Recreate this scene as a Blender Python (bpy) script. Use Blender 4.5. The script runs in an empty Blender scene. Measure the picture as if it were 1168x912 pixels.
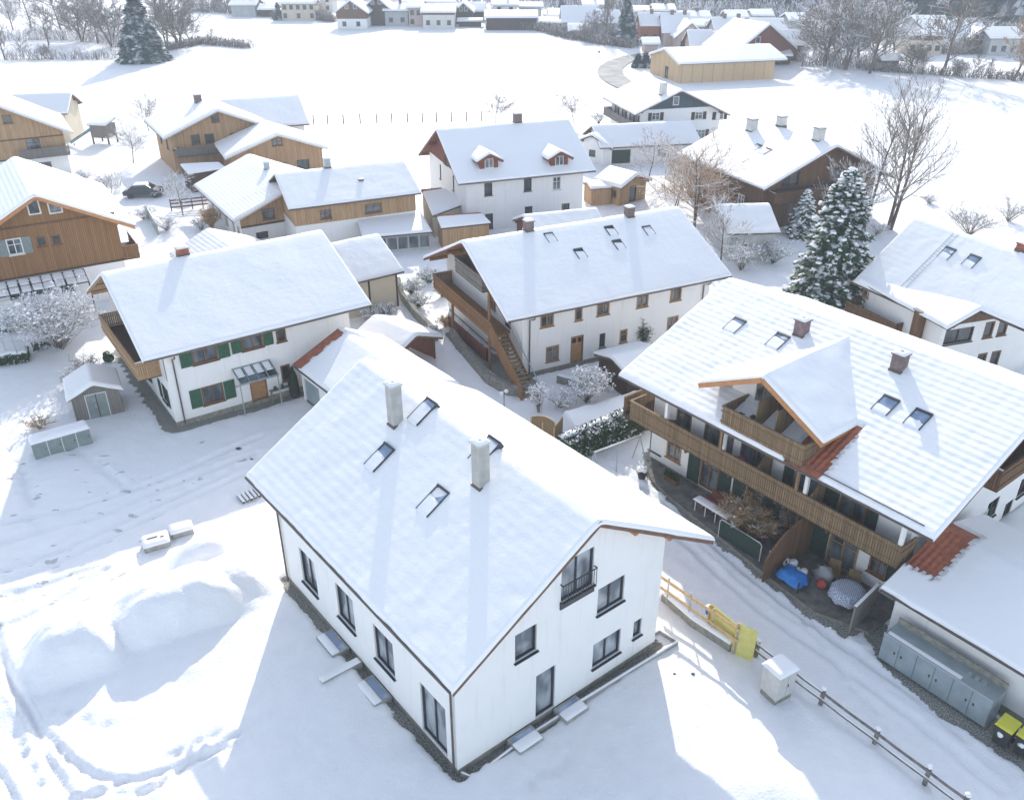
import bpy, math, random
import numpy as np
from math import sin, cos, pi, radians as R
from mathutils import Vector, Matrix
random.seed(7)
scn = bpy.context.scene
COL = scn.collection
# ------------------------------------------------------------------ camera model (used to read true ground positions)
TH = R(29); CC, SS = cos(TH), sin(TH); HC = 28.5; FX = 1000/1168
def ray(px, py):
    a = (px-584)/1000; U = -(py-456)/1000
    return (a, CC+U*SS, -SS+U*CC)
def G(px, py, z=0.0):
    d = ray(px, py); t = (z-HC)/d[2]
    return (d[0]*t, d[1]*t)
def height_at(px, py, py_top):
    x, y = G(px, py); U = -(py_top-456)/1000
    # z so that projection row is py_top
    return HC + y*(U*CC-SS)/(CC+U*SS)
# ------------------------------------------------------------------ noise
def vnoise(x, y, seed=0):
    x = np.asarray(x, float); y = np.asarray(y, float)
    xi = np.floor(x).astype(np.int64); yi = np.floor(y).astype(np.int64)
    xf = x-xi; yf = y-yi
    xf = xf*xf*(3-2*xf); yf = yf*yf*(3-2*yf)
    def h(a, b):
        n = (a*374761393 + b*668265263 + seed*974711) & 0x7fffffff
        n = ((n ^ (n >> 13))*1274126177) & 0x7fffffff
        n = n ^ (n >> 16)
        return (n & 0xffff)/65535.0
    return (h(xi, yi)*(1-xf)+h(xi+1, yi)*xf)*(1-yf)+(h(xi, yi+1)*(1-xf)+h(xi+1, yi+1)*xf)*yf
def fbm(x, y, seed=0, o=4):
    s = 0; a = .5
    for i in range(o):
        s = s+a*(vnoise(x*2**i+i*17.3, y*2**i-i*9.1, seed+i)-.5); a *= .5
    return s
# ------------------------------------------------------------------ materials
MATS = {}
def nodes(name):
    m = bpy.data.materials.new(name); m.use_nodes = True
    nt = m.node_tree; b = nt.nodes['Principled BSDF']; MATS[name] = m
    return m, nt, b
def N(nt, t, **k):
    n = nt.nodes.new(t)
    for a, v in k.items():
        if a in n.inputs.keys(): n.inputs[a].default_value = v
        else: setattr(n, a, v)
    return n
def L(nt, a, ao, b, bi): nt.links.new(a.outputs[ao], b.inputs[bi])
def mat(name, c1, c2=None, rough=.8, scale=3, detail=5, bump=.0, bscale=20, metal=0, spec=.3, stretch=(1, 1, 1), coord='Object'):
    m, nt, b = nodes(name)
    b.inputs['Roughness'].default_value = rough; b.inputs['Metallic'].default_value = metal
    b.inputs['Specular IOR Level'].default_value = spec
    tc = N(nt, 'ShaderNodeTexCoord'); mp = N(nt, 'ShaderNodeMapping'); mp.inputs['Scale'].default_value = stretch
    L(nt, tc, coord, mp, 'Vector')
    if c2:
        n = N(nt, 'ShaderNodeTexNoise'); n.inputs['Scale'].default_value = scale; n.inputs['Detail'].default_value = detail
        L(nt, mp, 'Vector', n, 'Vector')
        r = N(nt, 'ShaderNodeValToRGB'); r.color_ramp.elements[0].position = .35; r.color_ramp.elements[1].position = .68
        r.color_ramp.elements[0].color = (*c1, 1); r.color_ramp.elements[1].color = (*c2, 1)
        L(nt, n, 'Fac', r, 'Fac'); L(nt, r, 'Color', b, 'Base Color')
    else: b.inputs['Base Color'].default_value = (*c1, 1)
    if bump:
        n2 = N(nt, 'ShaderNodeTexNoise'); n2.inputs['Scale'].default_value = bscale; n2.inputs['Detail'].default_value = 4
        L(nt, mp, 'Vector', n2, 'Vector'); bp = N(nt, 'ShaderNodeBump'); bp.inputs['Strength'].default_value = bump; bp.inputs['Distance'].default_value = .05
        L(nt, n2, 'Fac', bp, 'Height'); L(nt, bp, 'Normal', b, 'Normal')
    return m
def math_(nt, op, a, b=None, v=None, clamp=False):
    n = N(nt, 'ShaderNodeMath', operation=op); n.use_clamp = clamp
    if isinstance(a, tuple): nt.links.new(a[0].outputs[a[1]], n.inputs[0])
    else: n.inputs[0].default_value = a
    if b is not None:
        if isinstance(b, tuple): nt.links.new(b[0].outputs[b[1]], n.inputs[1])
        else: n.inputs[1].default_value = b
    return (n, 0)
def planks(name, c1, c2, width=.14, dirn='xy', gap=.35, rough=.75):
    """boards: u = x+y (works on any wall of a house frame), per-board tone and dark joints"""
    m, nt, b = nodes(name); b.inputs['Roughness'].default_value = rough; b.inputs['Specular IOR Level'].default_value = .2
    tc = N(nt, 'ShaderNodeTexCoord'); sp = N(nt, 'ShaderNodeSeparateXYZ'); L(nt, tc, 'Object', sp, 'Vector')
    if dirn == 'xy': u = math_(nt, 'ADD', (sp, 'X'), (sp, 'Y'))
    elif dirn == 'z': u = math_(nt, 'ADD', (sp, 'Z'), 0.0)
    elif dirn == 'y': u = math_(nt, 'ADD', (sp, 'Y'), 0.0)
    else: u = math_(nt, 'ADD', (sp, 'X'), 0.0)
    q = math_(nt, 'DIVIDE', u, width); fl = math_(nt, 'FLOOR', q); fr = math_(nt, 'FRACT', q)
    wn = N(nt, 'ShaderNodeTexWhiteNoise', noise_dimensions='1D'); nt.links.new(fl[0].outputs[0], wn.inputs['W'])
    nz = N(nt, 'ShaderNodeTexNoise'); nz.inputs['Scale'].default_value = 1.3; nz.inputs['Detail'].default_value = 6
    mp = N(nt, 'ShaderNodeMapping'); mp.inputs['Scale'].default_value = (3, 3, .6) if dirn != 'z' else (.6, .6, 4)
    L(nt, tc, 'Object', mp, 'Vector'); L(nt, mp, 'Vector', nz, 'Vector')
    s = math_(nt, 'ADD', math_(nt, 'MULTIPLY', (wn, 'Value'), .45), math_(nt, 'MULTIPLY', (nz, 'Fac'), .9)); s = math_(nt, 'SUBTRACT', s, .15, clamp=True)
    mx = N(nt, 'ShaderNodeMix', data_type='RGBA'); mx.inputs[6].default_value = (*c1, 1); mx.inputs[7].default_value = (*c2, 1)
    nt.links.new(s[0].outputs[0], mx.inputs[0])
    j = math_(nt, 'LESS_THAN', fr, .1)
    mx2 = N(nt, 'ShaderNodeMix', data_type='RGBA'); nt.links.new(mx.outputs[2], mx2.inputs[6]); mx2.inputs[7].default_value = (c1[0]*gap, c1[1]*gap, c1[2]*gap, 1)
    nt.links.new(j[0].outputs[0], mx2.inputs[0]); nt.links.new(mx2.outputs[2], b.inputs['Base Color'])
    return m
def tiles(name, c1, c2, c3=None):
    m, nt, b = nodes(name); b.inputs['Roughness'].default_value = .7
    tc = N(nt, 'ShaderNodeTexCoord'); sp = N(nt, 'ShaderNodeSeparateXYZ'); L(nt, tc, 'Object', sp, 'Vector')
    a = math_(nt, 'MULTIPLY', (sp, 'X'), 2*pi/.3); a = math_(nt, 'SINE', a)
    fr = math_(nt, 'FRACT', math_(nt, 'DIVIDE', (sp, 'Y'), .34))
    h = math_(nt, 'ADD', math_(nt, 'MULTIPLY', a, .5), math_(nt, 'MULTIPLY', fr, .6))
    bp = N(nt, 'ShaderNodeBump'); bp.inputs['Strength'].default_value = .8; bp.inputs['Distance'].default_value = .06
    nt.links.new(h[0].outputs[0], bp.inputs['Height']); L(nt, bp, 'Normal', b, 'Normal')
    n = N(nt, 'ShaderNodeTexNoise'); n.inputs['Scale'].default_value = 4; L(nt, tc, 'Object', n, 'Vector')
    r = N(nt, 'ShaderNodeValToRGB'); r.color_ramp.elements[0].position = .3; r.color_ramp.elements[1].position = .7
    r.color_ramp.elements[0].color = (*c1, 1); r.color_ramp.elements[1].color = (*c2, 1); L(nt, n, 'Fac', r, 'Fac'); L(nt, r, 'Color', b, 'Base Color')
    return m
def snow_mat(name, bump=.25, fine=9, course=0, tint=(.9, .9, .905)):
    m, nt, b = nodes(name)
    b.inputs['Base Color'].default_value = (*tint, 1); b.inputs['Roughness'].default_value = .65; b.inputs['Specular IOR Level'].default_value = .25
    tc = N(nt, 'ShaderNodeTexCoord')
    n = N(nt, 'ShaderNodeTexNoise'); n.inputs['Scale'].default_value = fine; n.inputs['Detail'].default_value = 6; n.inputs['Roughness'].default_value = .6
    L(nt, tc, 'Object', n, 'Vector')
    n1 = N(nt, 'ShaderNodeTexNoise'); n1.inputs['Scale'].default_value = 1.7; n1.inputs['Detail'].default_value = 3; L(nt, tc, 'Object', n1, 'Vector')
    h = math_(nt, 'ADD', math_(nt, 'MULTIPLY', (n, 'Fac'), .35), math_(nt, 'MULTIPLY', (n1, 'Fac'), .9))
    if course:
        sp = N(nt, 'ShaderNodeSeparateXYZ'); L(nt, tc, 'Object', sp, 'Vector')
        w = math_(nt, 'ADD', math_(nt, 'MULTIPLY', (sp, 'Y'), 2*pi/.37), math_(nt, 'MULTIPLY', (n1, 'Fac'), 1.2))
        sw = math_(nt, 'SINE', w)
        sx = math_(nt, 'SINE', math_(nt, 'MULTIPLY', (sp, 'X'), 2*pi/.62))
        sw = math_(nt, 'ADD', sw, math_(nt, 'MULTIPLY', sx, .45))
        n3 = N(nt, 'ShaderNodeTexNoise'); n3.inputs['Scale'].default_value = .6; L(nt, tc, 'Object', n3, 'Vector')
        h = math_(nt, 'ADD', h, math_(nt, 'MULTIPLY', math_(nt, 'MULTIPLY', sw, (n3, 'Fac')), course))
    bp = N(nt, 'ShaderNodeBump'); bp.inputs['Strength'].default_value = bump; bp.inputs['Distance'].default_value = .12
    nt.links.new(h[0].outputs[0], bp.inputs['Height']); L(nt, bp, 'Normal', b, 'Normal')
    return m
def snowy(name, base1, base2, thr=.25, soft=.25, scale=2.5, snow=(.88, .88, .89), amt=.5, rough=.8):
    """snow lying on the upward faces, uneven"""
    m, nt, b = nodes(name); b.inputs['Roughness'].default_value = rough; b.inputs['Specular IOR Level'].default_value = .15
    g = N(nt, 'ShaderNodeNewGeometry'); sp = N(nt, 'ShaderNodeSeparateXYZ'); L(nt, g, 'Normal', sp, 'Vector')
    tc = N(nt, 'ShaderNodeTexCoord'); n = N(nt, 'ShaderNodeTexNoise'); n.inputs['Scale'].default_value = scale; n.inputs['Detail'].default_value = 4
    L(nt, tc, 'Object', n, 'Vector')
    s = math_(nt, 'ADD', (sp, 'Z'), math_(nt, 'MULTIPLY', math_(nt, 'SUBTRACT', (n, 'Fac'), .5), amt*4))
    s = math_(nt, 'DIVIDE', math_(nt, 'SUBTRACT', s, thr), soft, clamp=True)
    n2 = N(nt, 'ShaderNodeTexNoise'); n2.inputs['Scale'].default_value = 6; L(nt, tc, 'Object', n2, 'Vector')
    mb = N(nt, 'ShaderNodeMix', data_type='RGBA'); mb.inputs[6].default_value = (*base1, 1); mb.inputs[7].default_value = (*base2, 1); nt.links.new(n2.outputs['Fac'], mb.inputs[0])
    mx = N(nt, 'ShaderNodeMix', data_type='RGBA'); nt.links.new(mb.outputs[2], mx.inputs[6]); mx.inputs[7].default_value = (*snow, 1)
    nt.links.new(s[0].outputs[0], mx.inputs[0]); nt.links.new(mx.outputs[2], b.inputs['Base Color'])
    return m
snow_mat('snow_roof', .22, 9, .05)
snow_mat('snow_course', .25, 9, .4)
snow_mat('snow_course_strong', .5, 9, .8)
snow_mat('snow_soft', .15, 6, 0)
def stucco(name, c):
    m, nt, b = nodes(name); b.inputs['Roughness'].default_value = .9; b.inputs['Specular IOR Level'].default_value = .2
    tc = N(nt, 'ShaderNodeTexCoord'); sp = N(nt, 'ShaderNodeSeparateXYZ'); L(nt, tc, 'Object', sp, 'Vector')
    n = N(nt, 'ShaderNodeTexNoise'); n.inputs['Scale'].default_value = .9; n.inputs['Detail'].default_value = 7; L(nt, tc, 'Object', n, 'Vector')
    mp = N(nt, 'ShaderNodeMapping'); mp.inputs['Scale'].default_value = (3.5, 3.5, .25); L(nt, tc, 'Object', mp, 'Vector'); n2 = N(nt, 'ShaderNodeTexNoise'); n2.inputs['Scale'].default_value = 1.6; n2.inputs['Detail'].default_value = 5; L(nt, mp, 'Vector', n2, 'Vector')
    low = math_(nt, 'SUBTRACT', 1.0, math_(nt, 'DIVIDE', (sp, 'Z'), 1.1), clamp=True)
    low = math_(nt, 'MULTIPLY', math_(nt, 'MULTIPLY', low, low), (n, 'Fac'))
    st = math_(nt, 'MULTIPLY', math_(nt, 'SUBTRACT', (n2, 'Fac'), .55, clamp=True), .9)
    f = math_(nt, 'ADD', math_(nt, 'MULTIPLY', low, .55), st, clamp=True); f = math_(nt, 'ADD', f, math_(nt, 'MULTIPLY', math_(nt, 'SUBTRACT', (n, 'Fac'), .5, clamp=True), .3), clamp=True)
    mx = N(nt, 'ShaderNodeMix', data_type='RGBA'); nt.links.new(f[0].outputs[0], mx.inputs[0]); mx.inputs[6].default_value = (*c, 1); mx.inputs[7].default_value = (c[0]*.55, c[1]*.54, c[2]*.50, 1); nt.links.new(mx.outputs[2], b.inputs['Base Color'])
    n3 = N(nt, 'ShaderNodeTexNoise'); n3.inputs['Scale'].default_value = 30; L(nt, tc, 'Object', n3, 'Vector'); bp = N(nt, 'ShaderNodeBump'); bp.inputs['Strength'].default_value = .2; bp.inputs['Distance'].default_value = .03; L(nt, n3, 'Fac', bp, 'Height'); L(nt, bp, 'Normal', b, 'Normal')
stucco('stucco', (.85, .84, .82))
mat('stucco_warm', (.66, .63, .57), (.72, .70, .65), .9, .7, 6, .15, 30)
mat('stucco_grey', (.42, .43, .42), (.52, .53, .51), .9, .7, 6, .1, 30)
mat('stucco_pink', (.55, .42, .36), (.62, .5, .44), .9, .7, 6)
mat('stucco_beige', (.60, .52, .40), (.66, .58, .46), .9, .7, 6)
mat('brick_red', (.30, .09, .05), (.4, .14, .08), .9, 3, 6)
planks('wood_light', (.33, .20, .10), (.56, .37, .21))
planks('wood_orange', (.20, .10, .04), (.33, .18, .08), .16)
planks('wood_brown', (.12, .065, .035), (.22, .125, .07), .17)
planks('wood_dark', (.06, .04, .03), (.11, .07, .05), .2)
planks('wood_grey', (.17, .155, .14), (.27, .25, .22), .15)
planks('wood_balcony', (.16, .105, .06), (.32, .225, .13), .13)
planks('wood_ply', (.50, .34, .19), (.62, .45, .27), 2.2, 'xy', .85)
planks('wood_blue', (.05, .08, .10), (.08, .115, .14), .2)
planks('wood_red', (.16, .055, .035), (.25, .09, .06), .16)
planks('wood_tread', (.30, .20, .11), (.45, .31, .19), .3, 'y')
mat('fascia_orange', (.42, .19, .08), (.5, .25, .11), .7, 4)
mat('fascia_brown', (.16, .09, .06), (.22, .13, .09), .8, 4)
mat('fascia_dark', (.07, .05, .045), (.11, .08, .07), .8, 4)
mat('fascia_white', (.6, .58, .55), (.68, .66, .62), .8, 4)
tiles('tile_dark', (.07, .06, .06), (.12, .10, .10))
tiles('tile_red', (.31, .085, .045), (.47, .15, .075))
mat('gutter', (.12, .10, .09), (.17, .14, .12), .45, 3, metal=.6, spec=.5)
mat('anthracite', (.03, .035, .045), None, .4, spec=.5)
mat('frame_brown', (.16, .085, .045), (.22, .12, .06), .6, 5)
mat('frame_dark', (.05, .045, .04), (.08, .07, .06), .6, 5)
mat('frame_white', (.7, .7, .68), None, .5)
mat('frame_wood', (.30, .18, .09), (.38, .24, .12), .6, 5)
mat('door_wood', (.36, .18, .07), (.44, .24, .1), .6, 4)
mat('shutter_green', (.025, .095, .05), (.04, .125, .068), .6, 5)
mat('shutter_dark', (.02, .045, .035), (.03, .06, .045), .6, 5)
mat('shutter_grey', (.2, .24, .24), (.26, .3, .3), .6, 5)
mat('shutter_brown', (.07, .035, .02), (.1, .05, .03), .6, 5)
def glass(name, c1, c2, rough=.08):
    m, nt, b = nodes(name); b.inputs['Roughness'].default_value = rough; b.inputs['Specular IOR Level'].default_value = .8
    tc = N(nt, 'ShaderNodeTexCoord'); n = N(nt, 'ShaderNodeTexNoise'); n.inputs['Scale'].default_value = 1.1; n.inputs['Detail'].default_value = 2
    mp = N(nt, 'ShaderNodeMapping'); mp.inputs['Scale'].default_value = (1, 1, .5); L(nt, tc, 'Object', mp, 'Vector'); L(nt, mp, 'Vector', n, 'Vector')
    r = N(nt, 'ShaderNodeValToRGB'); r.color_ramp.elements[0].position = .42; r.color_ramp.elements[1].position = .58
    r.color_ramp.elements[0].color = (*c1, 1); r.color_ramp.elements[1].color = (*c2, 1); L(nt, n, 'Fac', r, 'Fac'); L(nt, r, 'Color', b, 'Base Color')
    return m
glass('glass', (.035, .045, .055), (.16, .19, .21))
glass('glass_dark', (.02, .025, .03), (.05, .06, .065))
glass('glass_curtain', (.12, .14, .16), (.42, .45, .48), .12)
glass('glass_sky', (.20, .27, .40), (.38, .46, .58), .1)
mat('concrete', (.30, .29, .27), (.42, .41, .38), .9, 3, 6, .3, 25)
mat('plinth', (.22, .21, .18), (.34, .33, .28), .95, 4, 6, .3, 25)
mat('stone_wall', (.16, .16, .14), (.30, .29, .26), .95, 5, 6, .4, 12)
mat('chimney_white', (.55, .54, .51), (.64, .63, .60), .9, 2, 5)
mat('chimney_concrete', (.40, .39, .36), (.50, .49, .46), .9, 2.5, 6, .15, 20)
mat('chimney_brown', (.17, .12, .115), (.24, .18, .17), .9, 5, 5, .3, 12)
mat('metal_grey', (.30, .36, .38), (.38, .44, .46), .4, 2, 4, metal=.3, spec=.5)
mat('metal_green', (.22, .26, .245), (.28, .32, .30), .5, 2, 4, metal=.2, spec=.4)
mat('metal_bright', (.5, .52, .54), None, .35, metal=.7, spec=.5)
mat('metal_dark', (.06, .065, .07), None, .5, metal=.3, spec=.4)
mat('yellow_board', (.62, .56, .16), (.70, .64, .24), .7, 3)
mat('yellow_lid', (.58, .56, .05), (.66, .63, .08), .45)
mat('bin_black', (.03, .035, .035), (.05, .055, .055), .5)
mat('paint_blue', (.02, .18, .55), (.04, .25, .66), .5, 3)
mat('paint_green_blue', (.12, .22, .25), (.18, .3, .33), .5, 3)
mat('purple_flowers', (.18, .03, .10), (.32, .08, .2), .8, 14)
mat('terracotta', (.38, .13, .07), (.46, .18, .1), .8, 6)
mat('black_plastic', (.02, .022, .025), (.04, .042, .045), .5, 6)
mat('car_paint', (.02, .035, .04), (.04, .055, .06), .25, 6, spec=.6)
mat('tarp_grey', (.33, .33, .34), (.42, .42, .43), .8, 2)
mat('cloth_red', (.42, .06, .05), (.5, .1, .08), .8, 6)
mat('cabinet', (.50, .49, .47), (.58, .57, .55), .6, 3)
mat('rail_wood', (.14, .125, .11), (.26, .24, .22), .85, 5, 5, .3, 20)
mat('new_wood', (.50, .33, .15), (.62, .44, .24), .7, 4, 5)
mat('wicker', (.20, .13, .065), (.30, .20, .11), .8, 12)
mat('asphalt', (.14, .14, .14), (.20, .20, .195), .9, 1.2, 6, .2, 30)
mat('road_snow', (.20, .20, .195), (.36, .36, .35), .85, .35, 6, .2, 10)
mat('paving', (.11, .11, .10), (.22, .21, .19), .9, 2.0, 6, .4, 14)
snowy('bark', (.10, .075, .055), (.17, .13, .10), .45, .3, 3)
snowy('twigs', (.19, .15, .12), (.30, .25, .20), .35, .35, 2.5)
snowy('twigs_snowy', (.13, .10, .08), (.22, .18, .15), -.15, .3, 2.0)
snowy('twigs_brown', (.30, .19, .10), (.46, .31, .18), .35, .4, 1.2, amt=.6)
snowy('twigs_far', (.15, .12, .10), (.27, .22, .19), .35, .5, .5, amt=.5)
snowy('twigs_far_snowy', (.18, .16, .15), (.30, .27, .25), -.25, .5, .4, amt=.7)
snowy('needles', (.03, .07, .04), (.07, .12, .06), .95, .25, 1.6, amt=.7)
snowy('needles_far', (.02, .07, .075), (.05, .11, .11), .9, .3, .7, amt=.6)
snowy('needles_forest', (.025, .05, .045), (.05, .085, .075), .7, .3, .05, amt=.7)
snowy('leaves_hedge', (.02, .045, .018), (.05, .085, .03), .78, .1, 2.2, amt=.6)
snowy('leaves_snow', (.03, .055, .03), (.06, .09, .05), .1, .3, 2.2, amt=.6)
snowy('dry_leaves', (.34, .20, .08), (.58, .40, .20), .75, .3, 3, amt=.5)
# ------------------------------------------------------------------ mesh builder
class MB:
    def __init__(s): s.v = []; s.f = []; s.m = []; s.mats = []
    def mi(s, m):
        if m not in s.mats: s.mats.append(m)
        return s.mats.index(m)
    def poly(s, pts, m):
        i = len(s.v); s.v += [tuple(p) for p in pts]; s.f.append(tuple(range(i, i+len(pts)))); s.m.append(s.mi(m))
    def hexa(s, p, m):  # p: 8 corners, bottom 0-3 ccw, top 4-7
        i = len(s.v); s.v += [tuple(q) for q in p]; k = s.mi(m)
        for f in ((3, 2, 1, 0), (4, 5, 6, 7), (0, 1, 5, 4), (1, 2, 6, 5), (2, 3, 7, 6), (3, 0, 4, 7)):
            s.f.append(tuple(i+a for a in f)); s.m.append(k)
    def box(s, x0, x1, y0, y1, z0, z1, m, fn=None):
        p = [(x0, y0, z0), (x1, y0, z0), (x1, y1, z0), (x0, y1, z0), (x0, y0, z1), (x1, y0, z1), (x1, y1, z1), (x0, y1, z1)]
        if fn: p = [fn(*q) for q in p]
        s.hexa(p, m)
    def beam(s, a, b, w, h, m, up=(0, 0, 1)):
        a = Vector(a); b = Vector(b); d = (b-a).normalized(); u = Vector(up); r = d.cross(u)
        if r.length < 1e-4: r = d.cross(Vector((1, 0, 0)))
        r.normalize(); u = r.cross(d).normalized(); r *= w/2; u *= h/2
        s.hexa([a-r-u, a+r-u, b+r-u, b-r-u, a-r+u, a+r+u, b+r+u, b-r+u], m)
    def tube(s, pts, rads, m, n=6, cap=True):
        k = s.mi(m); base = len(s.v); P = [Vector(p) for p in pts]; ref = None
        for i, p in enumerate(P):
            d = (P[min(i+1, len(P)-1)]-P[max(i-1, 0)])
            d = d.normalized() if d.length > 1e-6 else Vector((0, 0, 1))
            if ref is None: ref = Vector((1, 0, 0)) if abs(d.x) < .8 else Vector((0, 1, 0))
            a = d.cross(ref).normalized(); b = d.cross(a)
            r = rads[i] if hasattr(rads, '__len__') else rads
            for j in range(n):
                t = 2*pi*j/n; s.v.append(tuple(p+a*(r*cos(t))+b*(r*sin(t))))
        for i in range(len(P)-1):
            for j in range(n):
                j2 = (j+1) % n
                s.f.append((base+i*n+j, base+i*n+j2, base+(i+1)*n+j2, base+(i+1)*n+j)); s.m.append(k)
        if cap and n > 3:
            s.f.append(tuple(base+j for j in range(n))[::-1]); s.m.append(k)
            s.f.append(tuple(base+(len(P)-1)*n+j for j in range(n))); s.m.append(k)
    def blob(s, c, rx, ry, rz, m, rnd=.15, seed=0, n=8, h=5):
        k = s.mi(m); base = len(s.v); rg = random.Random(seed)
        for i in range(1, h):
            ph = pi*i/h
            for j in range(n):
                t = 2*pi*j/n; q = 1+rg.uniform(-rnd, rnd)
                s.v.append((c[0]+rx*q*sin(ph)*cos(t), c[1]+ry*q*sin(ph)*sin(t), c[2]+rz*q*cos(ph)))
        top = len(s.v); s.v.append((c[0], c[1], c[2]+rz)); s.v.append((c[0], c[1], c[2]-rz))
        for i in range(h-2):
            for j in range(n):
                j2 = (j+1) % n; s.f.append((base+i*n+j, base+(i+1)*n+j, base+(i+1)*n+j2, base+i*n+j2)); s.m.append(k)
        for j in range(n):
            j2 = (j+1) % n; s.f.append((top, base+j, base+j2)); s.m.append(k)
            s.f.append((top+1, base+(h-2)*n+j2, base+(h-2)*n+j)); s.m.append(k)
    def grid(s, V, m, flip=False):
        """V: array (nu,nv,3)"""
        nu, nv = V.shape[:2]; base = len(s.v); k = s.mi(m)
        s.v += [tuple(p) for p in V.reshape(-1, 3).tolist()]
        for i in range(nu-1):
            for j in range(nv-1):
                a = base+i*nv+j; q = (a, a+nv, a+nv+1, a+1)
                s.f.append(q[::-1] if flip else q); s.m.append(k)
    def build(s, name, parent=None, smooth=False, xf=None):
        me = bpy.data.meshes.new(name); me.from_pydata(s.v, [], s.f)
        for m in s.mats: me.materials.append(MATS[m])
        me.polygons.foreach_set('material_index', s.m)
        if smooth: me.polygons.foreach_set('use_smooth', [True]*len(s.f))
        me.update(); o = bpy.data.objects.new(name, me); COL.objects.link(o)
        if parent is not None:
            o.parent = parent
            if xf: o.location = xf[0]; o.rotation_euler = (0, 0, xf[1])
        return o
def tag(o, label=None, cat=None, group=None, kind=None):
    if label: o['label'] = label
    if cat: o['category'] = cat
    if group: o['group'] = group
    if kind: o['kind'] = kind
    return o
def empty(name, loc, rz=0, label=None, cat=None, group=None):
    o = bpy.data.objects.new(name, None); o.empty_display_size = .3; COL.objects.link(o)
    o.location = loc; o.rotation_euler = (0, 0, rz); return tag(o, label, cat, group)
def copy_tree(o, parent=None):
    c = o.copy(); COL.objects.link(c)
    if parent: c.parent = parent
    for ch in list(o.children): copy_tree(ch, c)
    return c
def lin(a, b, cell, edges=(.04, .1, .2)):
    n = max(2, int(round((b-a)/cell))); A = list(np.linspace(a, b, n+1))
    A += [a+e for e in edges if a+e < (a+b)/2]+[b-e for e in edges if b-e > (a+b)/2]
    return np.array(sorted(set(round(x, 4) for x in A)))
def edge_prof(d, r=.22):
    t = np.clip(d/r, 0, 1); return np.sqrt(1-(1-t)**2)
def snow_patch(mb, c00, c10, c11, c01, t=.2, cell=.4, soft=(1, 1, 1, 1), m='snow_roof', seed=1, amp=.03, bottom=True, up=(0, 0, 1)):
    """snow lying on a bilinear patch; soft: which edges (u0,u1,v0,v1) are rounded"""
    c = [np.array(q, float) for q in (c00, c10, c11, c01)]
    lu = (np.linalg.norm(c[1]-c[0])+np.linalg.norm(c[2]-c[3]))/2; lv = (np.linalg.norm(c[3]-c[0])+np.linalg.norm(c[2]-c[1]))/2
    us = lin(0, lu, cell)/lu; vs = lin(0, lv, cell)/lv
    U, V = np.meshgrid(us, vs, indexing='ij'); Q = U[..., None]; W = V[..., None]
    P = c[0]*(1-Q)*(1-W)+c[1]*Q*(1-W)+c[2]*Q*W+c[3]*(1-Q)*W
    e = np.ones_like(U)
    if soft[0]: e = e*edge_prof(U*lu)
    if soft[1]: e = e*edge_prof((1-U)*lu)
    if soft[2]: e = e*edge_prof(V*lv)
    if soft[3]: e = e*edge_prof((1-V)*lv)
    h = t*e*(1+.5*fbm(U*lu*.8, V*lv*.8, seed))+amp*fbm(U*lu*1.5+5, V*lv*1.5, seed+9)*e
    T = P+np.array(up)*(h*.96+.02*0+t*.04)[..., None]
    mb.grid(T, m)
    nu, nv = U.shape
    for idx in ([(i, 0) for i in range(nu)], [(nu-1, j) for j in range(nv)], [(i, nv-1) for i in range(nu)][::-1], [(0, j) for j in range(nv)][::-1]):
        for (a, b) in zip(idx[:-1], idx[1:]):
            mb.poly([P[a], P[b], T[b], T[a]], m)
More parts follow.
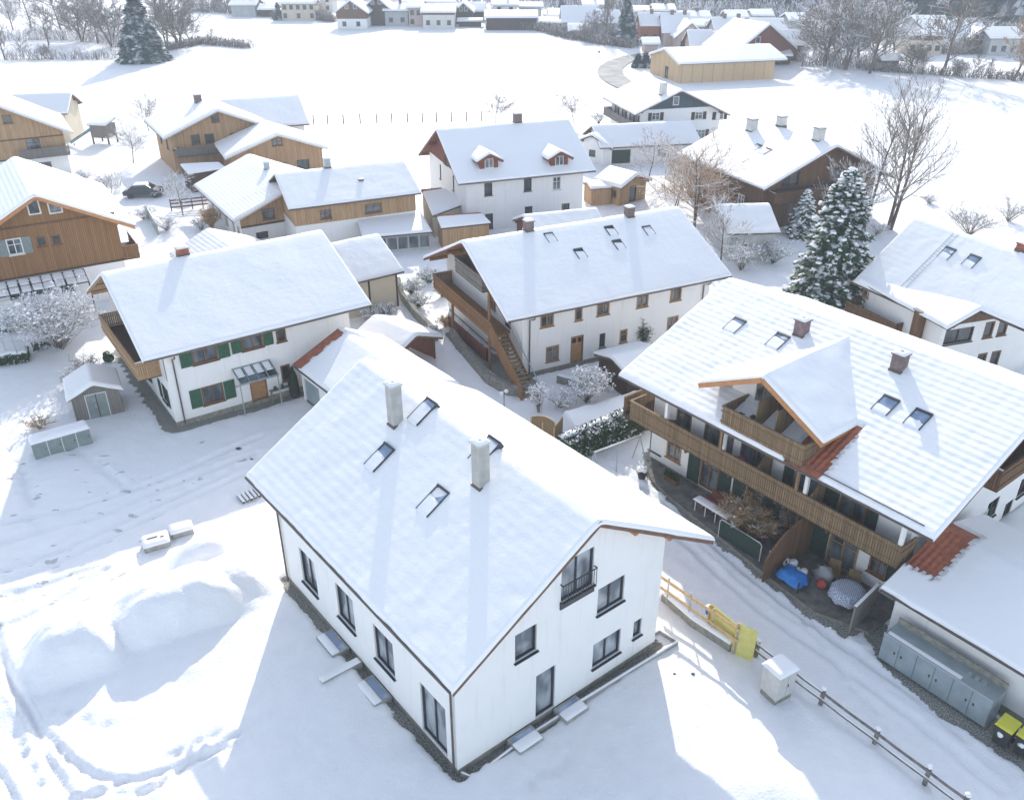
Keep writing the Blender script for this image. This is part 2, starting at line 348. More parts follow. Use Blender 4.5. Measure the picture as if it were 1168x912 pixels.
# ------------------------------------------------------------------ houses
class House:
    def __init__(s, name, P, oh, label=None, cat='house', group=None, into=None, t=.24, lower='stucco', upper=None, split=2.9,
                 gable_only=False, verge='fascia_brown', tile='tile_dark', under='fascia_brown', snow='snow_roof', cell=.5, bare=None, gutters='SN',
                 plinth=None, z0=-.4, sides='SENW', purlins=True, th=.17, roofname='roof', ripple=0, base_z=0):
        s.cx, s.cy, ph, s.rs, s.rn, Ln, s.zs, s.zn, s.zr = P; s.ph = R(ph); s.rl = Ln/2; s.t = t; s.th = th
        s.c, s.s = cos(s.ph), sin(s.ph)
        s.x0, s.x1, s.y0, s.y1 = -s.rl+oh[2], s.rl-oh[3], -s.rs+oh[0], s.rn-oh[1]
        if into is None:
            s.root = empty(name, (s.cx, s.cy, 0), s.ph, label, cat, group); s.xf = None
        else:
            p = into; s.root = p.root; dx, dy = s.cx-p.cx, s.cy-p.cy
            s.xf = ((dx*p.c+dy*p.s, -dx*p.s+dy*p.c, 0), s.ph-p.ph)
            if p.xf: raise Exception
        s.lower, s.upper, s.split, s.plinth, s.z0, s.sides, s.gable_only = lower, upper, split, plinth, z0, sides, gable_only
        s.verge, s.tile, s.under, s.snowm, s.cell, s.bare, s.gutters, s.purlins, s.roofname = verge, tile, under, snow, cell, bare, gutters, purlins, roofname
        s.holes = {k: [] for k in 'SENW'}; s.ripple = ripple; s.wins = []
    # -- pixel helpers
    def lray(s, px, py):
        d = ray(px, py); ox, oy = -s.cx, -s.cy
        return (ox*s.c+oy*s.s, -ox*s.s+oy*s.c, HC), (d[0]*s.c+d[1]*s.s, -d[0]*s.s+d[1]*s.c, d[2])
    def pl(s, px, py, n, k):
        o, d = s.lray(px, py); t = (k-sum(a*b for a, b in zip(o, n)))/sum(a*b for a, b in zip(d, n))
        return tuple(o[i]+t*d[i] for i in range(3))
    def on_roof(s, px, py, side='S'):
        m = (s.zr-s.zs)/s.rs if side == 'S' else -(s.zr-s.zn)/s.rn
        return s.pl(px, py, (0, -m, 1), s.zr)
    def on_wall(s, px, py, side):
        n, k = {'S': ((0, 1, 0), s.y0), 'N': ((0, 1, 0), s.y1), 'E': ((1, 0, 0), s.x1), 'W': ((1, 0, 0), s.x0)}[side]
        p = s.pl(px, py, n, k); c = {'S': p[0], 'N': -p[0], 'E': p[1], 'W': -p[1]}[side]
        return c, p[2]
    def ztop(s, y): return s.zr+(s.zs-s.zr)*(-y/s.rs) if y < 0 else s.zr+(s.zn-s.zr)*(y/s.rn)
    def zu(s, y): return s.ztop(y)-s.t-s.th
    def wp(s, side, u, z, n=0):
        if side == 'S': return (u, s.y0-n, z)
        if side == 'N': return (-u, s.y1+n, z)
        if side == 'E': return (s.x1+n, u, z)
        return (s.x0-n, -u, z)
    def obj(s, mb, name, parent=None, smooth=False):
        if parent is None: return mb.build(name, s.root, smooth, s.xf)
        return mb.build(name, parent, smooth)
    # -- openings
    def win(s, side, px, py, w, h, style='anth', **k):
        u, z = s.on_wall(px, py, side); s.wl(side, u, z-h/2, w, h, style, **k)
    def wl(s, side, u, z, w, h, style='anth', **k):
        if k.get('zfix') is not None: z = k['zfix']
        s.holes[side].append((u-w/2, u+w/2, z, z+h)); s.wins.append((side, u, z, w, h, style, k))
    def wallpiece(s, mb, side, zb, top, m, off=0, ua=None, ub=None):
        if side in 'SN': a, b = (s.x0, s.x1) if side == 'S' else (-s.x1, -s.x0)
        else: a, b = (s.y0, s.y1) if side == 'E' else (-s.y1, -s.y0)
        a -= off; b += off
        if ua is not None: a, b = ua, ub
        def tp(u):
            if top is not None and top < 90: zt = top
            else: zt = 99
            if side in 'SN': r = s.zu(s.y0 if side == 'S' else s.y1)+.06
            else: r = s.zu(u if side == 'E' else -u)+.06
            return min(zt, r)
        H = [h for h in s.holes[side] if h[0] > a and h[1] < b]
        br = {a, b}
        for h in H: br |= {h[0], h[1]}
        if side in 'EW' and a < 0 < b: br.add(0.0)
        if side in 'EW' and top is not None and top < 90:
            for u in np.linspace(a, b, 400):
                pass
        br = sorted(br)
        if side in 'EW' and top is not None and top < 90:   # add the columns where the slope crosses the split height
            add = []
            for p, q in zip(br[:-1], br[1:]):
                f = lambda u: s.zu(u if side == 'E' else -u)+.06-top
                if f(p)*f(q) < 0: add.append(p+(q-p)*f(p)/(f(p)-f(q)))
            br = sorted(br+add)
        if side in 'EW' and zb > s.z0+.01:
            add = []
            for p, q in zip(br[:-1], br[1:]):
                f = lambda u: s.zu(u if side == 'E' else -u)+.06-zb
                if f(p)*f(q) < 0: add.append(p+(q-p)*f(p)/(f(p)-f(q)))
            br = sorted(br+add)
        for p, q in zip(br[:-1], br[1:]):
            mid = (p+q)/2; hs = sorted([h for h in H if h[0] <= mid <= h[1]], key=lambda h: h[2])
            z = zb; t1, t2 = tp(p), tp(q)
            if max(t1, t2) <= zb+.001: continue
            for h in hs:
                if h[3] <= z: continue
                if h[2] >= min(t1, t2): break
                if h[2] > z: mb.poly([s.wp(side, p, z, off), s.wp(side, q, z, off), s.wp(side, q, h[2], off), s.wp(side, p, h[2], off)], m)
                z = h[3]
            if z < max(t1, t2): mb.poly([s.wp(side, p, z, off), s.wp(side, q, z, off), s.wp(side, q, max(t2, z), off), s.wp(side, p, max(t1, z), off)], m)
        for h in H:  # reveals
            if h[2] < zb or h[3] > (top if top else 99): 
                if not (h[3] > zb and h[2] < (top or 99)): continue
            d = -.2
            z1 = max(h[2], zb); z2 = min(h[3], top if top else 99)
            c = [(h[0], z1), (h[1], z1), (h[1], z2), (h[0], z2)]
            for i in range(4):
                p, q = c[i], c[(i+1) % 4]
                mb.poly([s.wp(side, *p, off), s.wp(side, *q, off), s.wp(side, *q, d), s.wp(side, *p, d)], m)
    def finish(s, cladding=None):
        """walls, roof, snow, windows.  cladding: dict side -> z from which boards cover the wall"""
        mb = MB(); up = {}
        cl = cladding or {}
        if s.upper and not cl: cl = {k: s.split for k in 'SENW'}
        for sd in s.sides:
            s.wallpiece(mb, sd, s.z0 if not s.plinth else s.plinth, cl.get(sd, 99), s.lower)
        w = s.obj(mb, 'wall')
        if s.plinth:
            mb = MB(); e = .03
            for sd in s.sides: s.wallpiece(mb, sd, s.z0, s.plinth, 'plinth', -.04)
            s.obj(mb, 'plinth')
        if cl:
            mb = MB(); split_ = 'S' not in cl and 'N' not in cl
            for sd in s.sides:
                if split_ and mb.f: s.obj(mb, 'wood_cladding'); mb = MB()
                if sd in cl:
                    s.wallpiece(mb, sd, cl[sd], 99, s.upper, .05)
                    if sd in 'SN': a, b = (s.x0-.05, s.x1+.05) if sd == 'S' else (-s.x1-.05, -s.x0+.05)
                    else: a, b = (s.y0-.05, s.y1+.05) if sd == 'E' else (-s.y1-.05, -s.y0+.05)
                    mb.poly([s.wp(sd, a, cl[sd], .05), s.wp(sd, b, cl[sd], .05), s.wp(sd, b, cl[sd], 0), s.wp(sd, a, cl[sd], 0)], s.upper)
            if mb.f: s.obj(mb, 'wood_cladding')
        # roof slab
        mb = MB(); rl = s.rl; t = s.t; th = s.th
        ys = [-s.rs, 0, s.rn]
        zt = [s.ztop(y)-t for y in ys]; zb = [z-th for z in zt]
        for i in (0, 1):
            a, b = ys[i], ys[i+1]
            mb.poly([(-rl, a, zt[i]), (rl, a, zt[i]), (rl, b, zt[i+1]), (-rl, b, zt[i+1])], s.tile)
            mb.poly([(-rl, b, zb[i+1]), (rl, b, zb[i+1]), (rl, a, zb[i]), (-rl, a, zb[i])], s.under)
            for x in (-rl, rl):
                mb.poly([(x, a, zb[i]), (x, b, zb[i+1]), (x, b, zt[i+1]), (x, a, zt[i])], s.verge)
                # verge board
                sx = .03 if x > 0 else -.03
                q = [(x, a, zb[i]-.06), (x+sx, a, zb[i]-.06), (x+sx, b, zb[i+1]-.06), (x, b, zb[i+1]-.06)]
                q2 = [(x, a, zt[i]+.02), (x+sx, a, zt[i]+.02), (x+sx, b, zt[i+1]+.02), (x, b, zt[i+1]+.02)]
                if x < 0: q = [q[k] for k in (1, 0, 3, 2)]; q2 = [q2[k] for k in (1, 0, 3, 2)]
                mb.hexa(q+q2, s.verge)
        for y, i in ((-s.rs, 0), (s.rn, 2)):
            mb.poly([(-rl, y, zb[i]), (rl, y, zb[i]), (rl, y, zt[i]), (-rl, y, zt[i])], s.verge)
        if s.purlins:
            for y in (0, (s.y0)*.98, s.y1*.98, s.y0*.5, s.y1*.5):
                for xa, xb in ((s.x1-.05, rl-.12), (-rl+.12, s.x0+.05)):
                    if xb-xa > .2: 
                        z = s.zu(y)-.0
                        mb.box(xa, xb, y-.09, y+.09, z-.24, z-(.02 if y else .08), s.under)
        ro = s.obj(mb, s.roofname); s.roof = ro
        # snow cover
        s.snow_cover(ro)
        # gutters
        for sd in s.gutters:
            y = -s.rs-.07 if sd == 'S' else s.rn+.07; z = s.ztop(-s.rs if sd == 'S' else s.rn)-s.t-.06
            mb = MB(); mb.tube([(-rl, y, z), (rl, y, z)], .065, 'gutter', 6); s.obj(mb, 'gutter')
        for a in s.wins: s.make_window(*a)
        return s
    def snow_cover(s, parent):
        rl = s.rl; o = .05
        s.cell = min(s.cell, max(.12, min(s.rs, s.rn)/16)); xs = lin(-rl-o, rl+o, s.cell); yc = s.cell if not s.ripple else .09
        yS = lin(-s.rs-o, 0, yc); yN = lin(0, s.rn+o, s.cell if s.ripple else yc)
        ys = np.array(sorted(set(list(yS)+list(yN))))
        if s.ripple: xs = lin(-rl-o, rl+o, min(s.cell, .16))
        X, Y = np.meshgrid(xs, ys, indexing='ij')
        base = np.where(Y < 0, s.zr+(s.zs-s.zr)*(-Y/s.rs), s.zr+(s.zn-s.zr)*(Y/s.rn))
        sd = int(abs(s.cx*13+s.cy*7)) % 97
        rad = min(.4, .05*(s.rs+s.rn)); rr = np.clip(1-np.abs(Y)/rad, 0, 1); base = base-rr*rr*.2*rad
        d = np.minimum(np.minimum(X+rl+o, rl+o-X), np.minimum(Y+s.rs+o, s.rn+o-Y))
        e = edge_prof(d, .11)
        T = s.t
        h = T*e+.08*fbm(X*.35, Y*.35, sd)*e+.05*fbm(X*1.4, Y*1.4, sd+3)*e
        if s.ripple:
            msk = np.clip(.5+1.6*fbm(X*.25, Y*.25, sd+5, 2), .15, 1)
            wav = np.sin(Y*2*pi/.37+1.2*fbm(X*.5, Y*.5, sd+8))*.6+np.sin(X*2*pi/.62+Y*1.2)*.35*(.4+vnoise(X*.8, Y*.8, sd))
            h = h+s.ripple*wav*msk*e
        low = base-T-.03
        Z = np.maximum(base-T+h, low)
        mask = None
        if s.bare is not None:
            mask = s.bare(X, Y)     # 1 where snow lies
            Z = np.where(mask > .5, Z, base-T-.03)
        # ragged lip at the eaves
        lip = .13*fbm(X*1.1, Y*1.1, sd+11)
        Y2 = Y+np.where(d < .02, lip*np.sign(Y), 0)
        V = np.stack([X, Y2, Z], -1)
        mb = MB(); mb.grid(V, s.snowm)
        nu, nv = X.shape
        B = V.copy(); B[..., 2] = base-T-.05
        for idx in ([(i, 0) for i in range(nu)], [(nu-1, j) for j in range(nv)], [(i, nv-1) for i in range(nu)][::-1], [(0, j) for j in range(nv)][::-1]):
            for (a, b) in zip(idx[:-1], idx[1:]): mb.poly([B[a], B[b], V[b], V[a]], s.snowm)
        mb.build('snow_cover', parent, True)
    def make_window(s, side, u, z, w, h, style, k):
        st = STY[style]; fm, pm, sh, mul = st[:4]
        W = lambda a, b, n: s.wp(side, a, b, n)
        def bx(mb, a0, a1, b0, b1, n0, n1, m): mb.hexa([W(a0, b0, n1), W(a1, b0, n1), W(a1, b0, n0), W(a0, b0, n0), W(a0, b1, n1), W(a1, b1, n1), W(a1, b1, n0), W(a0, b1, n0)], m)
        off = .05 if (s.upper and z > s.split-.2) else 0
        n1 = off+st[4]; n0 = n1-.12; fw = .07
        a0, a1, b0, b1 = u-w/2, u+w/2, z, z+h
        mb = MB()
        if st[4] > 0: a0 -= .05; a1 += .05; b0 -= .05; b1 += .05; fw = .1
        bx(mb, a0, a1, b0, b0+fw, n0, n1, fm); bx(mb, a0, a1, b1-fw, b1, n0, n1, fm)
        bx(mb, a0, a0+fw, b0+fw, b1-fw, n0, n1, fm); bx(mb, a1-fw, a1, b0+fw, b1-fw, n0, n1, fm)
        for i in range(1, mul+1):
            c = a0+(a1-a0)*i/(mul+1); bx(mb, c-.035, c+.035, b0+fw, b1-fw, n0, n1-.03, fm)
        if st[5]: c = b0+(b1-b0)*.62; bx(mb, a0+fw, a1-fw, c-.025, c+.025, n0+.02, n1-.04, fm)
        kind = k.get('kind', 'window')
        fo = s.obj(mb, kind)
        mb = MB(); n = n1-.09
        if kind == 'door' and pm in ('door_wood',):
            bx(mb, a0+fw, a1-fw, b0+fw, b1-fw, n-.03, n, pm)
            hh = (b1-b0)
            if k.get('lights', 1):
                for q in (0, 1):
                    c0 = a0+fw+.1+q*((a1-a0-2*fw)/2); bx(mb, c0, c0+(a1-a0)/2-.22, b1-fw-.5, b1-fw-.14, n, n+.012, 'glass_dark')
            mb.build('door_leaf', fo); m2 = MB(); bx(m2, a1-fw-.14, a1-fw-.10, b0+1.0, b0+1.12, n, n+.06, 'metal_bright'); m2.build('handle', fo)
        else:
            mb.poly([W(a0+fw/2, b0+fw/2, n), W(a1-fw/2, b0+fw/2, n), W(a1-fw/2, b1-fw/2, n), W(a0+fw/2, b1-fw/2, n)], pm); mb.build('pane', fo)
        if z > .4 and not k.get('nosill'):
            mb = MB(); bx(mb, a0-.06, a1+.06, b0-.06, b0-.005, -.1, off+.1, fm); mb.build('sill', fo)
        shm = k.get('shutter', sh)
        if shm:
            sw = k.get('sw', w*.5)
            for a, b in ((a0-sw-.03, a0-.03), (a1+.03, a1+sw+.03)):
                if k.get('only') == 'L' and a > u: continue
                if k.get('only') == 'R' and a < u: continue
                mb = MB(); bx(mb, a, b, b0, b1, off+.02, off+.06, shm)
                q = int((b1-b0)/.11)
                for i in range(q):
                    c = b0+.08+i*(b1-b0-.16)/max(q, 1); bx(mb, a+.06, b-.06, c, c+.055, off+.06, off+.08, shm)
                mb.build('shutter', fo)
        if k.get('rail'):
            mb = MB(); mt = 'metal_dark'; z1 = z+.95
            bx(mb, a0-.05, a1+.05, z1-.04, z1, off+.14, off+.18, mt); bx(mb, a0-.05, a1+.05, z+.04, z+.07, off+.14, off+.17, mt)
            q = int((a1-a0)/.12)
            for i in range(q+1):
                c = a0-.03+i*(a1-a0+.06)/q; bx(mb, c-.01, c+.01, z+.05, z1-.02, off+.15, off+.17, mt)
            for c in (a0-.04, a1+.04): bx(mb, c-.02, c+.02, z1-.04, z1, 0, off+.16, mt); bx(mb, c-.02, c+.02, z+.03, z+.07, 0, off+.16, mt)
            bx(mb, a0-.05, a1+.05, z-.3, z-.01, .0, .06, 'anthracite')
            mb.build('railing', fo)
        return fo
    def chimney(s, px, py, w=.7, d=.7, h=1.5, m='chimney_white', side='S', loc=None, cap='chimney_white', sn=True, pot=True):
        p = s.on_roof(px, py, side) if loc is None else (loc[0], loc[1], s.ztop(loc[1]))
        x, y = p[0], p[1]; y += d*.3; z = s.ztop(y)-s.t
        mb = MB(); mb.box(x-w/2, x+w/2, y-d/2, y+d/2, z-.6, z+h, m)
        mb.box(x-w/2-.04, x+w/2+.04, y-d/2-.04, y+d/2+.04, z-.65, s.ztop(y-d/2)-s.t+.28, 'gutter')
        o = s.obj(mb, 'chimney')
        mb = MB(); mb.box(x-w/2-.06, x+w/2+.06, y-d/2-.06, y+d/2+.06, z+h, z+h+.07, cap)
        if pot:
            for q in ((0, 0),): mb.tube([(x+q[0]*w/.7, y+q[1], z+h), (x+q[0]*w/.7, y+q[1], z+h+.22)], .11*w/.7, 'metal_grey', 8)
        mb.build('cap', o)
        if sn:
            mb = MB(); q = .05; snow_patch(mb, (x-w/2-q, y-d/2-q, z+h+.06), (x+w/2+q, y-d/2-q, z+h+.06), (x+w/2+q, y+d/2+q, z+h+.06), (x-w/2-q, y+d/2+q, z+h+.06), .13, .15); mb.build('snow', o, True)
        return o
    def skylight(s, px, py, w=.8, l=1.2, side='S', loc=None, cover=.55, glassm='glass_sky', lift=.01):
        p = s.on_roof(px, py, side) if loc is None else loc
        x, y = p[0], p[1]
        sg = -1 if y < 0 else 1; m = (s.zs-s.zr)/s.rs*-1 if y < 0 else (s.zn-s.zr)/s.rn
        k = 1/math.sqrt(1+m*m); ty = (0, k, m*k)  # along-slope unit, +y
        def q(a, b, n):  # a across, b up-slope, n normal
            bb = b*-sg; return (x+a, y+bb*k-n*m*k, s.ztop(y)+bb*m*k+n*k)
        def bx(mb, a0, a1, b0, b1, n0, n1, mm): 
            pts = [q(a0, b0, n0), q(a1, b0, n0), q(a1, b1, n0), q(a0, b1, n0), q(a0, b0, n1), q(a1, b0, n1), q(a1, b1, n1), q(a0, b1, n1)]
            mb.hexa(pts, mm)
        mb = MB(); f = .05; H2 = .045+lift
        bx(mb, -w/2, w/2, l/2-.1, l/2, -.25, H2+.03, 'metal_dark'); bx(mb, -w/2, -w/2+f, -l/2, l/2-.1, -.25, H2, 'metal_dark')
        bx(mb, w/2-f, w/2, -l/2, l/2-.1, -.25, H2, 'metal_dark'); bx(mb, -w/2+f, w/2-f, -l/2, -l/2+.05, -.25, .0, 'metal_dark')
        o = s.obj(mb, 'skylight')
        mb = MB(); bx(mb, -w/2+f, w/2-f, -l/2+.05, l/2-.1, -.2, H2-.045, glassm); mb.build('pane', o)
        if cover > 0:
            mb = MB(); b1 = -l/2+.02+(l-.14)*cover; n = H2-.045
            snow_patch(mb, q(-w/2+f, -l/2-.05, n), q(w/2-f, -l/2-.05, n), q(w/2-f, b1, n-.0), q(-w/2+f, b1+.12, n-.0), .05, .12, (0, 0, 1, 1), up=(0, 0, 1)); mb.build('snow', o, True)
        return o
    def downpipe(s, x, y, ztop, eave_y):
        mb = MB(); mb.tube([(x, eave_y, ztop), (x, eave_y+(y-eave_y)*.15, ztop-.15), (x, y, ztop-.45), (x, y, .1)], .05, 'gutter', 6); s.obj(mb, 'downpipe')
    def balcony(s, x0, x1, y0, y1, z, rail=('S', 'E', 'W'), hr=1.0, m='wood_balcony', snow=True, floor='wood_dark', step=.13, name='balcony', rz=None):
        mb = MB(); mb.box(x0, x1, y0, y1, z-.2, z, floor); o = s.obj(mb, name)
        mb = MB()
        for sd in rail:
            if sd in 'SN': a, b, c = x0, x1, (y0 if sd == 'S' else y1)
            else: a, b, c = y0, y1, (x0 if sd == 'W' else x1)
            n = max(1, int((b-a)/step))
            for i in range(n):
                u = a+(i+.5)*(b-a)/n; w = (b-a)/n*.42
                if sd in 'SN': mb.box(u-w, u+w, c-.02, c+.02, z-.12, z+hr-.05, m)
                else: mb.box(c-.02, c+.02, u-w, u+w, z-.12, z+hr-.05, m)
            for zz, hh in ((z+hr-.05, .08), (z+.12, .06), (z+hr*.72, .05)):
                if sd in 'SN': mb.box(a-.05, b+.05, c-.06, c+.06, zz, zz+hh, m)
                else: mb.box(c-.06, c+.06, a+.06, b-.06, zz, zz+hh, m)
        mb.build('railing', o)
        if snow:
            mb = MB()
            for sd in rail:
                if sd in 'SN': c = y0 if sd == 'S' else y1; snow_patch(mb, (x0, c-.07, z+hr+.03), (x1, c-.07, z+hr+.03), (x1, c+.07, z+hr+.03), (x0, c+.07, z+hr+.03), .07, .3, m='snow_soft')
            if mb.f: mb.build('snow', o, True)
        return o
    def gable_dormer(s, xc, hw, yb_front, zridge, zeave, yw, lower='stucco', verge='fascia_orange', snow='snow_roof', t=.22, wins=(), sill=None, oh=.35, face=None, name='dormer', cheek=None, cell=.35):
        """cross gable on the S slope: ridge along y. hw: half roof width; yb_front: verge y; yw: wall y"""
        m = (s.zr-s.zs)/s.rs
        yat = lambda z: (z-s.zr)/m     # y on the main slope at height z (negative)
        o = s.obj(MB(), name) if False else None
        mb = MB(); th = .14
        zr, ze = zridge, zeave
        # roof slabs
        for sg in (-1, 1):
            A = (xc, yb_front, zr-t); B = (xc, yat(zr), zr-t); C = (xc+sg*hw, yat(ze), ze-t); D = (xc+sg*hw, yb_front, ze-t)
            top = [A, D, C, B]; bot = [(p[0], p[1], p[2]-th) for p in top]
            if sg < 0: top = top[::-1]; bot = bot[::-1]
            mb.poly(top, s.tile); mb.poly(bot[::-1], s.under)
            for (p, q, mm) in ((A, D, verge), (D, C, verge)): mb.poly([p, q, (q[0], q[1], q[2]-th-.06), (p[0], p[1], p[2]-th-.06)], mm)
            # barge board
            mb.beam((A[0], A[1]-.03, A[2]-.09), (D[0]+sg*.05, D[1]-.03, D[2]-.09-.02), .06, .26, verge)
        body = s.obj(mb, name)
        # walls
        mb = MB(); x0, x1 = xc-hw+oh, xc+hw-oh; sl = (zr-ze)/hw; zz = lambda x: zr-t-th-abs(x-xc)*sl+.04
        zb = sill if sill is not None else s.zr+m*yw-.4
        fm = face or lower
        mb.poly([(x0, yw, zb), (x1, yw, zb), (x1, yw, zz(x1)), (xc, yw, zz(xc)), (x0, yw, zz(x0))], fm)
        for x in (x0, x1): mb.poly([(x, yw, zb), (x, yat(zb)+2.0, zb), (x, yat(zz(x))+.8, zz(x)), (x, yw, zz(x))], cheek or fm)
        mb.build('wall', body)
        mb = MB(); n = 1
        for sg in (-1, 1):
            c = [(xc, yb_front-.04, zr-t), (xc, yat(zr)+.25, zr-t), (xc+sg*(hw+.04), yat(ze)+.25, ze-t), (xc+sg*(hw+.04), yb_front-.04, ze-t)]
            snow_patch(mb, *c, t, cell, (1, 0, 0, 1), m=snow, seed=int(xc*10) % 50+5)
        mb.build('snow_cover', body, True)
        for (x, z, w, h, fmat, mul) in wins:
            mb = MB(); y = yw-.03; f = .06
            mb.box(x-w/2, x+w/2, y-.03, y+.05, z, z+f, fmat); mb.box(x-w/2, x+w/2, y-.03, y+.05, z+h-f, z+h, fmat)
            for i in range(mul+2):
                c = x-w/2+f/2+(w-f)*i/(mul+1); mb.box(c-f/2, c+f/2, y-.03, y+.05, z+f, z+h-f, fmat)
            mb.poly([(x-w/2+.02, y-.0, z+.02), (x+w/2-.02, y-.0, z+.02), (x+w/2-.02, y-.0, z+h-.02), (x-w/2+.02, y-.0, z+h-.02)], 'glass')
            mb.build('window', body)
        return body
#           frame, pane, shutter, mullions, depth offset, crossbar
STY = {
    'anth': ('anthracite', 'glass_curtain', None, 1, -.07, 0), 'anth1': ('anthracite', 'glass_curtain', None, 0, -.07, 0),
    'wood': ('frame_wood', 'glass', None, 1, .03, 1), 'wood1': ('frame_wood', 'glass_dark', None, 0, .03, 1),
    'green': ('frame_brown', 'glass', 'shutter_green', 1, .02, 0), 'brown': ('frame_brown', 'glass', None, 1, .02, 1), 'brown1': ('frame_brown', 'glass_dark', None, 0, .02, 0),
    'white': ('frame_white', 'glass', None, 1, .02, 1), 'white1': ('frame_white', 'glass', None, 0, .02, 0), 'dark': ('frame_dark', 'glass_dark', None, 1, -.04, 0), 'dark1': ('frame_dark', 'glass_dark', None, 0, -.04, 0),
    'dshut': ('frame_brown', 'glass', 'shutter_dark', 1, .02, 1), 'bshut': ('frame_white', 'glass', 'shutter_brown', 1, .02, 1), 'gshut': ('frame_white', 'glass', 'shutter_grey', 1, .02, 1),
    'door': ('frame_brown', 'door_wood', None, 0, -.02, 0), 'gate': ('frame_white', 'shutter_dark', None, 0, -.02, 0), 'garage': ('frame_white', 'metal_grey', None, 0, -.03, 0),
}
# ================================================================== THE NEAR HOUSES
# ---- main new house
mh = House('white_house', (-2.08, 32.31, -51.3, 6.72, 7.00, 16.90, 5.30, 5.13, 9.38), (.4, 2.6, 2.2, .5), 'large new white house in the foreground with plain anthracite windows and two pale chimneys', 'house',
           t=.17, th=.2, verge='fascia_brown', under='fascia_orange', snow='snow_roof', plinth=.28, ripple=.011, gutters='SN', z0=-.4)
for px, py, h in ((352, 652, 2.0), (394, 693, 1.9), (438, 742, 1.9)): mh.win('S', px, py, 1.5, h, 'anth')
u, z = mh.on_wall(494, 812, 'S'); mh.wl('S', u, .35, 1.7, 2.6, 'anth', nosill=1)
mh.win('E', 659, 655, 1.65, 1.9, 'anth', rail=1)
mh.win('E', 697, 678, 1.5, 1.35, 'anth'); mh.win('E', 600, 733, 1.05, 1.35, 'anth1'); mh.win('E', 692, 739, 1.6, 1.35, 'anth'); mh.win('E', 727, 716, .5, .95, 'anth1')
u, z = mh.on_wall(622, 795, 'E'); mh.wl('E', u, .3, 1.0, 2.35, 'anth1', kind='door', nosill=1)
mh.finish()
mh.chimney(448, 484, .52, .52, 2.05, 'chimney_concrete'); mh.chimney(545, 554, .52, .52, 2.05, 'chimney_concrete')
for px, py, cv in ((433, 521, .62), (494, 571, .6), (482, 469, .8), (553, 514, .93)): mh.skylight(px, py, .82, 1.35, cover=cv)
mh.downpipe(mh.x1-.12, mh.y0-.1, mh.ztop(-6.72)-.3, -6.72); mh.downpipe(mh.x0+.15, mh.y0-.1, mh.ztop(-6.72)-.3, -6.72)
# snow guard eyelets on the sunny slope
# ---- annex behind the main house
an = House('garage', (-8.76, 49.79, -51.3, 3.46, 3.33, 9.0, 3.01, 3.01, 4.55), (.3, .3, .4, .4), 'low garage with orange brown tiled edge between white house and farmhouse', 'garage',
           t=.2, verge='fascia_dark', tile='tile_red', snow='snow_roof', cell=.3, plinth=.25, bare=lambda X, Y: ((X+4.5) > 1.0+.1*np.sin(Y*2*pi/.34)+.12*vnoise(Y*2, Y*0, 4)).astype(float)+(Y > 0))
u, z = an.on_wall(378, 440, 'S'); an.wl('S', -2.9, .05, 2.3, 2.0, 'garage', kind='door', nosill=1); an.wl('S', .6, .05, 2.3, 2.0, 'garage', kind='door', nosill=1)
an.finish()
# ---- farmhouse left
fa = House('farmhouse', (-19.84, 56.69, 35.1, 7.23, 8.0, 15.01, 5.52, 4.9, 8.75), (.9, .9, 1.3, 1.3), 'white farmhouse with green shutters and a wooden corner balcony', 'house',
           t=.17, verge='frame_wood', under='wood_light', snow='snow_roof', plinth=.3)
fa.win('S', 233, 402, 1.5, 1.2, 'green', sw=.72); fa.win('S', 287, 387, 1.3, 1.2, 'green', sw=.65); fa.win('S', 320, 380, .55, 1.05, 'brown1')
fa.win('S', 243, 449, 1.3, 1.2, 'green', sw=.72); fa.win('S', 326, 425, .55, 1.1, 'brown1')
u, z = fa.on_wall(295, 440, 'S'); fa.wl('S', u, .15, 1.15, 2.15, 'door', kind='door', nosill=1)
fa.wl('W', 4.6, 1.0, 1.1, 1.3, 'dark', shutter='shutter_dark', sw=.5); fa.wl('W', .4, 1.0, 1.1, 1.3, 'dark', shutter='shutter_dark', sw=.5)
fa.wl('W', -1.2, 3.7, 1.6, 1.9, 'dark', nosill=1)
fa.wl('E', -2.5, 3.7, 1.2, 1.2, 'brown')
fa.upper = 'stucco_warm'; fa.split = 3.2
fa.finish({'W': 3.25})
fa.balcony(fa.x0-1.45, fa.x0+.0, -5.2, 4.0, 3.35, ('W', 'S', 'N'), 1.05, 'wood_light')
fa.chimney(209, 288, .7, .55, .7, 'brick_red', cap='terracotta', pot=False)
fa.downpipe(fa.x0+.5, fa.y0-.1, 5.1, -7.2)
# door canopy of glass on metal brackets
ux, uz = fa.on_wall(290, 415, 'S'); mb = MB(); yy = fa.y0
mb.hexa([(ux-1.5, yy-1.5, 2.35), (ux+1.0, yy-1.5, 2.35), (ux+1.0, yy-.02, 2.85), (ux-1.5, yy-.02, 2.85), (ux-1.5, yy-1.5, 2.40), (ux+1.0, yy-1.5, 2.40), (ux+1.0, yy-.02, 2.90), (ux-1.5, yy-.02, 2.90)], 'glass')
for i in range(5):
    x = ux-1.5+i*.625; mb.beam((x, yy-1.52, 2.43), (x, yy-.02, 2.93), .05, .06, 'metal_grey')
for i in range(3):
    q = i/2; mb.beam((ux-1.52, yy-1.5+q*1.46, 2.43+q*.48), (ux+1.02, yy-1.5+q*1.46, 2.43+q*.48), .05, .06, 'metal_grey')
for x in (ux-1.5, ux+1.0): mb.beam((x, yy-1.45, 2.36), (x, yy-.02, 1.6), .06, .06, 'metal_grey'); mb.beam((x, yy-1.3, 2.4), (x, yy-1.3, .0), .06, .06, 'metal_grey')
cn = fa.obj(mb, 'door_canopy')
mb = MB(); 
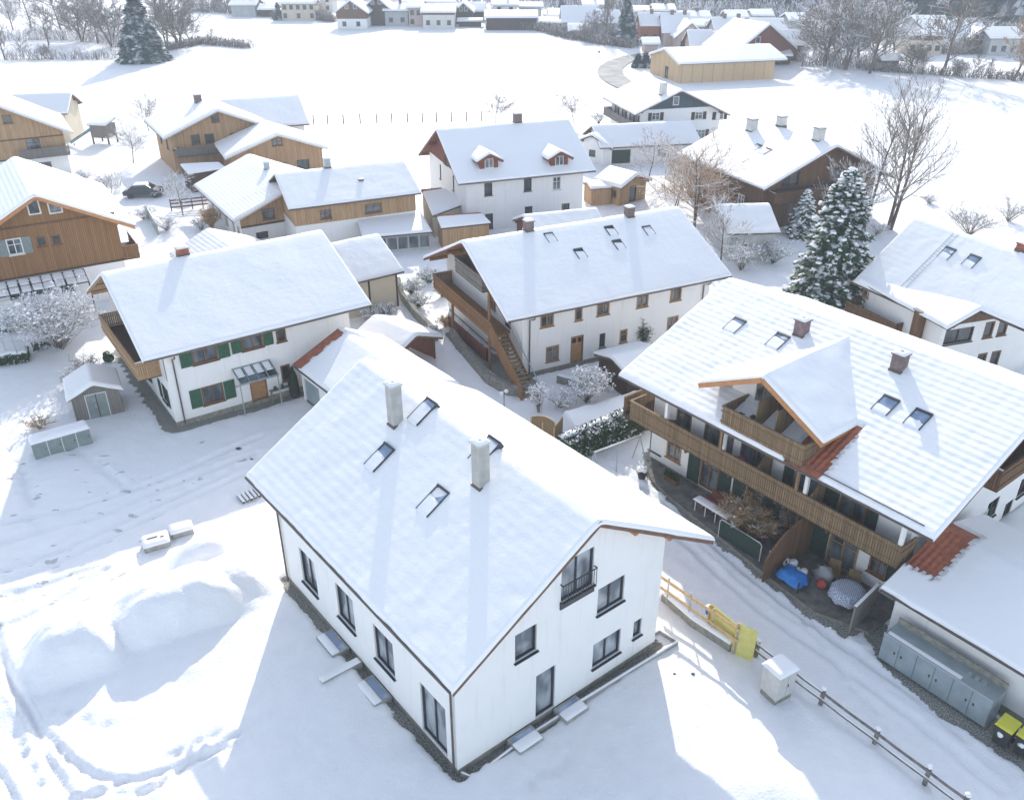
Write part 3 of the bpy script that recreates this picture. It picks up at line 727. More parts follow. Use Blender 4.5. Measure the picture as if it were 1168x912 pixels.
for i in range(4):
    snow_patch(mb, (ux-1.42+i*.625, yy-.9, 2.62), (ux-.96+i*.625, yy-.9, 2.62), (ux-.96+i*.625, yy-.1, 2.89), (ux-1.42+i*.625, yy-.1, 2.89), .05, .3)
mb.build('snow', cn, True)
# ---- farmhouse annex (open carport)
fx = House('carport', (-13.61, 68.87, 35.6, 4.07, 4.08, 6.0, 3.30, 3.30, 5.31), (.4, .4, .4, .4), 'snowy lean carport with open front behind the green shuttered farmhouse', 'carport', t=.15, verge='fascia_dark', snow='snow_roof', sides='SNW', lower='stucco_beige', gutters='S')
fx.finish()
for x in (fx.x0+.1, 0, fx.x1-.1): mb = MB(); mb.box(x-.08, x+.08, fx.y0-.02, fx.y0+.14, -.3, fx.zu(fx.y0)+.03, 'wood_dark'); fx.obj(mb, 'post')
for y in (-1.2, 1.5): mb = MB(); mb.box(fx.x1-.16, fx.x1, y-.08, y+.08, -.3, fx.zu(y)+.02, 'wood_dark'); fx.obj(mb, 'post')
# ---- house in the middle with the outside staircase
mi = House('white_house', (4.79, 63.91, 26.5, 7.23, 7.9, 18.59, 5.10, 4.6, 8.36), (.9, .9, 1.6, 1.2), 'long white house with brown windows and a wooden outside staircase on its gable end', 'house',
           t=.17, verge='wood_red', under='wood_orange', upper='wood_orange', split=5.2, plinth=.2)
for px, py, w in ((624, 363, .95), (660, 356, .5), (688, 350, .95), (733, 341, .9), (771, 334, .9)): mi.win('S', px, py, w, 1.15, 'wood' if w > .6 else 'wood1')
mi.win('S', 630, 403, .95, 1.1, 'wood'); mi.win('S', 687, 388, .5, 1.1, 'dark1'); mi.win('S', 711, 383, .55, .95, 'wood1'); mi.win('S', 767, 369, .9, 1.1, 'wood')
u, z = mi.on_wall(658, 400, 'S'); mi.wl('S', u, .15, 1.05, 2.1, 'door', kind='door', nosill=1)
mi.wl('W', 3.6, .3, 1.2, 2.0, 'wood', nosill=1); mi.wl('W', 1.0, 1.1, .9, .9, 'wood1'); mi.wl('W', -1.0, 1.1, .9, .9, 'wood1')
mi.wl('W', 1.6, 3.4, .9, .9, 'wood'); mi.wl('W', 4.0, 2.8, 1.0, 2.0, 'dark', nosill=1); mi.wl('W', .3, 5.35, 2.2, 1.7, 'dark', nosill=1)
mi.finish({'W': 5.2, 'E': 5.2})
mi.chimney(604, 263, .6, .6, .75, 'chimney_brown', pot=False, cap='chimney_brown'); mi.chimney(719, 247, .6, .6, .75, 'chimney_brown', pot=False, cap='chimney_brown')
for px, py in ((628, 271), (662, 289), (697, 263), (706, 279), (740, 263)): mi.skylight(px, py, .75, 1.0, cover=.75, glassm='glass_dark', lift=.0)
mi.downpipe(mi.x0+.5, mi.y0-.1, 4.7, -7.2); mi.downpipe(mi.x1-.6, mi.y0-.1, 4.7, -7.2)
mi.balcony(mi.x0-1.1, mi.x0, -2.2, 2.6, 5.2, ('W', 'S', 'N'), .95, 'wood_grey', snow=False)
mi.balcony(mi.x0-1.6, mi.x0, -4.4, 6.0, 2.75, ('W', 'N'), 1.0, 'wood_orange', floor='wood_orange')
# staircase going down along the gable end, towards the front
mb = MB(); n = 16; ya, yb = -4.4, -9.3; xs0, xs1 = mi.x0-1.6, mi.x0-.35
for i in range(n):
    y = ya+(yb-ya)*i/n; z = 2.75*(1-(i+1)/(n+1)); mb.box(xs0+.1, xs1-.05, y-.32, y+.02, z-.05, z, 'wood_tread')
for x in (xs0+.05, xs1): mb.beam((x, ya, 2.62), (x, yb, -.05), .09, .32, 'wood_orange')
st = mi.obj(mb, 'staircase')
mb = MB(); mb.beam((xs0, ya, 3.2), (xs0, yb, .45), .05, .95, 'wood_orange'); mb.beam((xs0, ya, 3.75), (xs0, yb, 1.0), .12, .08, 'wood_orange'); mb.box(xs0-.06, xs0+.06, yb-.1, yb+.02, -.2, 1.05, 'wood_orange'); mb.build('railing', st)
mb = MB(); mb.beam((xs1+.1, ya, 3.65), (xs1+.1, yb, .95), .05, .06, 'metal_bright'); mb.beam((xs1+.1, yb, .95), (xs1+.1, yb, 0), .05, .05, 'metal_bright'); mb.build('handrail', st)
for y in (-4.2, 2.4): mb = MB(); mb.box(mi.x0-1.6, mi.x0-1.45, y-.08, y+.08, -.2, 5.9 if y < 0 else 2.6, 'wood_orange'); mi.obj(mb, 'balcony_post')
# ---- big chalet with balconies, right
ch = House('chalet', (18.80, 42.22, -52.2, 8.69, 8.52, 18.95, 5.71, 5.96, 9.41), (1.6, 1.4, 1.4, 1.6), 'large white chalet with slatted balconies and a gabled dormer with a balcony', 'chalet',
           t=.2, verge='fascia_brown', under='wood_brown', tile='tile_red', snow='snow_course', ripple=.011, plinth=.15,
           bare=lambda X, Y: 1-((X > 1.8) & (X < 3.75-(Y+8.2)*.03+.09*np.sin(Y*2*pi/.34)+.15*vnoise(X*0, Y*2, 3)) & (Y < -5.25)).astype(float))
S = 'S'
ch.win(S, 748, 503, .95, 1.5, 'dark'); ch.win(S, 769, 512, 1.0, 1.35, 'wood')
for x, w, stl in ((-3.6, 1.2, 'dshut'), (-.4, 1.2, 'dshut'), (1.6, 1.2, 'dshut')): ch.wl(S, x, .25, w, 2.1, stl, nosill=1, sw=.85)
ch.wl(S, 4.9, .2, 1.5, 2.1, 'wood', kind='door', nosill=1, shutter='shutter_dark', sw=.9, only='L'); ch.wl(S, 6.75, 1.0, .8, 1.1, 'dshut', only='R', sw=.8)
for x, w in ((-5.8, 1.0), (-3.3, 1.9), (-.8, 1.9), (2.4, 1.5), (4.9, 1.3)): ch.wl(S, x, 3.15, w, 1.8, 'dshut', nosill=1, shutter='shutter_dark' if x > 1 else None, sw=.6)
ch.win('E', 1117, 597, 1.1, 1.25, 'white', shutter='shutter_dark', sw=.5); ch.win('E', 1149, 581, .9, 1.1, 'dark'); ch.wl('E', 1.5, 1.0, 1.2, 1.2, 'dark'); ch.wl('E', 5, 1.0, 1.2, 1.2, 'dark')
ch.wl('E', 0.3, 5.6, 1.8, 1.9, 'dark', nosill=1)
ch.finish()
ch.balcony(-8.75, 8.15, -8.35, -7.09, 3.0, ('S', 'E', 'W'), 1.05, 'wood_balcony', snow=False)
mb = MB(); snow_patch(mb, (-8.7, -8.3, 3.0), (-6.6, -8.3, 3.0), (-6.6, -7.12, 3.0), (-8.7, -7.12, 3.0), .06, .4); ch.obj(mb, 'balcony_snow', None, True)
ch.balcony(-9.3, -8.07, -8.35, -2.2, 3.0, ('W', 'N'), 1.05, 'wood_balcony')
ch.balcony(7.875, 9.2, -2.6, 4.0, 5.3, ('E', 'S', 'N'), 1.0, 'wood_brown')
# posts between the storeys, privacy screens on the balcony
for x in (-6.1, -2.05, 3.0, 8.0):
    mb = MB(); mb.box(x-.09, x+.09, -8.31, -8.13, 3.0, ch.zu(-8.2)+.02, 'stucco'); ch.obj(mb, 'balcony_post')
for x in (-7.5, -4.5, -1.5, 1.5, 4.5, 7.5):
    mb = MB(); mb.beam((x, -7.1, 2.1), (x, -8.2, 2.78), .12, .14, 'wood_brown'); mb.box(x-.06, x+.06, -8.3, -7.1, 2.62, 2.8, 'wood_brown'); ch.obj(mb, 'balcony_bracket')
for x in (-1.4+1.6, 3.35):
    mb = MB()
    mb.poly([(x, -8.3, 3.0), (x, -7.1, 3.0), (x, -7.1, 4.9), (x, -7.6, 4.85), (x, -8.0, 4.5), (x, -8.3, 4.15)], 'wood_balcony')
    mb.poly([(x+.05, -8.3, 3.0), (x+.05, -7.1, 3.0), (x+.05, -7.1, 4.9), (x+.05, -7.6, 4.85), (x+.05, -8.0, 4.5), (x+.05, -8.3, 4.15)][::-1], 'wood_balcony')
    mb.beam((x+.025, -8.3, 4.15), (x+.025, -7.1, 4.9), .07, .05, 'wood_balcony'); ch.obj(mb, 'privacy_screen')
# dormer gable
ch.tile = 'tile_red'
dm = ch.gable_dormer(-.5, 3.75, -8.0, 9.03, 7.16, -6.55, 'stucco', 'fascia_orange', 'snow_soft', .24, oh=1.0, sill=5.8, name='dormer',
                     wins=((-1.25, 5.95, 1.0, 1.75, 'frame_wood', 1), (.0, 5.95, .8, 1.9, 'frame_wood', 0), (1.35, 5.95, 1.1, 1.75, 'frame_wood', 1)))
ch.balcony(-2.15, 2.75, -8.6, -6.55, 5.72, ('S', 'E', 'W'), 1.0, 'wood_balcony', snow=False)
for x in (-.4, .75):
    mb = MB(); mb.box(x-.03, x+.03, -8.2, -6.6, 5.75, 7.55, 'wood_balcony'); ch.obj(mb, 'privacy_screen')
for x in (-2.05, 2.65):
    mb = MB(); mb.box(x-.07, x+.07, -8.58, -8.44, 4.2, 5.55, 'wood_balcony'); ch.obj(mb, 'balcony_post')
for px, py in ((911, 384), (1022, 424)): ch.chimney(px, py-2, .6, .6, .95, 'chimney_brown', cap='chimney_brown')
for px, py, cv in ((838, 371, .75), (887, 389, .7), (1010, 462, .4), (1047, 478, .4)): ch.skylight(px, py, .85, 1.15, cover=cv, glassm='glass_sky')
# snow sliding edges / snow guards
mb = MB()
for y in (-8.2,): mb.tube([(2.6, y-.35, ch.ztop(y)-.12), (8.9, y-.35, ch.ztop(y)-.12)], .03, 'gutter', 5)
ch.obj(mb, 'snow_guard')
# ---- garage bottom right
ga = House('garage', (23.69, 26.79, -53, 4.3, 4.4, 13.5, 2.84, 2.84, 4.2), (.5, .5, .5, .4), 'low white garage with a bare strip of orange tiles', 'garage', t=.15, verge='fascia_dark', tile='tile_red', snow='snow_soft', cell=.11, lower='stucco', plinth=.25,
           bare=lambda X, Y: 1-((X+6.75 < 1.45+.12*np.sin(X*0+Y*2*pi/.3)) & (Y > -2.7+.14*np.sin(X*2*pi/.3)) & (Y < 1.2)).astype(float))
ga.finish()
# ---- right house
rh = House('white_house', (31.9, 59.5, -65.0, 5.12, 5.3, 8.8, 4.70, 4.9, 8.95), (.8, .8, .8, .8), 'white house with a roof ladder and a brown half timbered bay at the right edge', 'house', t=.15, verge='fascia_brown', under='wood_brown', snow='snow_roof', ripple=.008)
rh.win('S', 1006, 341, 2.0, .6, 'dark'); rh.win('S', 988, 333, .5, .7, 'wood1'); rh.wl('S', 3.0, .6, 2.0, 1.0, 'dark')
rh.finish()
for px, py in ((1080, 289), (1108, 298)): rh.skylight(px, py, .9, 1.0, cover=.5)
rh.chimney(1153, 279, .8, .6, .8, 'brick_red', side='S', loc=(4.3, .1), cap='brick_red')
# snowed ladder
mb = MB(); a0 = Vector(rh.on_roof(1022, 336)); a1 = Vector(rh.on_roof(1128, 277)); dd = (a1-a0); rg = Vector((0, 0, .05))
ax = a0.x
for k in (-.2, .2): mb.beam((ax+k, a0.y, rh.ztop(a0.y)-.0), (ax+k, -.3, rh.ztop(-.3)-.0), .05, .05, 'metal_bright')
nn = 24
for i in range(nn):
    y = a0.y+(-.3-a0.y)*i/nn; mb.beam((ax-.2, y, rh.ztop(y)-.01), (ax+.2, y, rh.ztop(y)-.01), .03, .04, 'metal_bright')
rh.obj(mb, 'roof_ladder')
mb = MB()
for k in (-.9, -.2, .5): mb.box(2.3+k, 2.36+k, rh.y0-.08, rh.y0-.02, .9, 3.2, 'wood_dark')
for z in (1.3, 2.0, 2.7): mb.box(1.2, 3.1, rh.y0-.12, rh.y0-.07, z, z+.07, 'wood_dark')
rh.obj(mb, 'wall_trellis')
rh.balcony(-4.2, .6, rh.y0-1.3, rh.y0, 2.2, ('S', 'W', 'E'), 1.0, 'wood_brown', snow=False)
rw = House('wing', (30.52, 57.85, -71.8, 3.6, 6.5, 9.0, 4.95, 5.75, 6.46), (.6, .6, .7, .9), into=rh, t=.15, verge='fascia_dark', under='wood_brown', snow='snow_soft', upper='wood_brown', split=4.45, roofname='wing_roof', gutters='')
rw.wl('E', -1.5, 3.0, 2.4, 1.1, 'dark'); rw.wl('E', 1.0, 3.1, .7, 1.1, 'brown1'); rw.wl('E', 2.2, 3.1, .7, 1.1, 'brown1')
rw.wl('E', -1.4, .9, 2.2, 1.0, 'dark'); rw.wl('E', 1.1, .7, .7, 1.1, 'brown1'); rw.wl('E', 2.3, .7, .7, 1.1, 'brown1')
rw.finish({'E': 4.45})
mb = MB(); p = rh.pl(1052, 350, (0, 1, 0), rh.y0-1.2); mb.box(p[0]-.3, p[0]+.3, rh.y0-1.5, rh.y0-.9, -.2, 4.9, 'wood_brown'); mb.box(p[0]-.38, p[0]+.38, rh.y0-1.58, rh.y0-.82, 4.9, 5.0, 'concrete'); rh.obj(mb, 'bay_pillar')
def w2l(h, x, y): dx, dy = x-h.cx, y-h.cy; return (dx*h.c+dy*h.s, -dx*h.s+dy*h.c)
def l2w(h, x, y): return (h.cx+x*h.c-y*h.s, h.cy+x*h.s+y*h.c)
P4 = [(rh.rl-.1, -3.7), (rh.rl+6.5, -3.7), (rh.rl+6.5, 0), (rh.rl-.1, 0)]; P4 = [(x, y, rh.ztop(y)-.15) for x, y in P4]
mb = MB(); mb.hexa([(x, y, z-.17) for x, y, z in P4]+P4, 'fascia_dark'); o = rh.obj(mb, 'side_roof')
mb = MB(); snow_patch(mb, *P4, .15, .4, (0, 1, 1, 0), m='snow_roof', seed=8); mb.build('snow_cover', o, True)
# ---- brown chalet upper right
br = House('brown_chalet', (29.41, 96.12, -66.9, 8.35, 8.6, 15.74, 4.92, 4.4, 8.42), (1.2, 1.2, 1, 1.5), 'brown timber chalet with three white chimneys beside the open field', 'chalet', t=.17, verge='fascia_brown', under='wood_brown', lower='wood_brown', snow='snow_course')
br.wl('S', 3.0, 1.6, 1.0, 1.2, 'bshut', sw=.4); br.wl('S', 5.2, .5, 1.0, 2.1, 'dark'); br.wl('E', -4.0, 4.2, 2.2, 1.5, 'dark'); br.wl('E', -3.0, 1.0, 1.2, 1.3, 'brown'); br.wl('E', 1.5, 1.0, 1.2, 1.3, 'brown'); br.wl('E', 1.8, 4.4, 1.6, 1.3, 'brown')
br.finish()
br.balcony(br.x1, br.x1+1.1, -6.5, 6.0, 3.0, ('E', 'S'), 1.0, 'wood_brown')
for px, py, w in ((855, 149, 1.0), (889, 143, .8), (931, 160, .95)): br.chimney(px, py, w, .8, 1.25, 'chimney_white', cap='chimney_brown', pot=False)
br.skylight(862, 168, .9, 1.1, cover=.8, glassm='glass_dark'); br.skylight(873, 172, .9, 1.1, cover=.8, glassm='glass_dark')
# ---- house with the blue gable
bg = House('white_house', (21.53, 131.02, -75.5, 6.6, 7.6, 12.91, 4.78, 4.1, 7.64), (1, 1, 1, 1), 'white house with a slate blue boarded gable at the edge of the field', 'house', t=.17, verge='fascia_brown', under='wood_brown', upper='wood_blue', split=4.75, snow='snow_roof')
for px, py in ((740, 132), (789, 131), (813, 131)): bg.win('E', px+8, py+1, 1.1, .95, 'bshut', sw=.5)
bg.win('E', 771, 115, .8, 1.1, 'white1', nosill=1); 
for x in (-3, 0, 3, 4.8): bg.wl('S', x, 3.0, .9, 1.2, 'bshut', sw=.4)
for x in (-3.5, .5, 4): bg.wl('E', x, .6, 1.1, 1.2, 'bshut', sw=.5)
bg.finish({'E': 4.95, 'W': 4.95})
bg.balcony(-5.4, 6.0, bg.y0-1.2, bg.y0, 2.6, ('S', 'E', 'W'), .9, 'wood_grey', snow=False)
bg.chimney(754, 108, .9, .8, 1.5, 'chimney_white', cap='chimney_white')
# ---- long low white building
lw = House('outbuilding', (17.15, 118.82, 11.3, 4.25, 4.25, 13.68, 2.6, 2.6, 4.5), (.4, .4, .5, .5), 'long low white building with a dark green gate below the blue gabled house', 'outbuilding', t=.2, verge='fascia_dark', snow='snow_roof')
lw.wl('S', -3.9, .1, 2.7, 1.9, 'gate', kind='gate', nosill=1); lw.wl('S', 1.6, .9, 1.0, .8, 'brown')
lw.finish()
l2 = House('shed', (11.6, 117.3, 60, 3.0, 3.0, 5.5, 2.5, 2.5, 3.9), (.3, .3, .4, .4), 'small snowy shed against the left end of the long low white building', 'shed', t=.2, verge='fascia_dark'); l2.wl('W', 0, .9, .9, .8, 'dark1'); l2.finish()
# ---- white house with two red dormers
dh = House('white_house', (-.86, 95.07, 20.4, 7.33, 7.8, 14.81, 5.46, 4.95, 9.23), (.8, .8, 1, 1), 'white house with two small red wooden dormers on its roof', 'house', t=.17, verge='fascia_brown', under='wood_red', upper='wood_red', split=5.2, snow='snow_roof', tile='tile_red')
for px, py, h in ((557, 216, 1.3), (602, 211, 1.3), (635, 209, 1.3), (558, 254, 1.9), (603, 243, 1.4)): dh.win('S', px, py, .85, h, 'dark1' if px != 635 else 'white')
dh.wl('S', 4.5, .8, .9, 1.1, 'dark'); dh.wl('W', 2.2, 3.2, .5, 1.6, 'dark1'); dh.wl('W', -2.6, 3.2, .5, 1.6, 'dark1'); dh.wl('W', 2.2, .8, .6, 1.3, 'dark1'); dh.wl('W', -.2, 5.4, 1.0, 1.0, 'brown')
dh.finish({'W': 5.3, 'E': 5.3})
for px, py in ((557, 190), (637, 187)):
    p = dh.on_roof(px, py); yb = p[1]-.2; z0_ = dh.ztop(yb)
    dh.gable_dormer(p[0], 1.35, yb-.35, z0_+1.65, z0_+.95, yb, 'wood_red', 'wood_red', 'snow_soft', .2, oh=.4, face='wood_red', cell=.3, wins=((p[0], z0_-.0, .9, .95, 'frame_white', 1),))
dh.chimney(591, 139, .8, .7, 1.0, 'chimney_brown', cap='chimney_brown')
# ---- wood gable house, left of centre
wg = House('wooden_house', (-25.20, 91.47, -58.4, 6.34, 6.45, 14.79, 2.9, 2.7, 5.40), (.9, .9, 1, 1), 'house with a light timber gable and two small grey chimneys', 'house', t=.2, verge='fascia_white', under='wood_light', upper='wood_light', split=1.55, snow='snow_course')
for u_, z_, w in ((-2.6, 2.1, 1.2), (2.4, 2.2, 1.0), (-.6, 2.1, .9)): wg.wl('E', u_, z_, w, 1.0, 'brown')
wg.wl('E', -3.5, .2, 1.2, .7, 'dark', nosill=1); wg.wl('E', 1.5, .3, .6, .6, 'dark', nosill=1); wg.wl('E', 3.3, .3, .6, .6, 'dark', nosill=1)
for x in (-4, -1.5, 1, 3.5, 5.2): wg.wl('S', x, .3, .9, 1.2, 'white')
wg.finish({'E': 1.55, 'W': 1.55})
wg.chimney(303, 193, .5, .5, .8, 'metal_grey', cap='metal_grey')
# ---- long wooden house attached
wl_ = House('wooden_house', (-16.99, 87.23, 25.2, 4.98, 4.97, 13.0, 4.60, 4.60, 6.72), (.5, .5, .5, .5), 'long timber clad house with a plain roof right of the timber gabled house', 'house', t=.15, verge='fascia_dark', under='wood_dark', upper='wood_light', split=2.6, snow='snow_roof')
wl_.wl('S', 1.7, 3.0, 1.6, .8, 'brown'); wl_.wl('S', -3, 3.0, 1.0, .8, 'brown')
wl_.finish()
wl_.chimney(374, 191, .6, .6, .9, 'metal_grey', cap='metal_grey'); wl_.chimney(412, 206, .35, .35, .2, 'gutter', pot=False, cap='gutter', sn=False)
# conservatory lean-to roofs in front of it
def lean_to(name, label, cat, pts, zt, zb, t=.2, wall='stucco_grey', glassy=False, verge='fascia_dark', tile=None, tilestrip=0, snow='snow_roof', into=None):
    """pts: pixel corners of the snow surface, back left, back right, front right, front left"""
    P = [G(pts[0][0], pts[0][1], zt), G(pts[1][0], pts[1][1], zt), G(pts[2][0], pts[2][1], zb), G(pts[3][0], pts[3][1], zb)]
    Z = [zt, zt, zb, zb]; cx = sum(p[0] for p in P)/4; cy = sum(p[1] for p in P)/4
    rt = empty(name, (cx, cy, 0), 0, label, cat)
    P = [(p[0]-cx, p[1]-cy, z) for p, z in zip(P, Z)]
    mb = MB(); low = [(x*.93, y*.93) for x, y, z in P]; 
    for i in range(4):
        j = (i+1) % 4; a, b = low[j], low[i]
        m = wall
        mb.poly([(*a, -.3), (*b, -.3), (*b, P[i][2]-t-.1), (*a, P[j][2]-t-.1)], m)
    w = mb.build('wall', rt)
    mb = MB(); top = [(x, y, z-t) for x, y, z in P]; bot = [(x, y, z-t-.14) for x, y, z in P]
    mb.hexa([bot[3], bot[2], bot[1], bot[0], top[3], top[2], top[1], top[0]], verge)
    if tilestrip:
        f = tilestrip; a, b, c, d = top
        q = lambda p, r, s: tuple(p[k]+(r[k]-p[k])*s for k in range(3))
        mb.poly([(*q(d, a, 1-f)[:2], q(d, a, 1-f)[2]+.03), (*q(c, b, 1-f)[:2], q(c, b, 1-f)[2]+.03), (*b[:2], b[2]+.03), (*a[:2], a[2]+.03)], tile)
        top = [q(d, a, 1-f), q(c, b, 1-f), c, d]
    ro = mb.build('roof', rt)
    mb = MB(); snow_patch(mb, top[3], top[2], top[1], top[0], t, .35, m=snow, seed=int(cx) % 30); mb.build('snow_cover', ro, True)
    if glassy:
        mb = MB(); a, b = Vector((*low[3], 0)), Vector((*low[2], 0)); d = (b-a); nn = max(2, int(d.length/.9)); nrm = Vector((d.y, -d.x, 0)).normalized()*.04
        for i in range(nn):
            p = a+d*((i+.08)/nn)+nrm; q = a+d*((i+.92)/nn)+nrm; mb.poly([(p.x, p.y, .3), (q.x, q.y, .3), (q.x, q.y, zb-t-.35), (p.x, p.y, zb-t-.35)], 'glass')
        mb.build('glazing', rt)
    return rt
lean_to('conservatory', 'glazed conservatory with a snowy sloping roof below the long timber house', 'conservatory', ((403, 236), (467, 219), (493, 262), (413, 269)), 2.9, 2.0, glassy=True)
lean_to('shed', 'white shed with a red tiled ridge strip left of the red dormer house', 'shed', ((480, 214), (503, 212), (534, 229), (493, 244)), 3.6, 2.5, wall='stucco_beige', tile='tile_red', tilestrip=.12)
lean_to('garage', 'timber garage with a flat snowy roof in front of the red dormer house', 'garage', ((497, 243), (548, 240), (560, 252), (503, 258)), 2.9, 2.6, wall='wood_light', tile='tile_red', tilestrip=.2)
# ---- chalet upper left with wing and rear roof
ul = House('wooden_chalet', (-39.28, 116.77, -59.6, 6.92, 7.05, 12.05, 4.94, 4.6, 7.63), (1, 1, 1, 1), 'timber chalet with two gables and a brick chimney by the open field', 'chalet', t=.2, verge='fascia_white', under='wood_light', lower='wood_light', snow='snow_course')
for px, py, w in ((223, 159, 1.0), (239, 158, 1.1), (267, 157, .9)): ul.win('E', px, py, w, 1.1, 'brown1')
ul.win('E', 245, 134, .9, 1.1, 'brown1'); ul.wl('S', 2, 2.6, 1.0, 1.2, 'dark'); ul.wl('S', -2, 2.6, 1.0, 1.2, 'dark')
ul.finish()
ul.chimney(224, 117, .9, .8, 1.0, 'chimney_brown', cap='chimney_brown', pot=False)
uw = House('wing', (-29.79, 111.02, -65.1, 6.5, 5.9, 8.00, 3.4, 3.4, 5.60), (.6, .6, 1, .8), into=ul, t=.2, verge='fascia_white', under='wood_light', lower='wood_light', snow='snow_course', roofname='wing_roof', gutters='')
uw.win('E', 316, 162, 1.2, .8, 'brown'); uw.wl('E', -1.5, .2, 4.4, 1.6, 'dark', nosill=1); uw.wl('E', 2.8, .3, 1.5, 1.6, 'dark', nosill=1); uw.finish()
ur = House('rear_wing', (-35.4, 125.6, 22.2, 6.27, 6.26, 12, 3.80, 3.73, 6.51), (.6, .6, .6, .6), into=ul, t=.2, lower='stucco', snow='snow_roof', roofname='rear_roof', gutters='S'); ur.wl('S', 3, .8, 1.2, 1.0, 'dark'); ur.finish()
# ---- big brown chalet left edge
bb = House('brown_chalet', (-40.04, 71.79, -58.0, 9.0, 6.6, 14.00, 5.0, 6.5, 9.95), (1.2, 1.2, 1.3, 1.3), 'big orange brown timber chalet at the left edge with a snowy glass pergola', 'chalet', t=.15, th=.3, verge='fascia_orange', under='wood_orange', upper='wood_orange', split=3.1, snow='snow_course', cell=.35)
bb.win('E', 38, 236, .8, 1.1, 'white1', nosill=1); bb.win('E', 62, 234, .9, 1.2, 'white1', nosill=1)
bb.win('E', 17, 281, 1.0, 1.2, 'gshut', sw=.6); bb.win('E', 47, 275, .6, .7, 'brown1'); bb.win('E', 64, 273, .6, .7, 'brown1')
bb.win('E', 29, 330, 2.4, 1.2, 'dark'); bb.win('E', 59, 327, .8, 1.1, 'dark1'); bb.win('E', 76, 325, .9, 1.1, 'dark1')
ZS = bb.on_wall(142, 300, 'E')[1]; ZS += .25; bb.split = ZS
bb.finish({'E': ZS, 'N': ZS, 'S': ZS})
bb.balcony(bb.x1-4.5, bb.x1-.2, bb.y1, bb.y1+1.3, ZS+.1, ('N', 'E'), 1.0, 'wood_orange')
mb = MB(); xe = bb.x1; y0_, y1_ = -7.6, 2.2
for i in range(13): y = y0_+(y1_-y0_)*i/12; mb.beam((xe+.02, y, (ZS-.12)), (xe+1.9, y, (ZS-.65)), .05, .08, 'metal_dark')
for k in (0, .5, 1): mb.beam((xe+.03+1.87*k, y0_, (ZS-.12)-.5*k), (xe+.03+1.87*k, y1_, (ZS-.12)-.5*k), .06, .08, 'metal_dark')
for y in (y0_, -2.7, y1_): mb.box(xe+1.8, xe+1.9, y-.05, y+.05, -.2, (ZS-.65), 'metal_dark')
pg = bb.obj(mb, 'pergola'); mb = MB()
for i in range(12):
    for k in (0, .5):
        ya, yb = y0_+(y1_-y0_)*(i+.1)/12, y0_+(y1_-y0_)*(i+.9)/12
        snow_patch(mb, (xe+.1+1.87*k, ya, ZS-.07-.5*k), (xe+.9+1.87*k, ya, ZS-.30-.5*k), (xe+.9+1.87*k, yb, ZS-.30-.5*k), (xe+.1+1.87*k, yb, ZS-.07-.5*k), .08, .4)
mb.build('snow', pg, True)
# espalier on the white wall
# ---- far left chalet
fl = House('wooden_chalet', (-63.37, 111.54, -59.9, 7.65, 7.34, 12.00, 5.3, 5.24, 9.19), (1, 1, 1, 1), 'weathered timber chalet cut by the left edge behind the big brown chalet', 'chalet', t=.2, verge='fascia_white', under='wood_light', upper='wood_light', split=2.3, snow='snow_course')
fl.win('E', 38, 164, 1.5, 1.3, 'brown'); fl.win('E', 52, 190, 1.3, 1.0, 'brown'); fl.win('E', 8, 136, 1.0, .9, 'brown1'); fl.wl('E', -1, .5, 1.2, 1.2, 'brown')
fl.finish({'E': 2.3, 'N': 2.3})
fl.balcony(fl.x1, fl.x1+1.0, 1.0, 6.6, 2.6, ('E', 'N'), .9, 'wood_grey', snow=False)
fr = House('outbuilding', (-70.0, 130.0, 10, 4.2, 4.2, 14.0, 4.2, 4.2, 6.2), (.5, .5, .5, .5), 'cream building with a plain grey snowy roof behind the left edge chalet', 'outbuilding', t=.2, lower='stucco_beige'); fr.finish()
# ---- beige plywood barn and others
ba = House('barn', (40.85, 186.21, 15.6, 7.24, 7.21, 23.04, 3.8, 3.8, 5.7), (.4, .4, .4, 2.4), 'long barn boarded in pale plywood at the far edge of the field', 'barn', t=.3, lower='wood_ply', verge='fascia_white', under='wood_ply', cell=1.2, snow='snow_roof')
ba.wl('W', 1.0, .1, 1.6, 2.2, 'dark', kind='door', nosill=1); ba.finish()
bf = House('brown_house', (45.30, 184, -64.9, 8.2, 8.2, 12.00, 3.4, 3.4, 8.6), (.6, .6, .6, .8), 'dark brown house with a steep sunlit roof behind the pale plywood barn', 'house', t=.3, lower='wood_red', verge='fascia_white', cell=1.2)
bf.cx, bf.cy = 51.5, 204.0; bf.root.location = (51.5, 204, 0)
bf.wl('E', -2, 4.6, 1.2, 1.2, 'white1'); bf.wl('E', 3, 1, 2, 1.5, 'dark'); bf.finish()
gx = House('outbuilding', (22.07, 82.00, 4.6, 3.82, 3.82, 4.9, 2.90, 2.90, 4.45), (.3, .3, .3, .3), 'small grey outbuilding with a snowy roof left of the big snowy spruce', 'outbuilding', t=.15, lower='stucco_grey'); gx.wl('S', -.6, 1.2, .5, .5, 'white1'); gx.finish()
pv = House('garden_pavilion', (-8.4, 57.4, -42, 2.3, 2.5, 4.6, 2.0, 2.0, 3.0), (.4, .4, .4, .4), 'open garden pavilion with a thick peaked snow roof beside the garden wall', 'pavilion', t=.25, lower='wood_red', verge='fascia_brown', sides='N', snow='snow_soft', gutters='')
pv.finish()
for x in (pv.x0, pv.x1-.14):
    for y in (pv.y0, pv.y1-.14): mb = MB(); mb.box(x, x+.14, y, y+.14, -.3, pv.zu(y+.07)+.04, 'wood_brown'); pv.obj(mb, 'post')
mb = MB()
for x in (pv.x1-.05,): mb.poly([(x, pv.y0, pv.zu(pv.y0)-.05), (x, pv.y1, pv.zu(pv.y1)-.05), (x, 0, pv.zu(0)-.02)], 'wood_red')
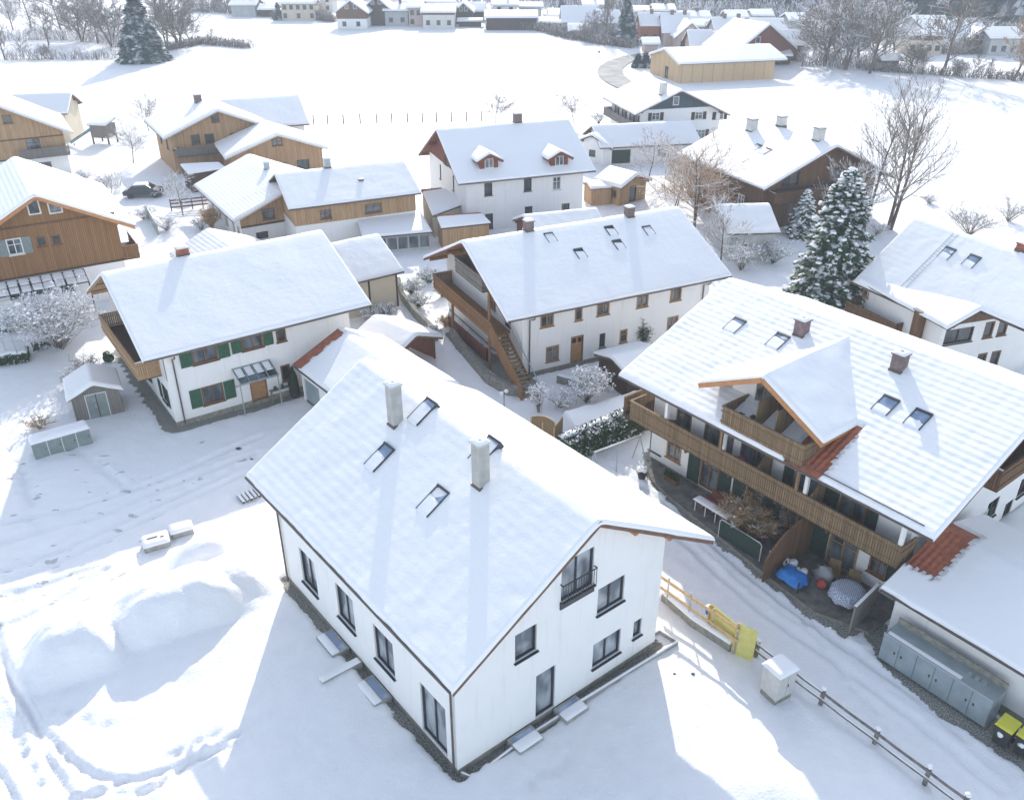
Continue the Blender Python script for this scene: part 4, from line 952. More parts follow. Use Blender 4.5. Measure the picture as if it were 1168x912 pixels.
pv.obj(mb, 'gable_board')
sh = House('garden_shed', (12.5, 98.6, -48, 2.6, 2.6, 4.2, 2.5, 2.5, 3.5), (.4, .4, .3, .5), 'wooden garden shed with a sunlit snow roof behind the long white house', 'shed', t=.25, lower='wood_light', gutters='', snow='snow_soft'); sh.wl('S', -.4, .9, .6, .7, 'brown1'); sh.wl('S', .8, .9, .6, .7, 'brown1'); sh.wl('E', 0, .1, 1.2, 1.8, 'dark1', kind='door', nosill=1); sh.finish()
s2 = House('shed', (9.6, 97.5, 15, 1.4, 1.4, 2.6, 2.2, 2.2, 2.5), (.15, .15, .15, .15), 'small brown box shed at the right corner of the red dormer house', 'shed', t=.18, lower='wood_light', gutters='', snow='snow_soft'); s2.finish()
cp = House('carport', (4.6, 81.5, 18, 2.9, 3.2, 7.4, 2.6, 2.6, 3.9), (.3, .3, .3, .3), 'low carport with a brown gable behind the ridge of the long white house', 'carport', t=.2, lower='wood_red', verge='fascia_brown', gutters=''); cp.finish()
# low hipped snowy roof behind the farmhouse
s3 = House('shed', (-25.5, 74.5, -52, 3.8, 4.2, 7.0, 2.0, 1.9, 3.6), (.3, .3, .3, .3), 'low shed under a pointed sunlit snow roof behind the green shuttered farmhouse', 'shed', t=.15, lower='wood_dark', gutters='', snow='snow_course'); s3.finish()
lean_to('carport', 'flat snowy carport roof in front of the upper left timber chalet', 'carport', ((205, 186), (250, 184), (258, 190), (214, 197)), 2.6, 2.4, wall='wood_dark')
# shed between the middle house and the chalet
s4 = House('shed', (8.3, 53.8, 28, 1.9, 2.1, 3.6, 2.1, 2.0, 2.55), (.25, .25, .25, .25), 'low dark garden shed with a flat snow roof between the staircase house and the chalet', 'shed', t=.15, lower='wood_dark', gutters='', snow='snow_soft'); s4.finish()

# ledge boards dividing the timber gables
for h_, z_, m_ in ((bb, 7.15, 'wood_brown'), (bb, ZS+.02, 'wood_dark'), (ul, 2.9, 'wood_brown'), (wg, 1.6, 'wood_dark'), (br, 3.9, 'wood_dark'), (fl, 4.6, 'wood_brown'), (fl, 2.3, 'wood_dark')):
    mb = MB(); y_ = min(-h_.y0, h_.y1)+.04
    mb.box(h_.x1+.04, h_.x1+.13, -y_, y_, z_, z_+.14, m_); h_.obj(mb, 'ledge_board')
ul.balcony(ul.x1, ul.x1+1.0, -5.6, .5, 2.45, ('E', 'S'), .8, 'wood_grey', name='balcony')
mb = MB(); p = uw; 
for y in (-3.5, -1.2, 1.2): mb = MB(); mb.box(uw.x1+.75, uw.x1+.87, y-.06, y+.06, -.2, 2.4, 'wood_light'); uw.obj(mb, 'porch_post')
# ================================================================== GROUND
def poly_sd(X, Y, P):
    """signed distance (negative inside) to a polygon"""
    d = np.full(X.shape, 1e9); ins = np.zeros(X.shape, bool); n = len(P)
    for i in range(n):
        ax, ay = P[i]; bx, by = P[(i+1) % n]; ex, ey = bx-ax, by-ay
        wx, wy = X-ax, Y-ay; t = np.clip((wx*ex+wy*ey)/(ex*ex+ey*ey+1e-9), 0, 1)
        d = np.minimum(d, np.hypot(wx-ex*t, wy-ey*t))
        c = ((ay > Y) != (by > Y)) & (X < (bx-ax)*(Y-ay)/((by-ay) if abs(by-ay) > 1e-9 else 1e-9)+ax); ins ^= c
    return np.where(ins, -d, d)
def line_d(X, Y, P):
    d = np.full(X.shape, 1e9)
    for (ax, ay), (bx, by) in zip(P[:-1], P[1:]):
        ex, ey = bx-ax, by-ay; t = np.clip(((X-ax)*ex+(Y-ay)*ey)/(ex*ex+ey*ey+1e-9), 0, 1); d = np.minimum(d, np.hypot(X-ax-ex*t, Y-ay-ey*t))
    return d
def smooth_pl(P, n=6):
    out = []; P = [P[0]]+list(P)+[P[-1]]
    for i in range(1, len(P)-2):
        for k in range(n):
            t = k/n; a, b, c, d = [np.array(P[i+j], float) for j in (-1, 0, 1, 2)]
            out.append(tuple(.5*((2*b)+(-a+c)*t+(2*a-5*b+4*c-d)*t*t+(-a+3*b-3*c+d)*t**3)))
    out.append(tuple(P[-1])); return out
gp = lambda pts: [G(*p) for p in pts]
TRACKS = [smooth_pl(gp(t)) for t in (
    [(-20, 640), (0, 735), (22, 795), (55, 842), (100, 880), (140, 890), (175, 884), (230, 858), (270, 838)],
    [(-20, 700), (6, 770), (32, 815), (52, 862), (78, 905), (100, 940)],
    [(-30, 850), (0, 885), (18, 920)], [(78, 912), (110, 905), (140, 890)],
    [(160, 905), (190, 888), (220, 868), (260, 850)])]
RUTS = [smooth_pl(gp(t)) for t in (
    [(-10, 625), (50, 606), (110, 590), (180, 560), (250, 532), (290, 516)], [(-10, 655), (40, 640), (110, 610), (190, 572), (260, 540)],
    [(-10, 684), (50, 668), (100, 650)], [(700, 530), (780, 590), (860, 660), (960, 730), (1060, 800), (1168, 870)], [(690, 545), (770, 608), (850, 680), (950, 752), (1050, 826), (1140, 900)],
    [(720, 560), (830, 632), (900, 690), (1000, 762), (1100, 840)], [(0, 470), (12, 500), (24, 540), (38, 575)], [(-10, 470), (14, 520), (30, 560), (34, 600)], [(-10, 600), (60, 586), (130, 566), (200, 540), (262, 512), (300, 496)], [(-10, 670), (70, 640), (140, 606), (210, 572), (280, 540)], [(-10, 720), (40, 700), (90, 672), (120, 650)], [(60, 500), (110, 530), (150, 560)], [(900, 520-20), (930, 700), (1000, 745)])]
def house_d(h, X, Y, pad=0):
    dx, dy = X-h.cx, Y-h.cy; lx, ly = dx*h.c+dy*h.s, -dx*h.s+dy*h.c
    ax = np.maximum(h.x0-lx, lx-h.x1); ay = np.maximum(h.y0-ly, ly-h.y1)
    return np.where((ax > 0) & (ay > 0), np.hypot(ax, ay), np.maximum(ax, ay)), lx, ly
BARE_POLYS = [
    gp([(733, 515), (738, 545), (762, 572), (800, 603), (850, 645), (885, 672), (920, 700), (965, 728), (1000, 712), (1040, 660), (900, 560), (760, 500)]),   # terrace
    gp([(985, 722), (1010, 760), (1080, 820), (1130, 850), (1180, 890), (1200, 870), (1120, 800), (1030, 735), (1000, 690)]),          # strip by the garage
    gp([(612, 436), (592, 446), (560, 424), (520, 396), (508, 380), (525, 372), (560, 400), (600, 420)]),    # yard under the staircase
    gp([(690, 440), (735, 425), (770, 405), (745, 400), (705, 418)])]
def ground_h(X, Y):
    r = np.hypot(X, Y-30); nr = np.clip(1-(r-60)/160, 0, 1)
    h = .10*fbm(X*.16, Y*.16, 3)*nr+.10*fbm(X*.8, Y*.8, 5)*nr+.05*fbm(X*2.6, Y*2.6, 8)*np.clip(1-(r-30)/60, 0, 1)
    h = h+.25*fbm(X*.02, Y*.02, 12)*(1-nr)
    # heaps of shovelled snow
    def heap(px, py, rx, ry, hh, ang, p=3.0):
        cx, cy = G(px, py); a = R(ang); u = (X-cx)*cos(a)+(Y-cy)*sin(a); v = -(X-cx)*sin(a)+(Y-cy)*cos(a)
        u = u*(1+.25*fbm(X*.5, Y*.5, int(px))); v = v*(1+.25*fbm(X*.5, Y*.5, int(py)))
        return hh*np.exp(-((np.abs(u)/rx)**p+(np.abs(v)/ry)**p))
    hp = np.zeros_like(h)
    for a in ((92, 742, 1.9, 1.9, 1.75, 20, 3.2), (205, 698, 3.1, 1.8, 2.0, 34, 3.4), (262, 668, 1.5, 1.6, 1.5, 40, 3), (238, 640, 1.6, 1.2, 1.35, 20, 2.6), (145, 722, 2.0, 1.2, 1.3, 30, 2.5), (170, 725, 4.6, 2.6, .5, 32, 2), (250, 655, 3.2, 2.6, .5, 32, 2)):
        hp = np.maximum(hp, heap(*a))
    hp = hp+np.where(hp > .15, .22*np.abs(fbm(X*1.1, Y*1.1, 91, 5))+.10*fbm(X*4.0, Y*4.0, 93, 3), 0)*np.clip(hp, 0, 1)
    h = h+hp*(1+.12*fbm(X*1.3, Y*1.3, 21))
    # soft swells along the lower right and below the white house
    for px, py, rr, hh in ((760, 800, 2.2, .28), (830, 880, 2.5, .3), (880, 905, 1.4, .35), (700, 905, 2.5, .22), (470, 860, 2.0, .25), (400, 780, 2.0, .22), (560, 905, 2.2, .2), (20, 800, 1.5, .15), (1000, 880, 2, .15)):
        cx, cy = G(px, py); h = h+hh*np.exp(-((X-cx)**2+(Y-cy)**2)/rr**2)
    for T in TRACKS:
        d = line_d(X, Y, T)+.08*fbm(X*2, Y*2, 31); h = h-.13*np.exp(-(d/.17)**4)+.05*np.exp(-((d-.32)/.12)**2)
    for T in RUTS:
        d = line_d(X, Y, T)+.25*fbm(X*1.0, Y*1.0, 33); h = h-.10*np.exp(-(d/.22)**2)+.05*np.exp(-((d-.38)/.15)**2)
    # trodden snow in the lane
    lane = np.minimum(line_d(X, Y, RUTS[3]), np.minimum(line_d(X, Y, RUTS[0]), line_d(X, Y, RUTS[1]))); h = h+.10*fbm(X*1.9, Y*1.9, 41, 5)*np.exp(-(lane/2.6)**2)
    bare = np.zeros_like(h)
    for P in BARE_POLYS:
        if abs(P[0][0]) > 1e3: continue
        sd = poly_sd(X, Y, P)+.5*fbm(X*1.6, Y*1.6, 51)+.25*fbm(X*5, Y*5, 53); bare = np.maximum(bare, np.clip(.5-sd*3.2, 0, 1))
    for hs, wd, sides in ((mh, .38, 'SE'), (fa, .8, 'SW'), (mi, .25, 'S'), (ga, .3, 'S')):
        d, lx, ly = house_d(hs, X, Y); ok = np.zeros(X.shape, bool)
        if 'S' in sides: ok |= (ly < hs.y0+.3)
        if 'E' in sides: ok |= (lx > hs.x1-.3)
        if 'W' in sides: ok |= (lx < hs.x0+.3)
        sd = d-wd+.35*fbm(X*.9, Y*.9, 61)+.25*fbm(X*3.1, Y*3.1, 62); bare = np.maximum(bare, np.where(ok, np.clip(.5-sd*4, 0, 1), 0))
    h = h*(1-bare)-.13*bare
    # little dirt spots
    dirt = np.zeros_like(h)
    rg = np.random.RandomState(4)
    for px, py, s_ in [(92, 536, .3), (100, 541, .25), (100, 550, .35), (100, 562, .2), (88, 537, .2), (40, 568, .3), (120, 520, .2), (112, 531, .2), (271, 512, .35), (278, 522, .3), (150, 588, .3), (172, 545, .18), (208, 538, .15), (120, 570, .25), (230, 505, .15), (60, 622, .2), (90, 660, .2), (35, 645, .25), (250, 500, .2), (140, 560, .15)]:
        cx, cy = G(px, py); d = np.hypot((X-cx)*.6, Y-cy)+.25*fbm(X*4, Y*4, 71); dirt = np.maximum(dirt, np.clip(1.2-d/(s_*.55), 0, 1))
    for i in range(110):
        t = [0, 1, 2, 7, 8, 9, 10, 11][rg.randint(0, 8)]; T = RUTS[t]; k = rg.randint(0, len(T)); cx, cy = T[k]; cx += rg.normal()*.6; cy += rg.normal()*.35
        u_ = (X-cx)*.87+(Y-cy)*.5; v_ = -(X-cx)*.5+(Y-cy)*.87; d = np.hypot(u_*.28, v_)+.3*fbm(X*4, Y*4, 72); dirt = np.maximum(dirt, .8*np.clip(1.1-d/(.05+.1*rg.rand()), 0, 1))
    # footprints
    for (a, b, n) in (((250, 835), (180, 872), 9), ((262, 845), (160, 905), 10), ((60, 805), (120, 835), 6), ((1060, 905), (920, 700), 16), ((650, 860), (600, 905), 6), ((15, 830), (40, 900), 7), ((115, 912), (60, 850), 5)):
        for i in range(n):
            t = (i+.5)/n; px = a[0]+(b[0]-a[0])*t+rg.normal()*4; py = a[1]+(b[1]-a[1])*t+rg.normal()*3
            cx, cy = G(px, py); h = h-.10*np.exp(-(((X-cx)/.2)**2+((Y-cy)/.26)**2)**1.5)
    return h, bare, dirt
def axis(segs):
    out = [segs[0][0]]
    for (a, b, c) in segs:
        n = max(1, int(round((b-a)/c))); out += list(np.linspace(a, b, n+1)[1:])
    return np.array(out)
gxs = axis([(-1300, -300, 50), (-300, -120, 12), (-120, -50, 2.5), (-50, -24, .5), (-24, 25, .13), (25, 50, .5), (50, 120, 2.5), (120, 300, 12), (300, 1300, 50)])
gys = axis([(-60, 16, 4), (16, 20, .5), (20, 46, .14), (46, 62, .3), (62, 110, 1.0), (110, 260, 4), (260, 420, 10), (420, 1400, 60)])
GX, GY = np.meshgrid(gxs, gys, indexing='ij')
GH, GB, GD = ground_h(GX, GY)
nx, ny = GX.shape
co_ = np.stack([GX, GY, GH], -1).reshape(-1, 3)
ii, jj = np.meshgrid(np.arange(nx-1), np.arange(ny-1), indexing='ij'); a_ = (ii*ny+jj).ravel()
fc = np.stack([a_, a_+ny, a_+ny+1, a_+1], -1)
me = bpy.data.meshes.new('ground'); me.vertices.add(len(co_)); me.vertices.foreach_set('co', co_.ravel())
me.loops.add(len(fc)*4); me.loops.foreach_set('vertex_index', fc.ravel()); me.polygons.add(len(fc))
me.polygons.foreach_set('loop_start', np.arange(len(fc))*4); me.polygons.foreach_set('loop_total', np.full(len(fc), 4)); me.polygons.foreach_set('use_smooth', np.ones(len(fc), bool))
me.update(calc_edges=True); me.validate()
for nm, arr in (('bare', GB), ('dirt', GD)):
    at = me.attributes.new(nm, 'FLOAT', 'POINT'); at.data.foreach_set('value', arr.ravel().astype(np.float32))
def gz(x, y):
    i = int(np.clip(np.searchsorted(gxs, x), 1, nx-1)); j = int(np.clip(np.searchsorted(gys, y), 1, ny-1))
    return float(min(GH[i-1, j-1], GH[i, j], GH[i-1, j], GH[i, j-1]))
# ground material
m, nt, b = nodes('ground'); b.inputs['Roughness'].default_value = .7; b.inputs['Specular IOR Level'].default_value = .2
tc = N(nt, 'ShaderNodeTexCoord'); at = N(nt, 'ShaderNodeAttribute'); at.attribute_name = 'bare'; ad = N(nt, 'ShaderNodeAttribute'); ad.attribute_name = 'dirt'
n1 = N(nt, 'ShaderNodeTexNoise'); n1.inputs['Scale'].default_value = 9; n1.inputs['Detail'].default_value = 6; L(nt, tc, 'Object', n1, 'Vector')
n2 = N(nt, 'ShaderNodeTexNoise'); n2.inputs['Scale'].default_value = 1.1; n2.inputs['Detail'].default_value = 7; n2.inputs['Roughness'].default_value = .6; L(nt, tc, 'Object', n2, 'Vector')
rp = N(nt, 'ShaderNodeValToRGB'); e = rp.color_ramp.elements; e[0].position = .38; e[0].color = (.12, .12, .095, 1); e[1].position = .62; e[1].color = (.42, .41, .38, 1); ng = N(nt, 'ShaderNodeTexNoise'); ng.inputs['Scale'].default_value = 16; ng.inputs['Detail'].default_value = 8; L(nt, tc, 'Object', ng, 'Vector'); L(nt, ng, 'Fac', rp, 'Fac')
sn = N(nt, 'ShaderNodeValToRGB'); e = sn.color_ramp.elements; e[0].position = .3; e[0].color = (.86, .86, .87, 1); e[1].position = .7; e[1].color = (.91, .91, .915, 1); L(nt, n2, 'Fac', sn, 'Fac')
f = math_(nt, 'ADD', (at, 'Fac'), math_(nt, 'MULTIPLY', math_(nt, 'SUBTRACT', (n1, 'Fac'), .5), .9)); f = math_(nt, 'DIVIDE', math_(nt, 'SUBTRACT', f, .42), .16, clamp=True)
mx = N(nt, 'ShaderNodeMix', data_type='RGBA'); nt.links.new(f[0].outputs[0], mx.inputs[0]); nt.links.new(sn.outputs['Color'], mx.inputs[6]); nt.links.new(rp.outputs['Color'], mx.inputs[7])
dq = math_(nt, 'MULTIPLY', (ad, 'Fac'), 1.6); dq = math_(nt, 'SUBTRACT', math_(nt, 'ADD', dq, (n1, 'Fac')), 1.15); dq = math_(nt, 'MULTIPLY', dq, 4, clamp=True)
dq = math_(nt, 'MULTIPLY', dq, .5)
mx2 = N(nt, 'ShaderNodeMix', data_type='RGBA'); nt.links.new(dq[0].outputs[0], mx2.inputs[0]); nt.links.new(mx.outputs[2], mx2.inputs[6]); mx2.inputs[7].default_value = (.16, .17, .18, 1)
nt.links.new(mx2.outputs[2], b.inputs['Base Color'])
hh = math_(nt, 'ADD', math_(nt, 'MULTIPLY', (n1, 'Fac'), .45), (n2, 'Fac'))
bp = N(nt, 'ShaderNodeBump'); bp.inputs['Strength'].default_value = .5; bp.inputs['Distance'].default_value = .12; nt.links.new(hh[0].outputs[0], bp.inputs['Height']); L(nt, bp, 'Normal', b, 'Normal')
me.materials.append(m)
go = bpy.data.objects.new('ground', me); COL.objects.link(go); tag(go, kind='structure')
# field road, ploughed
cl = smooth_pl(gp([(790, 62), (760, 62), (735, 64), (712, 69), (698, 77), (697, 86), (708, 95), (728, 104), (760, 116)]), 6)
mb = MB(); Lf, Rt = [], []
for i, p in enumerate(cl):
    q = np.array(cl[min(i+1, len(cl)-1)])-np.array(cl[max(i-1, 0)]); q = q/np.linalg.norm(q); nn = np.array([-q[1], q[0]])
    Lf.append(np.array(p)+nn*2.6); Rt.append(np.array(p)-nn*2.6)
V = np.array([[(*(a*(1-k/6)+c*k/6), gz(*(a*(1-k/6)+c*k/6))+.16) for k in range(7)] for a, c in zip(Lf, Rt)])
mb.grid(V, 'road_snow'); tag(mb.build('road', None, True), kind='structure')
EXPO = 1.2
# ================================================================== TREES
def rot_about(d, ang, rg):
    ax = Vector((rg.uniform(-1, 1), rg.uniform(-1, 1), rg.uniform(-1, 1))); ax = (ax-ax.project(d))
    if ax.length < 1e-3: ax = Vector((1, 0, 0))
    return Matrix.Rotation(ang, 3, ax.normalized()) @ d
def grow(mb, p, d, ln, r, lvl, spec, rg, m, trunk=None, trunkm='bark'):
    """spec: list per level of (children, angle, length ratio); tubes are tapered"""
    segs = 4 if lvl < 2 else 3; pts = [p.copy()]; dd = d.copy(); q = p.copy(); dirs = [dd.copy()]
    for i in range(segs):
        dd = (dd+Vector((rg.uniform(-1, 1), rg.uniform(-1, 1), rg.uniform(-.6, .9)))*spec['wob']+Vector((0, 0, spec['up']))*.1*lvl).normalized()
        q = q+dd*(ln/segs); pts.append(q.copy()); dirs.append(dd.copy())
    rads = [max(r*(1-.75*i/segs), spec['rmin']) for i in range(segs+1)]
    (trunk if (trunk is not None and lvl == 0) else mb).tube(pts, rads, trunkm if lvl == 0 else m, 5 if lvl < 1 else 3, cap=False)
    if lvl >= len(spec['n']): return
    n, ang, ratio = spec['n'][lvl], spec['ang'][lvl], spec['ratio'][lvl]; st = spec.get('start', .3) if lvl == 0 else .15
    for k in range(n):
        t = st+(1-st)*(k+rg.random())/n; f = t*segs; i = min(int(f), segs-1); pp = pts[i].lerp(pts[i+1], f-i)
        a = R(ang)*rg.uniform(.6, 1.3); nd = rot_about(dirs[i+1], a, rg)
        if lvl == 0: th = 2.399*k+rg.random(); nd = (dirs[i+1]*cos(a)+Vector((cos(th), sin(th), 0))*sin(a)).normalized()
        grow(mb, pp, nd, ln*ratio*rg.uniform(.7, 1.15)*(1.15-.45*t), max(r*.5*(1.1-.5*t), spec['rmin']), lvl+1, spec, rg, m)
SPEC = {
    'tall': dict(n=(15, 8, 6), ang=(42, 38, 35), ratio=(.5, .5, .5), wob=.12, up=.5, rmin=.013, start=.2),
    'round': dict(n=(15, 8, 6), ang=(62, 45, 45), ratio=(.62, .5, .5), wob=.16, up=.35, rmin=.013, start=.22),
    'farround': dict(n=(15, 8, 5), ang=(55, 42, 42), ratio=(.55, .52, .5), wob=.16, up=.4, rmin=.042, start=.22),
    'fartall': dict(n=(15, 8, 5), ang=(38, 38, 38), ratio=(.42, .5, .5), wob=.1, up=.5, rmin=.042, start=.15),
}
def bare_tree(name, x, y, h, spec='round', m='twigs', seed=1, label=None, group=None, sx=1.0, lean=(0, 0), stems=1, cat='tree', r=None, trunkm='bark'):
    rg = random.Random(seed); root = empty(name, (x, y, gz(x, y)-.05), 0, label, cat, group); tr, cr = MB(), MB()
    for s_ in range(stems):
        d = Vector((lean[0]+(rg.uniform(-.25, .25) if stems > 1 else 0), lean[1]+(rg.uniform(-.25, .25) if stems > 1 else 0), 1)).normalized()
        grow(cr, Vector((rg.uniform(-.2, .2)*(stems > 1), rg.uniform(-.2, .2)*(stems > 1), 0)), d, h*.82*(1 if s_ == 0 else rg.uniform(.7, .95)), r or h*.014, 0, SPEC[spec], rg, m, tr, trunkm)
    if sx != 1:
        cr.v = [(v[0]*sx, v[1]*sx, v[2]) for v in cr.v]
    tr.build('trunk', root, True); cr.build('crown', root); return root
def shrub(name, x, y, h, w, m='twigs_snowy', seed=1, stems=14, lumps=60, label=None, group=None, cat='shrub', tw=5, z=None):
    rg = random.Random(seed); root = empty(name, (x, y, gz(x, y)-.03 if z is None else z), 0, label, cat, group); st, tg = MB(), MB(); tips = []
    for i in range(stems):
        a = rg.uniform(0, 2*pi); sp = rg.uniform(.15, 1)**.7*w/2; tip = Vector((cos(a)*sp, sin(a)*sp, h*rg.uniform(.6, 1)*(1-.35*(sp/(w/2))**2)))
        b = Vector((rg.uniform(-.12, .12), rg.uniform(-.12, .12), 0)); mid = b.lerp(tip, .5)+Vector((0, 0, h*.12)); st.tube([b, mid, tip], [.03, .02, .01], m, 4, False)
        for k in range(tw):
            t = rg.uniform(.3, 1); p = (b.lerp(mid, t*2) if t < .5 else mid.lerp(tip, t*2-1)); d = Vector((rg.uniform(-1, 1), rg.uniform(-1, 1), rg.uniform(-.1, 1))).normalized()*h*rg.uniform(.12, .3)
            tg.tube([p, p+d*.5+Vector((0, 0, .03)), p+d], [.018, .014, .008], m, 3, False); tips += [p+d*.5, p+d]
            for q in range(2):
                d2 = Vector((rg.uniform(-1, 1), rg.uniform(-1, 1), rg.uniform(-.2, 1))).normalized()*h*.12; tg.tube([p+d*.6, p+d*.6+d2], [.013, .007], m, 3, False); tips.append(p+d*.6+d2)
    for i in range(int(lumps*1.4)):
        p = rg.choice(tips); r_ = rg.uniform(.02, .06)*(h/1.6)**.4; tg.blob(p+Vector((0, 0, .02)), r_*1.3, r_*1.3, r_*.8, 'snow_soft', .25, rg.randint(0, 999), 5, 3)
    st.build('stems', root); tg.build('crown', root); return root
def spruce(name, x, y, h, rb, label, seed=1, boughs=240, m='needles', lumps=True, group=None, k=1.0, steps=9, lump=.55, base=.04, prof=.85):
    rg = random.Random(seed); root = empty(name, (x, y, gz(x, y)-.05), 0, label, 'tree', group)
    tr = MB(); tr.tube([(0, 0, 0), (0, 0, h*.5), (0, 0, h*.98)], [h*.016, h*.009, .02], 'bark', 7); tr.build('trunk', root, True)
    mb = MB(); sm = MB()
    for i in range(boughs):
        t = (i+rg.random())/boughs; z = h*(base+(1-base)*(t**1.15)); L_ = rb*((1-z/h)**prof)*rg.uniform(.72, 1.08)+.15; a = i*2.399+rg.uniform(-.3, .3)
        dr = Vector((cos(a), sin(a), 0)); side = Vector((-sin(a), cos(a), 0)); up0 = .35 if t > .7 else .05
        P = []
        for j in range(steps+1):
            f = j/steps; P.append(Vector((0, 0, z))+dr*(L_*f)+Vector((0, 0, L_*(up0*f-.42*f*f+.12*f**3))))
        for j in range(1, steps+1):
            p = P[j]; f = j/steps; wv = L_*.34*(1.15-f)*k+.12
            for sg in (-1, 1):
                for q in range(2):
                    d = (side*sg*rg.uniform(.7, 1.1)+dr*rg.uniform(.2, .9)+Vector((0, 0, rg.uniform(-.55, -.05)))).normalized()*wv*rg.uniform(.7, 1.2)
                    wd = (P[j]-P[j-1]).normalized()*(.11*k*rg.uniform(.7, 1.3)+.02*L_); b0 = p+Vector((0, 0, rg.uniform(-.08, .06)))
                    mb.poly([b0-wd, b0+d*.6-wd*1.1+Vector((0, 0, .02)), b0+d, b0+d*.55+wd*1.1, b0+wd], m)
            if lumps and rg.random() < lump*(.4+.6*f):
                r_ = rg.uniform(.05, .22)*(.6+.1*L_)*k; off = side*rg.uniform(-.5, .5)*wv
                sm.blob(p+off+Vector((0, 0, .05)), r_*1.35, r_*1.35, r_*.6, 'snow_soft', .3, rg.randint(0, 9999), 6, 4)
        d = P[steps]-P[steps-1]; mb.poly([P[steps]-side*.1, P[steps]+d*1.4, P[steps]+side*.1], m)
    mb.poly([(-.08, 0, h*.95), (.08, 0, h*.95), (0, 0, h+.25)], m)
    cr = mb.build('crown', root)
    if sm.f: sm.build('snow', cr, True)
    return root
def hedge(name, pts, w, h, label, m='leaves_hedge', snow_t=.2, dens=260, seed=3, cat='hedge', cov=.36):
    """leafy hedge along a world polyline"""
    rg = random.Random(seed); P = [Vector((*p, 0)) for p in pts]; c = sum(P, Vector())/len(P); root = empty(name, (c.x, c.y, gz(c.x, c.y)-.05), 0, label, cat)
    mb = MB(); sn = MB()
    for a, b in zip(P[:-1], P[1:]):
        d = b-a; ln = d.length; u = d.normalized(); v = Vector((-u.y, u.x, 0)); a0 = a-c
        core = [a0-v*w*.38, a0+u*ln-v*w*.38, a0+u*ln+v*w*.38, a0+v*w*.38]
        mb.hexa([p for p in core]+[p+Vector((0, 0, h*.86)) for p in core], m)
        for i in range(int(dens*ln)):
            s_ = rg.random()*ln; q = rg.random(); 
            if q < .4: y_ = -w/2*rg.uniform(.8, 1.1); z = rg.uniform(0, h)
            elif q < .6: y_ = w/2*rg.uniform(.8, 1.1); z = rg.uniform(0, h)
            else: y_ = rg.uniform(-w/2, w/2); z = h*rg.uniform(.84, 1.06)
            p = a0+u*s_+v*y_+Vector((0, 0, z)); r1 = Vector((rg.uniform(-1, 1), rg.uniform(-1, 1), rg.uniform(-1, 1))).normalized(); r2 = r1.cross(Vector((rg.uniform(-1, 1), rg.uniform(-1, 1), rg.uniform(-1, 1)))).normalized(); k = rg.uniform(.06, .12)
            mb.poly([p-r1*k, p+r2*k*.6, p+r1*k, p-r2*k*.6], m)
        if snow_t:
            z = h*.92
            snow_patch(sn, a0-v*w*cov+Vector((0, 0, z)), a0+u*ln-v*w*cov+Vector((0, 0, z)), a0+u*ln+v*w*.55+Vector((0, 0, z)), a0+v*w*.55+Vector((0, 0, z)), snow_t, .2, m='snow_soft', seed=seed, amp=.12)
    cr = mb.build('foliage', root)
    if snow_t: sn.build('snow', root, True)
    return root
def at(px, py): return G(px, py)
def htree(px, py, top): return height_at(px, py, top)
# ---- hero trees
x, y = at(940, 366); spruce('spruce', x, y, htree(940, 366, 192), 4.1, 'tall dark spruce loaded with snow beside the big chalet roof', 5, 460, lump=.42, steps=11, k=1.1, prof=.68)
x, y = at(914, 268); spruce('spruce', x, y, htree(914, 268, 216), 2.0, 'small snow covered spruce behind the tall dark spruce', 6, 110, m='needles', lump=1.3, k=1.1)
x, y = at(165, 70); spruce('spruce', x, y, htree(165, 70, -12), 6.0, 'broad blue green spruce standing in the field at the upper left', 7, 420, m='needles_far', lump=.0, k=2.4)
x, y = at(713, 51); spruce('spruce', x, y, htree(713, 51, -3), 3.9, 'slim blue green spruce by the village behind the field road', 8, 300, m='needles_far', lump=.0, k=2.6)
for px, py, tp, lb in ((727, 77, 61, 'left one of two small dark conifers beside the curved field road'), (736, 77, 59, 'right one of two small dark conifers beside the curved field road'), (318, 23, 2, 'small dark conifer left of the brown gabled far house')):
    x, y = at(px, py); spruce('conifer', x, y, htree(px, py, tp), 1.6, lb, px, 70, m='needles_far', lump=0, k=2.4, steps=5)
x, y = at(1014, 262); bare_tree('bare_tree', x, y, htree(1014, 262, 92), 'tall', 'twigs', 11, 'tallest bare tree, rising in front of the white field behind the right house', lean=(.16, 0), stems=2)
x, y = at(985, 262); bare_tree('bare_tree', x, y, htree(985, 262, 112), 'tall', 'twigs', 12, 'slim bare tree left of the tallest bare tree', lean=(.02, 0))
x, y = at(968, 270); bare_tree('bare_tree', x, y, htree(968, 270, 175), 'round', 'twigs_snowy', 13, 'snow dusted bare tree between the brown chalet gable and the spruce')
x, y = at(1105, 268); shrub('shrub', x, y, 3.2, 6.5, 'twigs', 14, 40, 0, 'broad bare shrub behind the ridge of the right house', tw=7)
x, y = at(1150, 252); shrub('shrub', x, y, 2.6, 4, 'twigs', 15, 25, 0, 'smaller bare shrub by the right edge behind the brick chimney', tw=6)
x, y = at(793, 262); bare_tree('bare_tree', x, y, htree(793, 262, 158), 'round', 'twigs_brown', 16, 'wide russet brown tree dusted with snow behind the long white house', sx=1.25, stems=3)
x, y = at(768, 240); bare_tree('bare_tree', x, y, htree(768, 240, 178), 'round', 'twigs_brown', 56, 'lower russet brown tree left of the wide russet tree', sx=1.1, stems=2)
x, y = at(739, 207); bare_tree('bare_tree', x, y, htree(739, 207, 150), 'round', 'twigs_snowy', 17, 'grey bare tree in front of the long low white building')
x, y = at(822, 300); bare_tree('bare_tree', x, y, htree(822, 300, 226), 'round', 'twigs_snowy', 18, 'snowy bare tree at the right end of the long white house')
